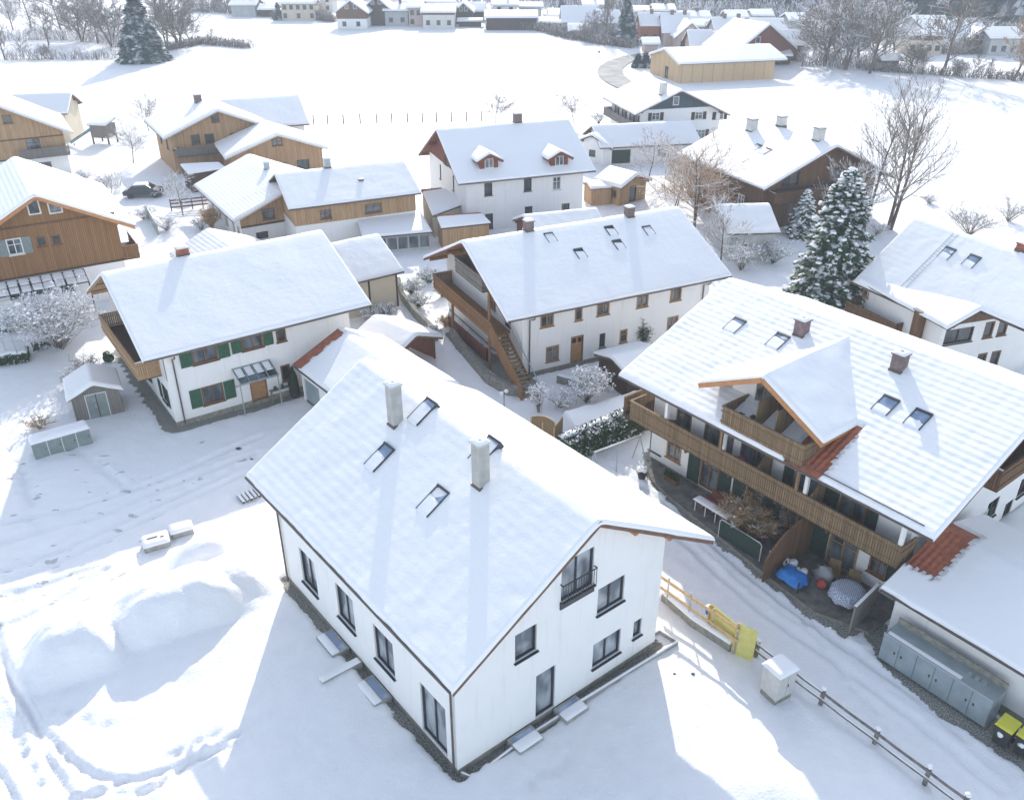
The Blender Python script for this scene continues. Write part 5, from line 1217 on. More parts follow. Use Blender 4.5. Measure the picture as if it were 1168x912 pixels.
x, y = at(846, 308); shrub('shrub', x, y, 2.6, 4.5, 'twigs_snowy', 19, 34, 200, 'snow covered shrub in front of the small grey outbuilding', tw=7)
x, y = at(882, 300); shrub('shrub', x, y, 2.2, 4, 'leaves_snow', 20, 34, 160, 'dark snow covered shrub between the grey outbuilding and the spruce', tw=8)
x, y = at(565, 141); bare_tree('bare_tree', x, y, htree(565, 141, 110), 'round', 'twigs_far', 21, sx=1.5, label= 'small round bare tree behind the red dormer house, left one of two')
x, y = at(655, 143); bare_tree('bare_tree', x, y, htree(655, 143, 108), 'round', 'twigs_far', 22, label= 'round bare tree right of the red dormer house chimney', sx=1.6)
x, y = at(683, 141); shrub('shrub', x, y, 2.2, 3.2, 'leaves_snow', 23, 20, 20, 'dark little bush beside the low white building and the blue gable', tw=8)
x, y = at(209, 246); bare_tree('bare_tree', x, y, htree(209, 246, 196), 'round', 'twigs_snowy', 24, 'snowy little tree in front of the wooden bench and fence')
x, y = at(152, 186); bare_tree('bare_tree', x, y, htree(152, 186, 138), 'round', 'twigs_snowy', 25, 'snowy bare tree between the playhouse and the twin gabled chalet', lean=(.1, 0))
x, y = at(170, 150); bare_tree('bare_tree', x, y, htree(170, 150, 112), 'round', 'twigs', 26, 'pale bare tree beyond the left eave of the twin gabled chalet')
x, y = at(128, 232); bare_tree('bare_tree', x, y, htree(128, 232, 195), 'round', 'twigs_snowy', 27, 'low bare tree beside the parked dark car')
x, y = at(70, 398); shrub('shrub', x, y, 5.0, 7.6, 'twigs_snowy', 28, 100, 700, 'large snow covered shrub below the big brown chalet', tw=10)
x, y = at(100, 437); shrub('shrub', x, y, 2.5, 2.7, 'twigs', 29, 34, 30, 'reddish brown twiggy bush beside the farmhouse balcony', tw=6)
x, y = at(84, 440); shrub('shrub', x, y, 1.1, 1.7, 'leaves_snow', 30, 40, 110, 'low dark evergreen bush with snow behind the garden shed', tw=8)
x, y = at(45, 488); shrub('shrub', x, y, .9, 2.6, 'dry_leaves', 31, 26, 40, 'dry straw coloured tuft beside the grey metal boxes', tw=5)
x, y = at(670, 459); shrub('shrub', x, y, 2.7, 3.6, 'twigs_snowy', 32, 60, 480, 'snow covered shrub in front of the brown house door', tw=9)
x, y = at(640, 464); shrub('shrub', x, y, 1.2, 2.4, 'twigs_snowy', 33, 34, 160, 'lower snowy shrub left of the shrub before the door', tw=7)
x, y = at(615, 470); shrub('shrub', x, y, 2.1, 1.5, 'twigs_snowy', 34, 30, 170, 'narrow snowy bush near the foot of the outside staircase', tw=7)
x, y = at(732, 397); shrub('climbing_plant', x, y, 2.6, 1.3, 'leaves_hedge', 35, 26, 10, 'green climbing plant on the front wall of the long white house', tw=9, cat='plant')
x, y = at(700, 405); shrub('shrub', x, y, .9, 2.0, 'leaves_snow', 36, 26, 60, 'low evergreen bush at the foot of the long white house', tw=8)
for k, (px, py, s_, lb) in enumerate(((470, 335, 1.5, 'snowy bush beside the garden wall bend, nearest the carport'), (490, 322, 1.4, 'snowy bush behind the garden wall, in the middle of the row'), (478, 350, 1.2, 'snowy bush close to the garden wall in front of the row'), (505, 338, 1.3, 'snowy bush below the orange wooden balcony'), (440, 362, 1.3, 'snowy evergreen bush under the carport edge'), (425, 368, 1.2, 'snowy evergreen bush beside the farmhouse corner'), (494, 385, 1.0, 'snowy bush behind the garden pavilion'))):
    x, y = at(px, py); shrub('shrub', x, y, s_, s_*1.9, 'leaves_snow', 40+k, 40, 170, lb, tw=8)
x, y = at(508, 372); shrub('shrub', x, y, 1.0, 1.6, 'dry_leaves', 48, 24, 15, 'dry brown bush between garden wall and the gable of the staircase house', tw=7)
for k, (px, py, s_, lb) in enumerate(((120, 215, 1.6, 'snowy bush in the garden between playhouse and dark car'), (190, 262, 1.5, 'snowy bush behind the pointed shed roof'), (165, 250, 1.6, 'snowy bush below the parked dark car'), (98, 205, 1.4, 'snowy bush beside the left edge timber chalet'), (230, 262, 1.3, 'snowy bush near the brown hedge of the timber gabled house'), (350, 172, 1.4, 'bush at the corner of the twin gabled chalet'), (1000, 268, 1.4, 'snowy bush at the trunk of the tallest bare tree'), (845, 262, 1.6, 'snowy bush left of the grey outbuilding'), (1060, 232, 1.0, 'small bush in the field behind the right house'))):
    x, y = at(px, py); shrub('shrub', x, y, s_, s_*2.0, 'twigs_snowy', 60+k, 26, 90, lb, tw=6)
x, y = at(242, 262); shrub('hedge', x, y, 2.6, 2.0, 'dry_leaves', 70, 50, 10, 'rusty brown clipped beech hedge beside the timber gabled house', tw=12, cat='hedge')
x, y = at(857, 600); shrub('dry_shrub', x, y, 1.9, 4.4, 'dry_leaves', 71, 110, 25, 'tangled dry yellow brown climbing shrub on the chalet terrace', tw=12)
hd = hedge('hedge', [at(644, 524), at(738, 484)], 1.2, 1.55, 'dark green leafy hedge with snow on top beside the big chalet', seed=5, cov=-.1, snow_t=.12, dens=420)
sn = MB(); P_ = [at(640, 500), at(738, 462), at(733, 446), at(628, 478)]
# thick snow bank behind the hedge
cxy = at(690, 470); bk = MB(); z0_ = .9
pp = [(p[0]-cxy[0], p[1]-cxy[1]) for p in (at(655, 503), at(744, 470), at(742, 452), at(640, 482))]
snow_patch(bk, *[(a, b, -.1) for a, b in pp], 1.0, .25, m='snow_soft', seed=9, amp=.15); o = bk.build('snow_bank', None, True); o.location = (cxy[0], cxy[1], 0); tag(o, 'thick bank of drifted snow behind the green hedge', 'snow bank')
# ---- far trees: a few grown once, copied with their parts
def far_proto(spec, m, seed, h=12, stems=1):
    return bare_tree('bare_tree', 0, 0, h, spec, m, seed, 'x', stems=stems, r=.22)
protos = [far_proto('farround', 'twigs_far', 101), far_proto('fartall', 'twigs_far', 102), far_proto('farround', 'twigs_far_snowy', 103), far_proto('farround', 'twigs_far', 104, stems=3), far_proto('fartall', 'twigs_far_snowy', 105, stems=2), far_proto('farround', 'twigs_brown', 106)]
used = set()
def far_tree(k, px, py, top, label, sx=1.0, group=None, rz=0):
    x, y = at(px, py); s_ = htree(px, py, top)/12
    o = protos[k] if k not in used else copy_tree(protos[k]); used.add(k)
    o.location = (x, y, gz(x, y)-.1); o.scale = (s_*sx, s_*sx, s_); o.rotation_euler = (0, 0, rz); o['label'] = label
    if group: o['group'] = group
    elif 'group' in o: del o['group']
    return o
gl = 'bare trees on the left field edge'
FT = [
 (1, 6, 69, 12, 'bare tree at the very left end of the field edge'), (0, 28, 68, 44, 'lowest bare sapling on the left field edge, by its left end'), (3, 52, 67, 50, 'thin bare sapling in the left field edge between two taller trees'),
 (4, 14, 34, -14, 'grey bare tree farthest left behind the field edge'), (2, 36, 36, -22, 'tall bare tree behind the field edge, second from the left'), (0, 74, 44, -24, 'large bare tree leaning over the snowy clearing on the left'), (3, 94, 48, -8, 'multi stemmed bare tree left of the broad spruce'),
 (1, 112, 50, -20, 'tall slim bare tree left of the broad spruce'), (3, 128, 54, -4, 'bushy bare tree just left of the broad spruce'), (2, 100, 28, -10, 'frosted bare tree farther back left of the spruce'), (0, 56, 52, 8, 'small bare tree in the middle of the left clearing'),
 (4, 190, 55, -16, 'frosted bare tree touching the broad spruce on its right'), (3, 204, 55, -10, 'multi stemmed bare tree right of the broad spruce'), (0, 219, 54, 12, 'bare tree at the right end of the spruce group'), (0, 241, 50, 33, 'little bare bush tree standing alone in the field edge'),
 (0, 272, 15, -16, 'bare tree in front of the far village, left end'), (2, 258, 12, -14, 'frosted tree left of the far village'), (4, 232, 10, -18, 'tall frosted tree in the far upper left'), (3, 215, 14, -12, 'grey tree behind the group right of the spruce'),
 (5, 372, 23, 0, 'brownish bare tree beside the small dark conifer in the far village'),
 (1, 690, 48, -10, 'slender leafless poplar left of the slim spruce'), (0, 676, 44, 12, 'small bare tree left of the poplar'), (3, 668, 48, 26, 'low bare tree in front of the far village by the field corner'), (3, 700, 50, 28, 'low bare tree between poplar and slim spruce'),
 (3, 945, 75, -6, 'large spreading bare tree right of the dark brown gable'), (2, 928, 62, 2, 'frosted bare tree just right of the snowy far roofs'), (4, 965, 80, -14, 'tall frosted tree in the middle of the right tree group'), (0, 980, 78, -8, 'leaning bare tree in the right tree group'),
 (1, 992, 84, -6, 'slim bare tree at the right side of the tree group'), (2, 1004, 74, -4, 'frosted tree at the right end of the tree group'), (2, 1018, 70, 10, 'smaller frosted tree beside the grey field hut'), (3, 1040, 82, 48, 'low brown bush tree beside the grey field hut'),
 (0, 1074, 86, -16, 'large leaning tree standing in the right field edge'), (0, 1108, 88, 62, 'low sapling in the right field edge'), (1, 1128, 90, 66, 'thin sapling right of the large leaning tree'), (5, 1156, 93, 4, 'russet tinted tree near the right edge of the picture'), (0, 1164, 92, 30, 'small bare tree at the right edge of the field'), (1, 1052, 84, 54, 'thin sapling left of the large leaning tree'), (3, 1092, 87, 66, 'small bush right of the large leaning tree trunk'),
]
for i, a in enumerate(FT): far_tree(a[0], a[1], a[2], a[3], a[4], sx={3: 1.3, 0: 1.2, 2: 1.25}.get(a[0], 1.0)*(1.3 if i in (24, 28) else 1), rz=i*1.7)
# ---- undergrowth strips along the field edges: nobody could count the stems
def scrub(name, pts, w, h, m, label, seed, dens=16, lw=.03):
    rg = random.Random(seed); mb = MB(); W = [at(*p) for p in pts]
    for (ax, ay), (bx, by) in zip(W[:-1], W[1:]):
        ln = math.hypot(bx-ax, by-ay)
        for i in range(int(ln*dens)):
            t = rg.random(); x, y = ax+(bx-ax)*t+rg.uniform(-w, w), ay+(by-ay)*t+rg.uniform(-w, w); z = gz(x, y); hh = h*rg.uniform(.3, 1)
            d = Vector((rg.uniform(-.5, .5), rg.uniform(-.5, .5), 1)).normalized()*hh; p = Vector((x, y, z)); mb.tube([p, p+d*.5+Vector((rg.uniform(-.1, .1), 0, 0)), p+d], [lw*1.5, lw, lw*.6], m, 3, False)
            for q in range(2):
                e = Vector((rg.uniform(-1, 1), rg.uniform(-1, 1), rg.uniform(.1, 1))).normalized()*hh*.4; p2 = p+d*rg.uniform(.3, .9); mb.tube([p2, p2+e], [lw, lw*.5], m, 3, False)
    tag(mb.build(name), label, 'undergrowth', None, 'stuff')
scrub('undergrowth', [(0, 69), (60, 68), (110, 68), (150, 66)], 1.2, 2.4, 'twigs_far', 'thin brown undergrowth along the left edge of the field', 1, 9, .04)
scrub('undergrowth', [(0, 46), (60, 44), (130, 48), (145, 54)], 3, 3.2, 'twigs_far_snowy', 'frosted undergrowth below the bare trees left of the spruce', 2, 16, .05)
scrub('undergrowth', [(178, 60), (230, 50), (284, 55)], 1.4, 2.2, 'twigs_far', 'dark undergrowth trailing into the field right of the spruce', 3, 22, .05)
scrub('undergrowth', [(985, 80), (1040, 84), (1100, 88), (1172, 92)], 1.1, 2.2, 'twigs_far', 'low undergrowth along the right edge of the field', 4, 16, .05)
scrub('undergrowth', [(612, 34), (650, 44), (690, 51), (722, 55)], 1.6, 2.6, 'twigs_far', 'grey undergrowth in front of the far village by the field corner', 5, 22, .05)
scrub('undergrowth', [(925, 72), (960, 76), (1010, 78)], 3.0, 4.0, 'twigs_far_snowy', 'frosted undergrowth at the foot of the right tree group', 6, 26, .06)
scrub('undergrowth', [(555, 32), (612, 35)], 1.0, 2.5, 'twigs_far', 'dark hedge line below the long far shed roof', 7, 26, .05)
scrub('undergrowth', [(312, 21), (360, 22), (380, 25)], 1.2, 3.0, 'twigs_far', 'hedge in front of the long beige far house', 8, 30, .06)
scrub('undergrowth', [(1035, 60), (1085, 62), (1168, 60)], 2.0, 2.8, 'twigs_far', 'undergrowth in front of the farmsteads on the right', 9, 16, .06)
scrub('undergrowth', [(215, 13), (250, 14), (300, 18)], 3.0, 5.0, 'twigs_far', 'undergrowth left of the far village', 10, 16, .07)
for k_, (pts_, w_, h_, lb_) in enumerate((([(728, 44), (800, 36), (862, 40)], 4, 4.5, 'frosted garden trees between the middle rows of the far village'), ([(758, 22), (850, 21), (935, 26)], 5, 7, 'frosted trees behind the upper row of the far village'), ([(600, 8), (660, 8), (730, 13)], 6, 8, 'frosted trees around the far snowy carports'), ([(395, 0), (470, -2), (560, 3)], 6, 8, 'frosted trees behind the far houses at the top centre'), ([(1030, 46), (1100, 50), (1170, 50)], 4, 6, 'frosted garden trees between the right farmsteads'), ([(850, 50), (930, 56)], 3, 4, 'frosted bushes in front of the brown walled far house'))):
    scrub('undergrowth', pts_, w_, h_, 'twigs_far_snowy', lb_, 30+k_, 11, .09)
# ---- forest behind the village
rg = random.Random(77); mb = MB()
fe = [(480, -14), (560, -6), (700, 4), (760, 11), (850, 19), (930, 22), (1000, 25), (1168, 36), (1300, 44)]
cnt = 0
while cnt < 1500:
    px = rg.uniform(500, 1290)
    for a, c in zip(fe[:-1], fe[1:]):
        if a[0] <= px <= c[0]: py = a[1]+(c[1]-a[1])*(px-a[0])/(c[0]-a[0])
    py = py-rg.random()**1.3*32; x, y = G(px, py); hh = rg.uniform(11, 20); r_ = hh*rg.uniform(.13, .18); cnt += 1
    mb.tube([(x, y, 0), (x, y, hh*.3)], [.25, .2], 'bark', 3, False)
    for k in range(7):
        z0_ = hh*(.12+.125*k); rr = r_*(1-.125*k); n = 6; a0 = rg.random()*3
        for j in range(n):
            a = a0+2*pi*j/n; b_ = a+2*pi/n*.9; q = rg.uniform(.75, 1.2)
            mb.poly([(x, y, z0_+hh*.2), (x+cos(a)*rr*q, y+sin(a)*rr*q, z0_-rg.uniform(0, .5)), (x+cos(b_)*rr, y+sin(b_)*rr, z0_-rg.uniform(0, .5))], 'needles_forest')
tag(mb.build('forest'), 'dark blue green conifer forest behind the far village', 'forest', None, 'stuff')
# ================================================================== GARDEN AND YARD THINGS
def oriented(name, A, B, label, cat, group=None, z=0):
    """empty at the middle of the world segment A-B, +x along it"""
    x, y = (A[0]+B[0])/2, (A[1]+B[1])/2; a = math.atan2(B[1]-A[1], B[0]-A[0])
    return empty(name, (x, y, z), a, label, cat, group), math.hypot(B[0]-A[0], B[1]-A[1])
def from_front(name, pa, pb, depth, zs, zr, oh, label, cat, **k):
    A, B = G(*pa), G(*pb); wd = math.hypot(B[0]-A[0], B[1]-A[1]); a = math.atan2(B[1]-A[1], B[0]-A[0]); ph = a-pi/2
    cx, cy = (A[0]+B[0])/2-cos(ph)*depth/2, (A[1]+B[1])/2-sin(ph)*depth/2
    return House(name, (cx, cy, math.degrees(ph), wd/2+oh, wd/2+oh, depth+2*oh, zs, zs, zr), (oh,)*4, label, cat, **k)
gs = from_front('garden_shed', (88, 482), (142, 470), 2.6, 2.0, 2.75, .2, 'small grey garden shed with double doors under a peaked snow roof', 'shed', lower='wood_grey', t=.24, th=.08, gutters='', snow='snow_soft', purlins=False, verge='wood_grey', cell=.2)
gs.finish()
mb = MB()
for y in (-.62, 0, .62): mb.box(gs.x1+.0, gs.x1+.04, y-.03, y+.03, .05, 1.75, 'frame_white' if y else 'wood_dark')
mb.box(gs.x1, gs.x1+.04, -.62, .62, 1.72, 1.78, 'frame_white'); gs.obj(mb, 'door_frame')
mb = MB(); mb.box(gs.x1, gs.x1+.025, -.58, -.03, .05, 1.7, 'metal_green'); mb.box(gs.x1+.025, gs.x1+.06, -.14, -.09, .8, 1.0, 'metal_bright'); gs.obj(mb, 'door')
mb = MB(); mb.box(gs.x1, gs.x1+.025, .03, .58, .05, 1.7, 'metal_green'); gs.obj(mb, 'door')
# grey box row
A, B = G(41, 524), G(106, 505); rt, ln = oriented('storage_box', A, B, 'row of four joined grey metal garden boxes with snow on the lids', 'storage box')
mb = MB(); mb.box(-ln/2, ln/2, 0, .9, -.2, 1.05, 'metal_green'); mb.build('body', rt)
for i in range(4):
    mb = MB(); a = -ln/2+ln*(i+.03)/4; b = -ln/2+ln*(i+.97)/4; mb.box(a, b, -.04, -.003, .0, 1.02, 'metal_green'); mb.box(b-.14, b-.1, -.07, -.04, .5, .62, 'metal_dark'); mb.build('door', rt)
for i in range(1, 4):
    mb = MB(); a = -ln/2+ln*i/4; mb.box(a-.02, a+.02, -.055, -.003, 0, 1.05, 'frame_white'); mb.build('door_seam', rt)
mb = MB(); snow_patch(mb, (-ln/2-.05, -.08, 1.05), (ln/2+.05, -.08, 1.05), (ln/2+.05, .95, 1.05), (-ln/2-.05, .95, 1.05), .26, .15, m='snow_soft', seed=4, amp=.06); mb.build('snow', rt, True)
# stacks of kerb stones
for k, (px, py, w_, d_, lb) in enumerate(((179, 622, 1.25, 1.0, 'snow topped stack of concrete slabs with a dark slot, nearer the lane'), (208, 608, 1.1, .8, 'smaller snow topped stack of concrete slabs beside the slotted one'))):
    x, y = G(px, py); rt = empty('slab_stack', (x, y, gz(x, y)), R(28), lb, 'slab stack')
    mb = MB()
    for q in range(4): mb.box(-w_/2+.02*q, w_/2-.01*q, -d_/2, d_/2-.02*q, .0+.09*q, .085+.09*q, 'concrete')
    mb.build('slabs', rt); mb = MB(); snow_patch(mb, (-w_/2-.03, -d_/2-.03, .35), (w_/2+.03, -d_/2-.03, .35), (w_/2+.03, d_/2+.03, .35), (-w_/2-.03, d_/2+.03, .35), .17, .12, m='snow_soft', seed=k+2, amp=.03); mb.build('snow', rt, True)
    if k == 0:
        mb = MB(); mb.box(-.4, .12, -.03, .03, .50, .545, 'metal_dark'); mb.box(.25, .42, -.14, -.08, .50, .545, 'metal_dark'); mb.build('slot', rt)
x, y = G(284, 566); rt = empty('timber_stack', (x, y, gz(x, y)), R(40), 'short pile of snow covered timber offcuts by the roof corner of the white house', 'timber')
mb = MB()
for q in range(5): mb.beam((-.5+.24*q, -.45, .12+.03*(q % 2)), (-.45+.24*q, .45, .12), .12, .14, 'wood_dark')
mb.build('timbers', rt)
mb = MB()
for q in range(5): snow_patch(mb, (-.58+.24*q, -.48, .17), (-.41+.24*q, -.48, .17), (-.36+.24*q, .48, .17), (-.53+.24*q, .48, .17), .14, .12, m='snow_soft', seed=q)
mb.build('snow', rt, True)
# ---- light wells along the white house (parts of the house)
def light_well(px, py, side):
    p = mh.z_(px, py)
    if side == 'S': x0, x1, y0, y1 = p[0]-.75, p[0]+.75, mh.y0-.85, mh.y0-.02
    else: x0, x1, y0, y1 = mh.x1+.02, mh.x1+.85, p[1]-.6, p[1]+.6
    mb = MB(); f = .09
    mb.box(x0, x1, y0, y0+f, -.3, .22, 'concrete'); mb.box(x0, x1, y1-f, y1, -.3, .22, 'concrete'); mb.box(x0, x0+f, y0+f, y1-f, -.3, .22, 'concrete'); mb.box(x1-f, x1, y0+f, y1-f, -.3, .22, 'concrete')
    o = mh.obj(mb, 'light_well'); mb = MB(); mb.box(x0+f, x1-f, y0+f, y1-f, .1, .2, 'glass_sky'); mb.build('lid', o)
    mb = MB()
    if side == 'S': snow_patch(mb, (x0, y0, .2), (x1, y0, .2), (x1, y0+.4, .2), (x0, y0+.4, .2), .1, .12, m='snow_soft', seed=int(px))
    else: snow_patch(mb, (x0+.3, y0, .2), (x1, y0, .2), (x1, y1, .2), (x0+.3, y1, .2), .1, .12, m='snow_soft', seed=int(px))
    mb.build('snow', o, True)
House.z_ = lambda s, px, py, z=0.0: s.pl(px, py, (0, 0, 1), z)
for a in ((395, 728, 'S'), (440, 783, 'S'), (598, 845, 'E'), (650, 810, 'E')): light_well(*a)
mb = MB(); p = mh.z_(412, 757); mb.box(p[0]-.16, p[0]+.16, mh.y0-1.9, mh.y0-.02, -.2, .32, 'concrete'); o = mh.obj(mb, 'wing_wall'); mb = MB(); snow_patch(mb, (p[0]-.18, mh.y0-1.95, .32), (p[0]+.18, mh.y0-1.95, .32), (p[0]+.18, mh.y0-.1, .32), (p[0]-.18, mh.y0-.1, .32), .1, .15, m='snow_soft'); mb.build('snow', o, True)
# kerb in front of the gable
def low_wall(name, pts, w, h, m, label, cat, snow=.12, world=False, z0=-.3):
    P = [Vector((*(p if world else G(*p)), 0)) for p in pts]; c = sum(P, Vector())/len(P); rt = empty(name, (c.x, c.y, 0), 0, label, cat); mb = MB(); sn = MB()
    off = []
    for i, p in enumerate(P):
        d = (P[min(i+1, len(P)-1)]-P[max(i-1, 0)]).normalized(); off.append(Vector((-d.y, d.x, 0))*w/2)
    for i in range(len(P)-1):
        a, b = P[i]-c, P[i+1]-c; oa, ob = off[i], off[i+1]
        q = [a-oa, b-ob, b+ob, a+oa]; mb.hexa([v+Vector((0, 0, z0)) for v in q]+[v+Vector((0, 0, h)) for v in q], m)
        if snow: snow_patch(sn, *[v+Vector((0, 0, h+.001)) for v in q], snow, .2, (int(i == 0), int(i == len(P)-2), 1, 1), m='snow_soft', seed=i+3, amp=.03)
    mb.build('wall', rt)
    if snow: sn.build('snow', rt, True)
    return rt
low_wall('kerb', [(738, 729), (752, 722), (772, 735), (715, 770), (662, 803)], .12, .22, 'concrete', 'narrow snow covered kerb around the gravel at the corner of the white house', 'kerb', .08)
low_wall('kerb', [(640, 816), (600, 842), (540, 888), (526, 882)], .1, .12, 'concrete', 'narrow kerb in front of the light wells below the glazed door', 'kerb', .05)
low_wall('retaining_wall', [(757, 683), (790, 712), (834, 741)], .35, .42, 'plinth', 'low concrete retaining wall with snow under the new wooden railing', 'retaining wall', .14)
# building site railing
A, B = G(757, 690), G(838, 748)
rt, ln = oriented('timber_railing', A, B, 'provisional railing of new planks on poles above the low concrete wall', 'railing')
mb = MB()
for x in (-ln/2+.05, -ln*.17, ln*.15, ln/2-.1):
    m2 = MB(); m2.tube([(x, .12, -.1), (x, .12, 1.65)], .035, 'metal_bright', 6); m2.build('post', rt)
for z in (.85, 1.45):
    m2 = MB(); m2.beam((-ln/2-.4, .05, z), (ln/2, .05, z), .04, .15, 'new_wood'); m2.build('plank', rt)
def board(px, py, px2, py2, h, label, tilt=0):
    A, B = G(px, py), G(px2, py2); rt, ln = oriented('formwork_board', A, B, label, 'board')
    mb = MB(); mb.hexa([(-ln/2, -.02, .0), (ln/2, -.02, .0), (ln/2, .02, .0), (-ln/2, .02, .0), (-ln/2, -.02+tilt, h), (ln/2, -.02+tilt, h*.96), (ln/2, .02+tilt, h*.96), (-ln/2, .02+tilt, h)], 'yellow_board'); mb.build('panel', rt)
    mb = MB(); mb.box(-ln/2-.02, -ln/2+.05, -.05, .05, 0, h*1.0, 'new_wood'); mb.build('batten', rt)
    return rt
board(806, 718, 838, 745, 1.5, 'longer yellow board behind the plank railing', .1); board(836, 744, 858, 754, 1.75, 'yellow board standing at the end of the plank railing, nearest the cabinet', .05)
x, y = G(806, 714); rt = empty('bucket', (x, y, .35), 0, 'small blue and white bucket hung behind the plank railing', 'bucket'); mb = MB(); mb.tube([(0, 0, .45), (0, 0, .8)], [.14, .18], 'paint_blue', 10); mb.build('body', rt); mb = MB(); mb.blob((0, 0, .82), .18, .18, .08, 'snow_soft', .1, 3, 8, 4); mb.build('snow', rt, True)
# cabinet
x, y = G(884, 792); rt = empty('power_cabinet', (x, y, gz(x, y)), R(31), 'pale grey electricity cabinet with a snow cap standing by the rail fence', 'cabinet')
mb = MB(); mb.box(-.5, .5, -.45, .45, .28, 1.55, 'cabinet'); mb.build('body', rt); mb = MB(); mb.box(-.46, .46, -.41, .41, -.3, .28, 'plinth'); mb.build('base', rt)
mb = MB(); mb.box(-.45, -.02, -.475, -.45, .34, 1.5, 'cabinet'); mb.build('door', rt); mb = MB(); mb.box(.02, .45, -.475, -.45, .34, 1.5, 'cabinet'); mb.box(.05, .08, -.5, -.475, .85, 1.0, 'metal_dark'); mb.build('door', rt)
mb = MB(); mb.box(-.54, .54, -.5, .49, 1.55, 1.6, 'cabinet'); mb.build('top', rt)
mb = MB(); snow_patch(mb, (-.57, -.53, 1.6), (.57, -.53, 1.6), (.57, .52, 1.6), (-.57, .52, 1.6), .16, .12, m='snow_soft'); mb.build('snow', rt, True)
# rail fence
A, B = G(858, 745), G(1100, 928); rt, ln = oriented('rail_fence', A, B, 'weathered two rail wooden fence running down beside the lane', 'fence')
fpx = [0.02, .19, .365, .62, .84, .99]
for f_ in fpx:
    x = -ln/2+ln*f_; m2 = MB(); m2.box(x-.07, x+.07, -.07, .07, -.3, .92, 'rail_wood'); p = m2.build('post', rt); m3 = MB(); m3.blob((x, 0, .96), .12, .12, .09, 'snow_soft', .2, 3, 8, 4); m3.build('snow', p, True)
for z in (.42, .8):
    for a, b in zip(fpx[:-1], fpx[1:]):
        m2 = MB(); xa, xb = -ln/2+ln*a-.1, -ln/2+ln*b+.1; m2.tube([(xa, -.1, z), ((xa+xb)/2, -.1, z-.02), (xb, -.1, z+.01)], [.06, .055, .06], 'rail_wood', 6); p = m2.build('rail', rt)
        m3 = MB(); m3.tube([(xa+.1, -.1, z+.06), ((xa+xb)/2, -.1, z+.04), (xb-.1, -.1, z+.065)], .035, 'snow_soft', 6)
        if z < .5 or a < .3: m3.build('snow', p, True)
# ---- waste enclosure and bins by the garage
yw0, yw1 = ga.y0-1.75, ga.y0-.7
pa, pb = ga.z_(1000, 750), ga.z_(1124, 828); xa, xb = pa[0], pb[0]; 
rt = empty('waste_enclosure', (ga.cx, ga.cy, 0), ga.ph, 'long grey metal bin enclosure with six doors in front of the low garage wall', 'bin enclosure')
yw0 = (pa[1]+pb[1])/2; yw1 = min(yw0+1.0, ga.y0-.1)
mb = MB(); mb.box(xa, xb, yw0, yw1, 0, 1.45, 'metal_grey'); mb.build('body', rt)
for i in range(6):
    a, b = xa+(xb-xa)*(i+.03)/6, xa+(xb-xa)*(i+.97)/6; mb = MB(); mb.box(a, b, yw0-.035, yw0-.003, .06, 1.38, 'metal_grey'); mb.box((b-.16) if i % 2 == 0 else a+.1, (b-.1) if i % 2 == 0 else a+.16, yw0-.06, yw0-.035, .7, .82, 'metal_dark'); mb.build('door', rt)
mb = MB(); mb.box(xa, xb, yw0-.05, yw0, 1.4, 1.5, 'metal_bright'); mb.box(xa, xb, yw1-.02, yw1+.05, 1.45, 1.75, 'plinth'); mb.build('rim', rt)
mb = MB(); snow_patch(mb, (xa+.1, yw0+.03, 1.452), (xb-1.4, yw0+.03, 1.452), (xb-1.4, yw0+.28, 1.452), (xa+.1, yw0+.28, 1.452), .05, .3, m='snow_soft', amp=.04, seed=6); mb.build('snow', rt, True)
mb = MB()
for i in range(3): mb.tube([(xb-1.3+.3*i, yw0+.6, 1.45), (xb-1.3+.3*i, yw0+.6, 1.55)], .1, 'metal_bright', 8)
mb.build('vents', rt)
for k, (px, py, lb) in enumerate(((1142, 846, 'black wheeled bin with a yellow lid next to the metal enclosure'), (1166, 858, 'second black bin with a yellow lid, cut by the right picture edge'))):
    p = ga.z_(px, py); c = Vector((ga.cx+p[0]*ga.c-p[1]*ga.s, ga.cy+p[0]*ga.s+p[1]*ga.c, 0)); rt = empty('wheeled_bin', (c.x, c.y, 0), ga.ph, lb, 'bin')
    mb = MB(); mb.hexa([(-.26, -.28, .05), (.26, -.28, .05), (.26, .28, .05), (-.26, .28, .05), (-.32, -.36, 1.0), (.32, -.36, 1.0), (.32, .36, 1.0), (-.32, .36, 1.0)], 'bin_black'); mb.build('body', rt)
    mb = MB(); mb.hexa([(-.34, -.4, 1.0), (.34, -.4, 1.0), (.34, .38, 1.0), (-.34, .38, 1.0), (-.30, -.32, 1.07), (.30, -.32, 1.07), (.33, .38, 1.12), (-.33, .38, 1.12)], 'yellow_lid'); mb.build('lid', rt)
    for sx in (-.28, .28): mb = MB(); mb.tube([(sx-.04, .3, .12), (sx+.04, .3, .12)], .12, 'black_plastic', 10); mb.build('wheel', rt)
    mb = MB(); mb.blob((-.05, -.33, .62), .13, .06, .12, 'snow_soft', .3, 5+k, 7, 4); mb.build('snow', rt, True)
# leaning boarded gate at the garage corner
A, B = G(968, 722), G(995, 695); rt, ln = oriented('wooden_gate', A, B, 'weathered board gate standing open at the corner of the low garage', 'gate')
mb = MB(); mb.box(-ln/2, ln/2, -.04, .04, 0, 1.55, 'wood_grey'); mb.build('panel', rt); mb = MB(); mb.box(-ln/2-.04, ln/2+.04, -.06, .06, 1.5, 1.6, 'wood_grey'); mb.build('rail', rt)
mb = MB(); snow_patch(mb, (-ln/2, -.07, 1.6), (ln/2, -.07, 1.6), (ln/2, .07, 1.6), (-ln/2, .07, 1.6), .06, .1, m='snow_soft'); mb.build('snow', rt, True)
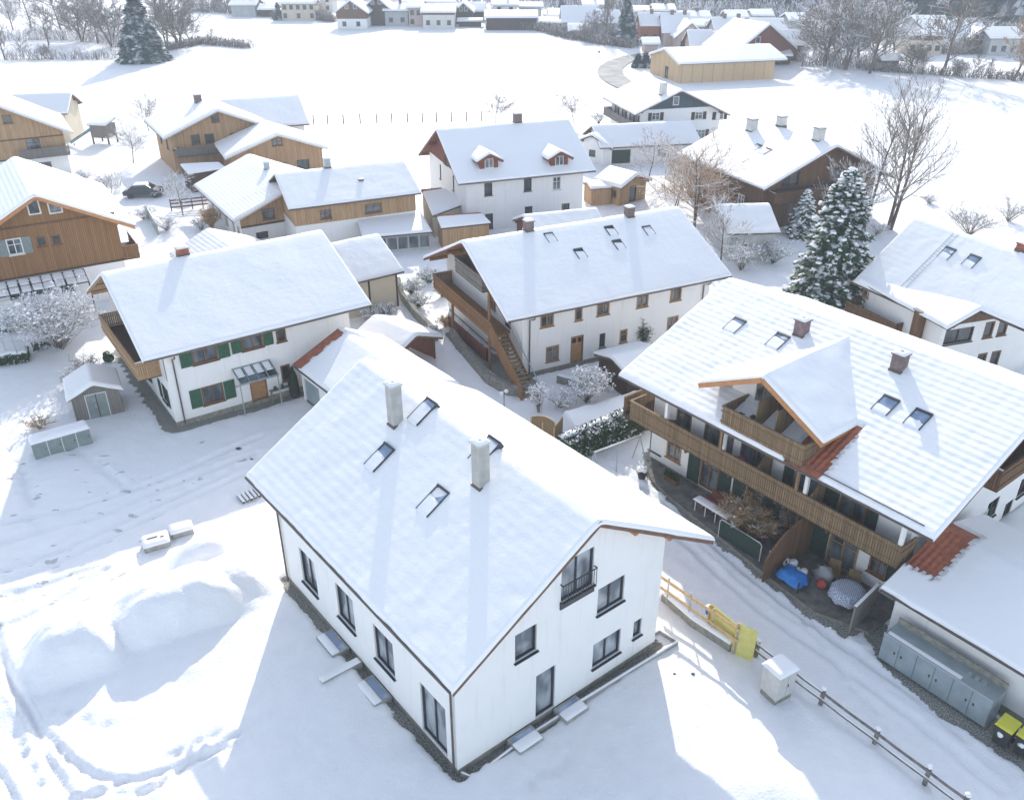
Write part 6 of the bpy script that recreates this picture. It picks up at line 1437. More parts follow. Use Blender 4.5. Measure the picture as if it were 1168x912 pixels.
# ---- chalet terrace
def ct(px, py, z=0.0):
    p = ch.pl(px, py, (0, 0, 1), z); return (ch.cx+p[0]*ch.c-p[1]*ch.s, ch.cy+p[0]*ch.s+p[1]*ch.c)
def cl(x, y): return (ch.cx+x*ch.c-y*ch.s, ch.cy+x*ch.s+y*ch.c)
def cthing(name, lx, ly, label, cat, z=0, rz=0): return empty(name, (*cl(lx, ly), z), ch.ph+rz, label, cat)
pl_ = lambda px, py, z=0.0: ch.pl(px, py, (0, 0, 1), z)
# paved terrace slab along the wall
pts = [(-8.1, -7.12), (-8.0, -7.6), (-6.4, -8.7), (-4.3, -9.2), (-1.5, -9.6), (1.9, -10.1), (4, -10.4), (6, -10.6), (8.3, -9.8), (8.5, -7.12)]
mb = MB(); mb.poly([(a, b, .06) for a, b in pts], 'paving')
for (a, b), (c_, d_) in zip(pts, pts[1:]+pts[:1]): mb.poly([(a, b, -.3), (c_, d_, -.3), (c_, d_, .06), (a, b, .06)], 'plinth')
o = mb.build('terrace'); o.location = (ch.cx, ch.cy, 0); o.rotation_euler = (0, 0, ch.ph); tag(o, kind='structure')
# privacy walls
for lx, lb in ((3.15, 'brown board privacy wall with a rounded outer end beside the blue tarpaulin'),):
    rt = cthing('privacy_wall', lx, -8.9, lb, 'privacy wall'); mb = MB(); prof = [(-1.9, .0), (1.75, .0), (1.75, 2.6), (.4, 2.55), (-.6, 2.3), (-1.3, 1.85), (-1.9, 1.3)]
    for sx in (-.04, .04): mb.poly([(sx, a, b) for a, b in (prof if sx > 0 else prof[::-1])], 'wood_brown')
    for (a, b), (c_, d_) in zip(prof, prof[1:]+prof[:1]): mb.poly([(-.04, a, b), (-.04, c_, d_), (.04, c_, d_), (.04, a, b)], 'wood_brown')
    mb.build('panel', rt); mb = MB()
    for (a, b), (c_, d_) in zip(prof[2:], prof[3:]): mb.beam((0, a, b+.03), (0, c_, d_+.03), .11, .06, 'wood_brown')
    mb.build('capping', rt)
p = pl_(899, 622); rt = cthing('covered_table', 4.05, -9.75, 'garden table under a bright blue tarpaulin', 'table')
mb = MB(); rg = random.Random(3); n = 9; V = np.zeros((n, n, 3))
for i in range(n):
    for j in range(n):
        u, v = i/(n-1)*2-1, j/(n-1)*2-1; e = max(abs(u), abs(v)); V[i, j] = (u*.72+rg.uniform(-.03, .03), v*.5+rg.uniform(-.03, .03), .74-.10*max(0, e-.7)/.2*3+rg.uniform(-.05, .05))
mb.grid(V, 'paint_blue'); mb.build('tarpaulin', rt, True); mb = MB()
for sx in (-.7, .7):
    for sy in (-.45, .45): mb = MB(); mb.box(sx-.03, sx+.03, sy-.03, sy+.03, .0, .7, 'metal_dark'); mb.build('leg', rt)
rt = cthing('storage_bag', 4.9, -8.4, 'grey covered heap of garden cushions by the dark green shutter', 'garden cover'); mb = MB(); mb.blob((0, 0, .4), .5, .34, .5, 'tarp_grey', .25, 8, 9, 6); mb.build('cover', rt, True)
rt = cthing('ball', 5.2, -8.95, 'small red round cushion on the terrace beside the grey cover', 'cushion'); mb = MB(); mb.blob((0, 0, .3), .25, .25, .25, 'cloth_red', .1, 9, 9, 6); mb.build('cushion', rt, True)
for k, (px, py, s_, lb) in enumerate(((884, 640, .38, 'snow capped round planter at the foot of the brown privacy wall'), (900, 650, .42, 'snow capped planter in front of the blue tarpaulin'), (912, 660, .36, 'snow covered dwarf shrub in a tub, right of the snow capped planters'), (732, 545, .34, 'snow topped flower pot standing alone on the lawn by the chalet corner'))):
    x, y = G(px, py); rt = empty('planter', (x, y, gz(x, y)), 0, lb, 'planter'); mb = MB(); mb.tube([(0, 0, -.05), (0, 0, .4)], [s_*.6, s_*.85], 'black_plastic', 10); mb.build('pot', rt)
    mb = MB()
    for q in range(7): a = q*2.4; mb.blob((cos(a)*s_*.4, sin(a)*s_*.4, .5+.09*(q % 3)), s_*.5, s_*.5, s_*.4, 'snow_soft', .25, q, 7, 5)
    mb.build('snow', rt, True)
# long white legged table with snow, two brown benches
p = pl_(815, 578, .75); rt = cthing('garden_table', p[0], p[1], 'long white legged garden table topped with snow', 'table')
mb = MB(); mb.box(-1.2, 1.2, -.35, .35, .70, .75, 'cloth_red'); mb.build('tabletop', rt)
for sx in (-1.05, -.35, .35, 1.05):
    mb = MB(); mb.tube([(sx, -.3, .7), (sx+.05, -.36, .4), (sx, -.3, 0)], .03, 'frame_white', 6); mb.tube([(sx, .3, .7), (sx+.05, .36, .4), (sx, .3, 0)], .03, 'frame_white', 6); mb.build('leg', rt)
mb = MB(); snow_patch(mb, (-1.22, -.37, .75), (1.22, -.37, .75), (1.22, .2, .75), (-1.22, .2, .75), .09, .15, m='snow_soft'); mb.build('snow', rt, True)
rt = cthing('garden_bench', p[0]+.1, p[1]+.75, 'dark red brown bench behind the long white legged table', 'bench'); mb = MB(); mb.box(-1.1, 1.1, -.2, .2, .42, .47, 'wood_red'); mb.build('seat', rt); mb = MB(); mb.box(-1.1, 1.1, .2, .25, .5, .95, 'wood_red'); mb.build('backrest', rt)
for sx in (-1, 1): mb = MB(); mb.box(sx-.03, sx+.03, -.18, .2, 0, .42, 'wood_red'); mb.build('leg', rt)
p = pl_(850, 610, .9); rt = cthing('fabric_screen', p[0]-.15, p[1]-.2, 'dark olive fabric screen on a white tube frame below the dry shrub', 'screen')
mb = MB(); mb.box(-1.3, 1.3, -.02, .02, .1, 1.1, 'shutter_dark'); mb.build('fabric', rt); mb = MB(); mb.tube([(-1.32, 0, 0), (-1.32, 0, 1.05), (-1.2, 0, 1.15), (1.2, 0, 1.15), (1.32, 0, 1.05), (1.32, 0, 0)], .03, 'frame_white', 6); mb.build('frame', rt)
# wicker armchairs by the balcony door
for k, (px, py, lb) in enumerate(((955, 655, 'brown wicker armchair nearer the terrace door'), (977, 668, 'brown wicker armchair by the right end of the terrace'))):
    p = pl_(px, py); rt = cthing('armchair', p[0], max(min(p[1], -7.9), -8.4), lb, 'chair', rz=.4)
    mb = MB(); mb.box(-.28, .28, -.28, .28, .3, .42, 'wicker'); mb.build('seat', rt); mb = MB(); mb.hexa([(-.3, .24, .3), (.3, .24, .3), (.3, .32, .3), (-.3, .32, .3), (-.27, .36, .95), (.27, .36, .95), (.27, .42, .93), (-.27, .42, .93)], 'wicker'); mb.build('backrest', rt)
    for sx in (-1, 1):
        mb = MB(); mb.box(sx*.31-.03, sx*.31+.03, -.28, .28, .55, .61, 'wicker'); mb.build('armrest', rt)
        for sy in (-.26, .26): mb = MB(); mb.box(sx*.28-.025, sx*.28+.025, sy-.025, sy+.025, 0, .56, 'wicker'); mb.build('leg', rt)
p = pl_(968, 672, .7); rt = cthing('draped_table', p[0], p[1], 'round terrace table under a blue and white checked cloth dusted with snow', 'table')
m_, nt_, b_ = nodes('checked'); tc_ = N(nt_, 'ShaderNodeTexCoord'); c_ = N(nt_, 'ShaderNodeTexChecker'); c_.inputs['Scale'].default_value = 16; c_.inputs['Color1'].default_value = (.75, .76, .8, 1); c_.inputs['Color2'].default_value = (.2, .26, .42, 1); L(nt_, tc_, 'Object', c_, 'Vector'); L(nt_, c_, 'Color', b_, 'Base Color')
mb = MB(); n = 28
rings = [(0.0, .76), (.45, .76), (.72, .75), (.82, .55), (.86, .3)]
V = np.array([[(cos(2*pi*j/n)*r_*(1+.07*(k > 2)*sin(j*1.9)), sin(2*pi*j/n)*r_*(1+.07*(k > 2)*sin(j*1.9)), z_) for j in range(n+1)] for k, (r_, z_) in enumerate(rings)]); mb.grid(V, 'checked', True); mb.build('tablecloth', rt, True)
mb = MB(); mb.tube([(0, 0, 0), (0, 0, .72)], .05, 'metal_dark', 8); mb.tube([(0, 0, 0), (0, 0, .05)], .3, 'metal_dark', 10); mb.build('leg', rt)
# balcony plants
for k, (lx, ly, z, r_, m_, lb) in enumerate(((-1.2, -7.9, 3.0, .5, 'purple_flowers', 'large clump of purple heather on the long balcony, left of the privacy screen'), (1.0, -7.9, 3.0, .32, 'purple_flowers', 'smaller purple heather right of the privacy screen on the long balcony'), (-6.0, -7.75, 3.0, .42, 'black_plastic', 'dark covered chair at the left part of the long balcony'), (-1.5, -7.9, 5.72, .28, 'leaves_hedge', 'dark evergreen ball plant in the left corner of the dormer balcony'), (-1.0, -7.5, 5.72, .24, 'leaves_hedge', 'second evergreen ball plant on the dormer balcony, nearer the door'), (2.3, -8.2, 5.72, .3, 'leaves_snow', 'frosted plant at the right end of the dormer balcony'), (6.6, -7.9, 3.0, .3, 'leaves_hedge', 'dark potted plant at the right end of the long balcony'), (3.8, -7.7, 3.0, .35, 'black_plastic', 'dark covered stool on the long balcony right of the second screen'))):
    rt = cthing('potted_plant' if 'plant' in lb or 'heather' in lb else 'covered_chair', lx, ly, lb, 'plant' if 'plant' in lb or 'heather' in lb else 'chair', z=z); mb = MB(); mb.tube([(0, 0, 0), (0, 0, .25)], [r_*.5, r_*.6], 'terracotta' if 'black' not in m_ else 'black_plastic', 10); mb.build('pot' if 'black' not in m_ else 'base', rt)
    rr = random.Random(k); mb = MB()
    for q in range(6): a = q*2.4; mb.blob((cos(a)*r_*.45, sin(a)*r_*.35, .35+r_*.35*(q % 3)), r_*.6, r_*.6, r_*.5, m_, .3, q+k, 8, 6)
    mb.build('foliage' if 'black' not in m_ else 'cover', rt)
# ---- swing frame by the chalet
A, B = G(676, 548), G(729, 528); rt, ln = oriented('swing_frame', A, B, 'thin metal swing frame with snow along its top bar', 'swing frame')
H_ = 1.9; mb = MB(); mb.tube([(-ln/2, 0, H_), (ln/2, 0, H_)], .04, 'metal_grey', 6); mb.build('top_bar', rt)
for sx in (-1, 1):
    for sy in (-.7, .7): mb = MB(); mb.tube([(sx*ln/2*.95, 0, H_), (sx*ln/2*1.02, sy, -.1)], .035, 'metal_grey', 6); mb.build('leg', rt)
mb = MB(); mb.tube([(0, 0, H_), (0, 0, 0)], .03, 'metal_grey', 6); mb.build('leg', rt)
mb = MB(); mb.tube([(-ln/2, 0, H_+.05), (ln/2, 0, H_+.05)], .05, 'snow_soft', 6); mb.build('snow', rt, True)
# ---- wicker panel
A, B = G(606, 500), G(632, 512); rt, ln = oriented('fence_panel', A, B, 'curved woven willow fence panel behind the sunny roof edge', 'fence panel')
mb = MB(); n = 14; V = np.array([[(-ln/2+ln*i/(n-1), .0, z_) for z_ in (0.0, .6, 1.2, 1.55+.45*sin(pi*i/(n-1)*.75))] for i in range(n)]); mb.grid(V, 'wicker'); V2 = V.copy(); V2[..., 1] += .06; mb.grid(V2, 'wicker', True)
for i in range(n-1): mb.poly([V[i, 3], V[i+1, 3], V2[i+1, 3], V2[i, 3]], 'new_wood')
for j in (0, n-1): mb.poly([V[j, 0], V[j, 3], V2[j, 3], V2[j, 0]], 'new_wood')
mb.build('weave', rt); 
for sx in (-1, 0, 1): mb = MB(); mb.box(sx*ln/2-.04, sx*ln/2+.04, -.06, -.01, -.1, 1.55, 'new_wood'); mb.build('post', rt)
A, B = G(632, 512), G(641, 500); rt, ln = oriented('fence_panel', A, B, 'short straight willow panel joined to the curved one', 'fence panel'); mb = MB(); mb.box(-ln/2, ln/2, -.03, .03, 0, 1.6, 'wicker'); mb.build('weave', rt)
# ---- garden walls by the staircase house
low_wall('garden_wall', [(455, 325), (459, 342), (474, 362), (492, 380), (497, 384)], .3, .75, 'stone_wall', 'curved grey green garden wall beside the snowy path', 'wall', .0)
low_wall('garden_wall', [(515, 385), (532, 408), (556, 436), (580, 450), (598, 452), (610, 445)], .35, .8, 'stone_wall', 'curved mossy stone wall at the foot of the outside staircase', 'wall', .0)
low_wall('garden_fence', [(512, 372), (530, 388), (552, 408), (560, 412)], .08, .9, 'wood_red', 'low dark red board fence under the orange balcony', 'fence', 0)
low_wall('garden_wall', [(690, 440), (672, 446), (650, 440), (636, 436)], .3, .6, 'stone_wall', 'low stone wall behind the snow covered shrub before the door', 'wall', .15)
for px, py, lb in ((575, 466, 'slim garden lamp with a double snow cap behind the sunny roof'),):
    x, y = G(px, py); rt = empty('garden_lamp', (x, y, 0), 0, lb, 'lamp'); mb = MB(); mb.tube([(0, 0, 0), (0, 0, 1.2)], .03, 'metal_dark', 6); mb.build('pole', rt)
    for sx in (-.15, .15): mb = MB(); mb.blob((sx, 0, 1.25+sx*.5), .15, .12, .13, 'snow_soft', .15, 3, 8, 5); mb.build('lantern', rt, True)
# ---- paved edge (dark) by the farmhouse and its small evergreen
x, y = G(337, 452); rt = empty('cypress', (x, y, 0), 0, 'slim dark green cypress column between farmhouse and garage', 'tree'); mb = MB(); rg = random.Random(5)
for i in range(1500):
    z = rg.uniform(.05, 2.1); r_ = .32*(1-(z/2.2)**3)*rg.uniform(.8, 1.05); a = rg.uniform(0, 2*pi); p = Vector((cos(a)*r_, sin(a)*r_, z)); q1 = Vector((-sin(a), cos(a), 0))*.06; mb.poly([p-q1, p+q1, p+Vector((cos(a)*.04, sin(a)*.04, .16))], 'shutter_dark')
mb.tube([(0, 0, 0), (0, 0, 1.0), (0, 0, 2.1)], [.27, .27, .05], 'shutter_dark', 8); mb.build('foliage', rt); mb = MB(); mb.tube([(0, 0, -.2), (0, 0, .3)], .06, 'bark', 6); mb.build('trunk', rt)
# bench at farmhouse wall
p = fa.z_(318, 448); rt = empty('garden_rack', (fa.cx+p[0]*fa.c-(fa.y0-.4)*fa.s, fa.cy+p[0]*fa.s+(fa.y0-.4)*fa.c, 0), fa.ph, 'light metal plant rack with pots beside the farmhouse door', 'rack'); mb = MB(); mb.box(-.9, .9, -.15, .15, .78, .83, 'wood_grey'); mb.build('shelf', rt)
for sx in (-.8, .8): mb = MB(); mb.box(sx-.03, sx+.03, -.14, .14, 0, .78, 'wood_grey'); mb.build('leg', rt)
for sx in (-.5, 0, .5): mb = MB(); mb.tube([(sx, 0, .83), (sx, 0, 1.03)], [.09, .12], 'shutter_dark', 8); mb.build('pot', rt)
# ---- playhouse with slide
x, y = G(121, 163); rt = empty('playhouse', (x, y, 0), R(-12), 'grey board playhouse on stilts with a snowy roof', 'playhouse')
mb = MB(); mb.box(-1.3, 1.3, -1.1, 1.1, .9, 2.7, 'wood_grey'); mb.build('wall', rt)
for sx in (-1.2, 1.2):
    for sy in (-1, 1): mb = MB(); mb.box(sx-.08, sx+.08, sy-.08, sy+.08, -.2, .9, 'wood_dark'); mb.build('leg', rt)
mb = MB(); mb.hexa([(-1.5, -1.4, 2.6), (1.5, -1.4, 2.6), (1.5, 1.3, 3.2), (-1.5, 1.3, 3.2), (-1.5, -1.4, 2.7), (1.5, -1.4, 2.7), (1.5, 1.3, 3.3), (-1.5, 1.3, 3.3)], 'wood_grey'); ro = mb.build('roof', rt)
mb = MB(); snow_patch(mb, (-1.5, -1.4, 2.7), (1.5, -1.4, 2.7), (1.5, 1.3, 3.3), (-1.5, 1.3, 3.3), .2, .3, m='snow_soft'); mb.build('snow', ro, True)
rt = empty('slide', (x-1.4, y-.6, 0), R(200), 'blue green slide leaning on the left side of the playhouse', 'slide')
mb = MB(); mb.hexa([(0, -.35, 1.9), (0, .35, 1.9), (3.0, .35, .25), (3.0, -.35, .25), (0, -.35, 2.0), (0, .35, 2.0), (3.0, .35, .35), (3.0, -.35, .35)][::1], 'paint_green_blue'); mb.build('chute', rt)
for sy in (-.38, .38): mb = MB(); mb.beam((0, sy, 2.1), (3.0, sy, .42), .06, .25, 'paint_green_blue'); mb.build('side_rail', rt)
mb = MB(); mb.tube([(2.6, -.3, .3), (2.6, -.3, 0)], .04, 'metal_dark', 5); mb.tube([(2.6, .3, .3), (2.6, .3, 0)], .04, 'metal_dark', 5); mb.build('leg', rt)
# ---- parked dark car
def car(x, y, rz, label, s=1.0, snow=True):
    rt = empty('parked_car', (x, y, 0), rz, label, 'car')
    mb = MB(); prof = [(-2.1, .35), (-2.15, .75), (-1.9, .95), (-1.55, 1.0), (-1.0, 1.42), (.6, 1.45), (1.25, 1.02), (1.95, .88), (2.15, .6), (2.1, .35)]
    n = len(prof); hw = lambda z: .86 if z < 1.05 else .70
    Lp = [(a, -hw(b), b) for a, b in prof]; Rp = [(a, hw(b), b) for a, b in prof]
    mb.poly(Lp[::-1], 'car_paint'); mb.poly(Rp, 'car_paint')
    for i in range(n): j = (i+1) % n; mb.poly([Lp[i], Lp[j], Rp[j], Rp[i]], 'car_paint')
    mb.build('body', rt)
    mb = MB()
    for sg in (-1, 1): mb.poly([(-1.3, sg*.80, 1.08), (1.0, sg*.80, 1.08), (.55, sg*.73, 1.38), (-.95, sg*.73, 1.38)], 'glass_dark')
    mb.poly([(1.22, -.68, 1.06), (1.22, .68, 1.06), (.66, .62, 1.42), (.66, -.62, 1.42)], 'glass_dark'); mb.build('windows', rt)
    for sx in (-1.35, 1.35):
        for sg in (-1, 1): mb = MB(); mb.tube([(sx, sg*.68, .33), (sx, sg*.9, .33)], .33, 'black_plastic', 12); mb.build('wheel', rt)
    for sg in (-1, 1): mb = MB(); mb.box(2.06, 2.16, sg*.55-.16, sg*.55+.16, .62, .75, 'frame_white'); mb.build('headlight', rt)
    if snow:
        mb = MB(); snow_patch(mb, (-.95, -.66, 1.44), (.6, -.66, 1.46), (.6, .66, 1.46), (-.95, .66, 1.44), .1, .2, m='snow_soft'); mb.build('snow', rt, True)
    return rt
x, y = G(165, 224); car(x, y, R(8), 'dark green car parked among bushes left of the timber gabled house')
A, B = G(196, 241), G(244, 236); rt, ln = oriented('garden_fence', A, B, 'low brown board fence behind the snowy little tree', 'fence')
for z in (.35, .75, 1.1): mb = MB(); mb.box(-ln/2, ln/2, -.03, .03, z, z+.16, 'wood_brown'); mb.build('rail', rt)
for q in range(5): mb = MB(); x = -ln/2+ln*q/4; mb.box(x-.06, x+.06, .03, .13, -.2, 1.35, 'wood_brown'); mb.build('post', rt)
A, B = G(170, 248), G(181, 266); low_wall('garden_fence', [(168, 246), (181, 268)], .1, 1.2, 'metal_green', 'short grey green board fence above the pointed shed roof', 'fence', .06)
# ---- post and wire fence in the white field
px0 = [358, 374, 392, 411, 430, 447, 465, 482, 498, 515, 532, 549]; W_ = [G(p, 142-(p-358)*.022) for p in px0]
c = W_[6]; rt = empty('wire_fence', (*c, 0), 0, 'long wire fence on thin wooden posts crossing the white field', 'fence')
for p in W_: mb = MB(); mb.tube([(p[0]-c[0], p[1]-c[1], -.2), (p[0]-c[0], p[1]-c[1], 1.45)], .085, 'wood_dark', 5); mb.build('post', rt)
mb = MB()
for z in (.6, 1.1): mb.tube([(p[0]-c[0], p[1]-c[1], z) for p in W_], .012, 'metal_grey', 3, False)
mb.build('wire', rt)
x, y = G(683, 67); rt = empty('marker_post', (x, y, 0), 0, 'lone short marker post in the field left of the curved road', 'post'); mb = MB(); mb.tube([(0, 0, 0), (0, 0, 1.5)], .12, 'rail_wood', 6); mb.build('post', rt); mb = MB(); mb.box(-.2, .2, -.05, .05, 1.2, 1.7, 'frame_dark'); mb.build('plate', rt)
# ---- two thin poles and low hedges at the left edge
for px, py, tp, lb in ((12, 412, 336, 'left one of two thin pale poles in the lawn at the left edge'), (24, 413, 340, 'right one of two thin pale poles in the lawn at the left edge')):
    x, y = G(px, py); hh = height_at(px, py, tp); rt = empty('flagpole', (x, y, 0), 0, lb, 'pole'); mb = MB(); mb.tube([(0, 0, 0), (-.25, 0, hh*.5), (-.45, .1, hh)], [.04, .035, .02], 'metal_bright', 6); mb.build('pole', rt); mb = MB(); mb.tube([(0, 0, 0), (0, 0, .15)], .09, 'metal_grey', 8); mb.build('base', rt)
hedge('hedge', [at(-6, 414), at(34, 408)], 1.6, .8, 'low wide hedge under a flat snow cushion at the left edge', 'leaves_hedge', .22, 160, 11)
hedge('hedge', [at(-6, 378), at(44, 372)], 1.2, .9, 'dark hedge behind the flat snow cushion at the left edge', 'leaves_snow', 0, 160, 12)
hedge('hedge', [at(38, 398), at(60, 394)], 1.0, .7, 'small clipped snowy hedge right of the flat snow cushion', 'leaves_snow', .12, 160, 13)
x, y = G(124, 412); rt = empty('bush_ball', (x, y, 0), 0, 'small round green bush under the corner balcony of the farmhouse', 'shrub'); mb = MB(); mb.blob((0, 0, .35), .4, .4, .4, 'leaves_hedge', .2, 5, 10, 7); mb.build('foliage', rt)
# stone bits on the yard
for k, (px, py, s_, lb) in enumerate(((272, 512, .16, 'dark stone on the snowy yard below the farmhouse steps'), (769, 772, .07, 'left one of two tiny dark stones on the sunlit snow'), (790, 771, .09, 'right one of two tiny dark stones on the sunlit snow'), (287, 524, .1, 'small dark stone half sunk in the yard snow'))):
    x, y = G(px, py); rt = MB(); rt.blob((0, 0, 0), s_, s_*.7, s_*.5, 'metal_dark', .25, k, 7, 5); o = rt.build('stone'); o.location = (x, y, gz(x, y)+s_*.3); tag(o, lb, 'stone')
# snowed bench between the chalet and the hedge not visible in the photograph is left out

for k, (lx, ly, z, ln_, m_, lb) in enumerate(((4.6, -8.15, 3.0, 1.6, 'dry_leaves', 'wooden flower box with withered plants on the long balcony, left of the last pillar'), (6.0, -8.12, 3.0, .9, 'leaves_snow', 'short flower box with frosted plants near the right end of the long balcony'), (-3.6, -8.12, 3.0, 1.5, 'dry_leaves', 'flower box with withered plants at the left half of the long balcony'), (1.2, -8.35, 5.72, 1.2, 'leaves_snow', 'flower box with frosted plants on the dormer balcony'), (.3, -8.4, .06, 1.4, 'dry_leaves', 'trough of withered plants on the terrace against the dark shutters'), (-5.5, -8.0, .06, 1.0, 'leaves_hedge', 'trough of low evergreens under the left end of the long balcony'))):
    rt = cthing('flower_box', lx, ly, lb, 'flower box', z=z); rr = random.Random(k+90); mb = MB(); mb.box(-ln_/2, ln_/2, -.14, .14, 0, .3, 'wood_brown'); mb.build('box', rt); mb = MB()
    for q in range(int(170*ln_)):
        p0 = Vector((rr.uniform(-ln_/2, ln_/2), rr.uniform(-.14, .14), .28)); d = Vector((rr.uniform(-.5, .5), rr.uniform(-.5, .5), 1)).normalized()*rr.uniform(.1, .42); w_ = Vector((rr.uniform(-1, 1), rr.uniform(-1, 1), 0)).normalized()*.025
        mb.poly([p0-w_, p0+w_, p0+d*.7+w_*1.6, p0+d, p0+d*.7-w_*1.6], m_)
    mb.build('plants', rt)
# ================================================================== THE FAR VILLAGE
def far_eave(xl, xr, yt, yb, ze, label, wall='stucco_beige', verge='fascia_dark', W=10, name='far_house', ang=0, upper=None, split=2.8, nwin=3, wst='dark', snow='snow_roof', chim=0, cat='house', t=.35):
    xm = (xl+xr)/2; x, yf = G(xm, yb, ze)
    for it in range(30):
        yc = yf+W/2; U = -(yt-456)/1000; zr = HC+yc*(U*CC-SS)/(CC+U*SS)
        sl = (zr-ze)/(W/2)
        if sl > .75: W *= 1.06
        elif sl < .28: W *= .94
        else: break
    zr = max(zr, ze+.28*W/2)
    d = ray(xl, yb); t_ = (ze-HC)/d[2]; X0 = d[0]*t_; d = ray(xr, yb); t_ = (ze-HC)/d[2]; X1 = d[0]*t_
    h = House(name, ((X0+X1)/2, yc, ang, W/2, W/2, X1-X0, ze, ze, zr), (.6, .6, .6, .6), label, cat, t=t, lower=wall, verge=verge, upper=upper, split=split, cell=1.5, gutters='', purlins=False, snow=snow)
    L_ = h.x1-h.x0
    for i in range(nwin):
        u = h.x0+L_*(i+.5)/nwin
        if ze > 3.6: h.wl('S', u, 3.0 if ze > 4.6 else 1.0, 1.1, 1.2, wst)
        if ze > 4.6 and i % 2 == 0: h.wl('S', u, .6, 1.1, 1.3, wst)
    h.finish()
    for i in range(chim): h.chimney(0, 0, .8, .8, 1.1, 'chimney_brown', loc=((i-.5*(chim-1))*L_*.5+L_*.12, -.6), cap='chimney_brown', pot=False, sn=False)
    return h
def far_gable(xp, yp, xl, xr, ye, ze, label, wall='wood_brown', verge='fascia_white', D=11, lower=None, split=2.6, name='far_house', ang=-90, cat='house', wins=True):
    x, y = G(xp, ye, ze); d = ray(xl, ye); t_ = (ze-HC)/d[2]; X0 = d[0]*t_; d = ray(xr, ye); X1 = d[0]*(ze-HC)/d[2]; W = (X1-X0)
    U = -(yp-456)/1000; zr = HC+y*(U*CC-SS)/(CC+U*SS); zr = min(max(zr, ze+W*.16), ze+W*.45); cx, cy = (X0+X1)/2-cos(R(ang))*D/2, y-sin(R(ang))*D/2
    h = House(name, (cx, cy, ang, W/2, W/2, D, ze, ze, zr), (.7, .7, .6, .6), label, cat, t=.35, lower=lower or wall, upper=wall, split=split if lower else -.2, verge=verge, cell=1.5, gutters='', purlins=False)
    if wins:
        h.wl('E', -W*.12, zr-2.6, .9, 1.1, 'white1', nosill=1); h.wl('E', W*.12, zr-2.6, .9, 1.1, 'white1', nosill=1); h.wl('E', -W*.22, .7, 1.1, 1.2, 'dark'); h.wl('E', W*.18, .7, 1.1, 1.2, 'dark')
    h.finish(); return h
FE = far_eave; FG = far_gable
FE(317, 360, -2, 3, 5.0, 'long beige far house behind a hedge, left of the small dark conifer', 'stucco_beige', nwin=5)
FE(293, 315, 4, 10, 2.4, 'low snowy far shed left of the long beige house', 'wood_dark', nwin=0, cat='shed')
FG(399, -1, 380, 420, 14, 4.4, 'far house with a brown gable above a white ground floor', 'wood_brown', lower='stucco')
FG(428, -6, 412, 446, 10, 4.6, 'far dark timber house right of the brown gabled one', 'wood_dark')
FE(436, 467, 3, 11, 4.4, 'grey plastered far house with a snowy roof, left of the balcony house', 'stucco_grey', nwin=2, chim=1)
FE(463, 483, -1, 8, 5.2, 'narrow pinkish far house squeezed between two grey ones', 'stucco_pink', nwin=2)
FE(479, 520, 4, 13, 4.6, 'wide pale far house at the field edge with a brown balcony band', 'stucco_warm', nwin=3, upper='wood_brown', split=3.6)
FE(455, 520, -6, 2, 6.0, 'big snowy roof behind the wide pale far house', 'stucco_grey', nwin=2)
FG(527, 2, 516, 541, 13, 3.6, 'small dark far gable with a snowy right slope', 'wood_dark')
FE(534, 554, 2, 12, 3.0, 'far shed with a steep white roof right of the small dark gable', 'wood_dark', nwin=0, cat='shed')
FE(521, 551, 20, 23, 1.9, 'low flat snowy carport roof at the far field edge', 'wood_dark', nwin=0, cat='shed', W=6)
FE(552, 614, 11, 19, 3.6, 'very long dark shed with a snowy roof at the far field edge', 'wood_dark', nwin=0, cat='shed')
FE(590, 620, 2, 7, 4.0, 'far snowy roof peeping above the very long shed', 'stucco_grey', nwin=0)
FE(560, 592, -2, 5, 5.0, 'pale far house behind the left half of the very long shed', 'stucco_warm', nwin=2, chim=1)
FE(612, 641, 19, 25, 2.2, 'low snowy far garage right of the very long shed', 'stucco_grey', nwin=0, cat='garage')
FE(625, 659, 9, 17, 3.0, 'snowy far carport behind the low garage', 'wood_dark', nwin=0, cat='carport')
FE(640, 684, 6, 24, 3.6, 'far house with a large plain roof left of the poplar', 'stucco_grey', nwin=3)
FE(680, 708, 11, 25, 3.6, 'far house with a plain roof between the poplar and slim spruce', 'stucco_grey', nwin=2)
FE(648, 674, 26, 34, 2.2, 'far garden shed with a bright sunlit roof near the field corner', 'wood_grey', nwin=0, cat='shed', W=7)
FE(730, 756, 14, 28, 4.6, 'far house with bare red tiles along its eave', 'brick_red', nwin=2, chim=1, verge='tile_red')
FE(755, 790, 14, 36, 3.4, 'wide roofed far house with roof vents right of the red tiled one', 'stucco_pink', nwin=2, chim=2)
FG(788, 24, 770, 806, 42, 3.0, 'pinkish far gable behind the plywood barn', 'stucco_pink', verge='fascia_brown')
FE(733, 754, 42, 49, 2.4, 'little far shed with a bright roof in front of the red tiled house', 'stucco_pink', nwin=0, cat='shed', W=6)
FE(738, 756, 62, 65, 1.3, 'low snow covered woodpile roof beside the dark conifers', 'wood_dark', nwin=0, cat='shed', W=4)
FE(787, 816, 33, 51, 3.0, 'far house with a pale blocky roof directly behind the barn', 'stucco_pink', nwin=0)
FE(815, 853, 19, 34, 4.6, 'far house with the broadest roof in the village centre', 'stucco_grey', nwin=3, chim=2)
h = FE(816, 848, 35, 49, 3.4, 'far house with three small roof windows behind the barn', 'brick_red', nwin=2); 
for q in (-1.8, 0, 1.8): h.skylight(0, 0, 1.0, 1.2, loc=(q, -h.rs*.4), cover=0, glassm='glass_dark')
FE(860, 899, 20, 33, 4.6, 'far house with a clean rectangular roof left of the right tree group', 'stucco_grey', nwin=3)
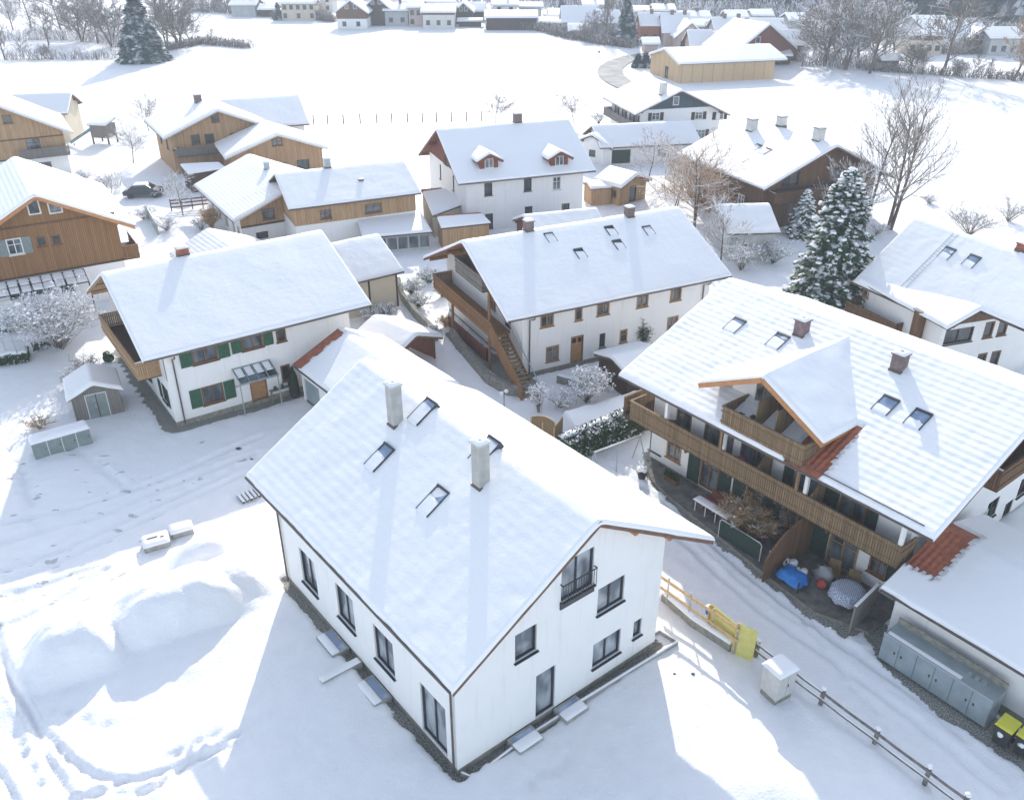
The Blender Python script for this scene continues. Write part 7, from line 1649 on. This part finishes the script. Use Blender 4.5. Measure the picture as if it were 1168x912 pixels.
FE(884, 922, 33, 50, 3.6, 'far house with a brown wall below its roof beside the tree group', 'wood_brown', nwin=2)
FE(829, 855, 11, 19, 4.4, 'farther snowy roof above the village centre, left of a dark tree', 'stucco_grey', nwin=0)
FE(775, 812, 12, 19, 4.4, 'farther snowy roof in the last row behind the wide roofed house', 'stucco_grey', nwin=0, chim=1)
FE(900, 932, 14, 22, 4.4, 'last row far roof just left of the big tree crowns', 'stucco_grey', nwin=0)
FE(858, 884, 10, 17, 4.4, 'last row far roof above the clean rectangular one', 'stucco_grey', nwin=0)
FE(716, 742, 6, 12, 4.4, 'last row far roof right behind the slim spruce', 'stucco_grey', nwin=0)
FE(1038, 1082, 28, 39, 4.6, 'farmstead with a beige wall and two dark gables on the right', 'stucco_beige', nwin=4, upper='wood_brown', split=3.2)
FE(1048, 1086, 17, 27, 5.2, 'farther farm roof behind the beige farmstead', 'stucco_grey', nwin=0)
FG(1037, 28, 1030, 1046, 38, 4.0, 'small dark blue gable at the left end of the beige farmstead', 'wood_dark', D=6, wins=False)
FE(1086, 1116, 26, 42, 3.6, 'far house with a large bright roof behind the leaning tree', 'stucco', nwin=2)
FG(1118, 32, 1106, 1132, 44, 3.4, 'dark gable in the middle of the right farm group', 'wood_dark')
FE(1102, 1124, 20, 30, 4.6, 'snowy roof rising behind the dark middle gable', 'stucco_grey', nwin=0)
FE(1130, 1170, 30, 42, 4.2, 'grey walled farm building at the right picture edge', 'stucco_grey', nwin=3)
FE(1006, 1031, 60, 67, 2.4, 'small grey field hut with a snowy roof by the right trees', 'wood_grey', nwin=0, cat='hut', W=6)
# dark evergreens between the far houses
for k, (px, py, tp, lb) in enumerate(((826, 20, 8, 'dark little conifer above the village centre'), (858, 22, -4, 'slim dark conifer between the last roofs'), (770, 16, 0, 'dark conifer behind the wide roofed far house'), (247, 10, -14, 'dark conifer in the far upper left'), (640, 14, -6, 'conifer behind the far snowy carport'), (1010, 34, 6, 'conifer left of the beige farmstead'))):
    x, y = at(px, py); spruce('conifer', x, y, max(5, htree(px, py, tp)), 2.2, lb, 200+k, 60, m='needles_far', lump=0, k=2.6, steps=5)

FE(560, 590, 8, 13, 3.0, 'snowy far roof just behind the left end of the very long shed', 'stucco_grey', nwin=0)
FE(664, 690, -2, 5, 4.6, 'far house half hidden behind the poplar', 'stucco_warm', nwin=2, chim=1)
FE(745, 772, 4, 11, 4.6, 'last row far house with a chimney above the red tiled one', 'stucco_warm', nwin=2, chim=1)
FE(790, 826, 21, 29, 3.6, 'far roof squeezed behind the pinkish gable', 'stucco_grey', nwin=0)
FE(930, 960, 22, 32, 3.6, 'far roof glimpsed through the right tree group, left part', 'stucco_grey', nwin=2)
FE(962, 1000, 26, 36, 3.6, 'far roof glimpsed through the right tree group, right part', 'stucco_grey', nwin=2)
FE(886, 905, 56, 62, 2.2, 'small far shed between the dark brown gable and the tree group', 'wood_dark', nwin=0, cat='shed', W=6)
FE(340, 380, -14, -5, 5.0, 'far house cut by the top edge behind the long beige house', 'stucco_warm', nwin=3)
FE(260, 292, -2, 5, 3.6, 'leftmost snowy roof of the far village', 'stucco_grey', nwin=1)
for k, (px, py, tp, sx_, lb) in enumerate(((740, 34, 12, 1, 'bare garden tree right of the slim spruce'), (806, 50, 26, 1, 'bare tree between the pinkish gable and the blocky roof'), (868, 48, 20, 1, 'bare tree left of the brown walled far house'), (622, 32, 14, 1, 'bare tree beside the low far garage'), (560, 28, 8, 1, 'bare tree at the left end of the very long shed'), (500, 30, 14, .8, 'small tree before the wide pale far house'), (1096, 54, 20, 1, 'bare tree between the two bright farm roofs'), (1144, 58, 26, 1, 'bare tree before the grey farm building'), (915, 76, 52, 1, 'low bare tree at the corner of the dark brown gable'), (450, 10, -10, 1, 'bare tree above the grey plastered far house'))):
    far_tree([2, 0, 3, 4, 2][k % 5], px, py, tp, lb, sx=sx_, rz=k)
# ================================================================== AIR
mb = MB(); mb.box(-1500, 1500, -80, 1600, -2.0, 60, 'snow_soft'); hz = mb.build('haze'); tag(hz, 'thin bright winter haze', 'haze', None, 'stuff')
m = bpy.data.materials.new('haze'); m.use_nodes = True; nt = m.node_tree; nt.nodes.clear(); out = nt.nodes.new('ShaderNodeOutputMaterial'); pv_ = nt.nodes.new('ShaderNodeVolumePrincipled')
pv_.inputs['Color'].default_value = (.82, .90, 1, 1); pv_.inputs['Density'].default_value = .0008; pv_.inputs['Anisotropy'].default_value = .0; nt.links.new(pv_.outputs[0], out.inputs['Volume'])
hz.data.materials.clear(); hz.data.materials.append(m)
# ================================================================== CAMERA, LIGHT, AIR
cam = bpy.data.cameras.new('camera'); co = bpy.data.objects.new('camera', cam); COL.objects.link(co)
cam.sensor_fit = 'HORIZONTAL'; cam.sensor_width = 36; cam.lens = 36*1000/1168; cam.clip_end = 6000; cam.clip_start = .5
co.location = (0, 0, HC); co.rotation_euler = (pi/2-TH, 0, 0); scn.camera = co
SUN_EL = R(24)
sl = bpy.data.lights.new('sun', 'SUN'); sl.energy = 2.35; sl.angle = R(.5); sl.color = (1, .955, .885)
so = bpy.data.objects.new('sun', sl); COL.objects.link(so); so.rotation_euler = (-(pi/2-SUN_EL), 0, 0); so.location = (0, 60, 60)
w = bpy.data.worlds.new('World'); scn.world = w; w.use_nodes = True; nt = w.node_tree
sk = nt.nodes.new('ShaderNodeTexSky'); sk.sky_type = 'NISHITA'; sk.sun_disc = False; sk.sun_elevation = SUN_EL; sk.sun_rotation = 0; sk.altitude = 700; sk.air_density = 1.0; sk.dust_density = 1.5; sk.ozone_density = 1.2
bgn = nt.nodes['Background']; bgn.inputs['Strength'].default_value = .15; hs = nt.nodes.new('ShaderNodeHueSaturation'); hs.inputs['Saturation'].default_value = .64; nt.links.new(sk.outputs['Color'], hs.inputs['Color']); nt.links.new(hs.outputs['Color'], bgn.inputs['Color'])
scn.view_settings.view_transform = 'Standard'; scn.view_settings.look = 'None'; scn.view_settings.gamma = 1; scn.view_settings.exposure = EXPO

# ------------------------------------------------------------------ groups of repeated things
GR = {'flower_box': 'flower boxes of the chalet', 'bare_tree': 'bare leafless trees', 'spruce': 'spruces', 'conifer': 'small dark conifers', 'shrub': 'snowy shrubs and bushes', 'far_house': 'houses and sheds of the far village', 'planter': 'planters', 'armchair': 'wicker armchairs on the terrace',
      'formwork_board': 'yellow boards', 'wheeled_bin': 'wheeled bins with yellow lids', 'slab_stack': 'stacks of concrete slabs', 'flagpole': 'thin poles in the lawn', 'stone': 'stones on the snow', 'garden_wall': 'garden walls', 'hedge': 'hedges',
      'potted_plant': 'plants on the balconies', 'garage': 'garages', 'shed': 'garden sheds', 'white_house': 'white village houses', 'wooden_chalet': 'timber chalets', 'brown_chalet': 'brown chalets', 'wooden_house': 'timber houses', 'kerb': 'kerbs', 'garden_fence': 'board fences', 'fence_panel': 'willow fence panels', 'carport': 'carports', 'outbuilding': 'outbuildings'}
for o in list(COL.objects):
    if o.parent is None and 'label' in o and o.get('kind') is None:
        b_ = o.name.split('.')[0]
        if b_ in GR and 'group' not in o: o['group'] = GR[b_]
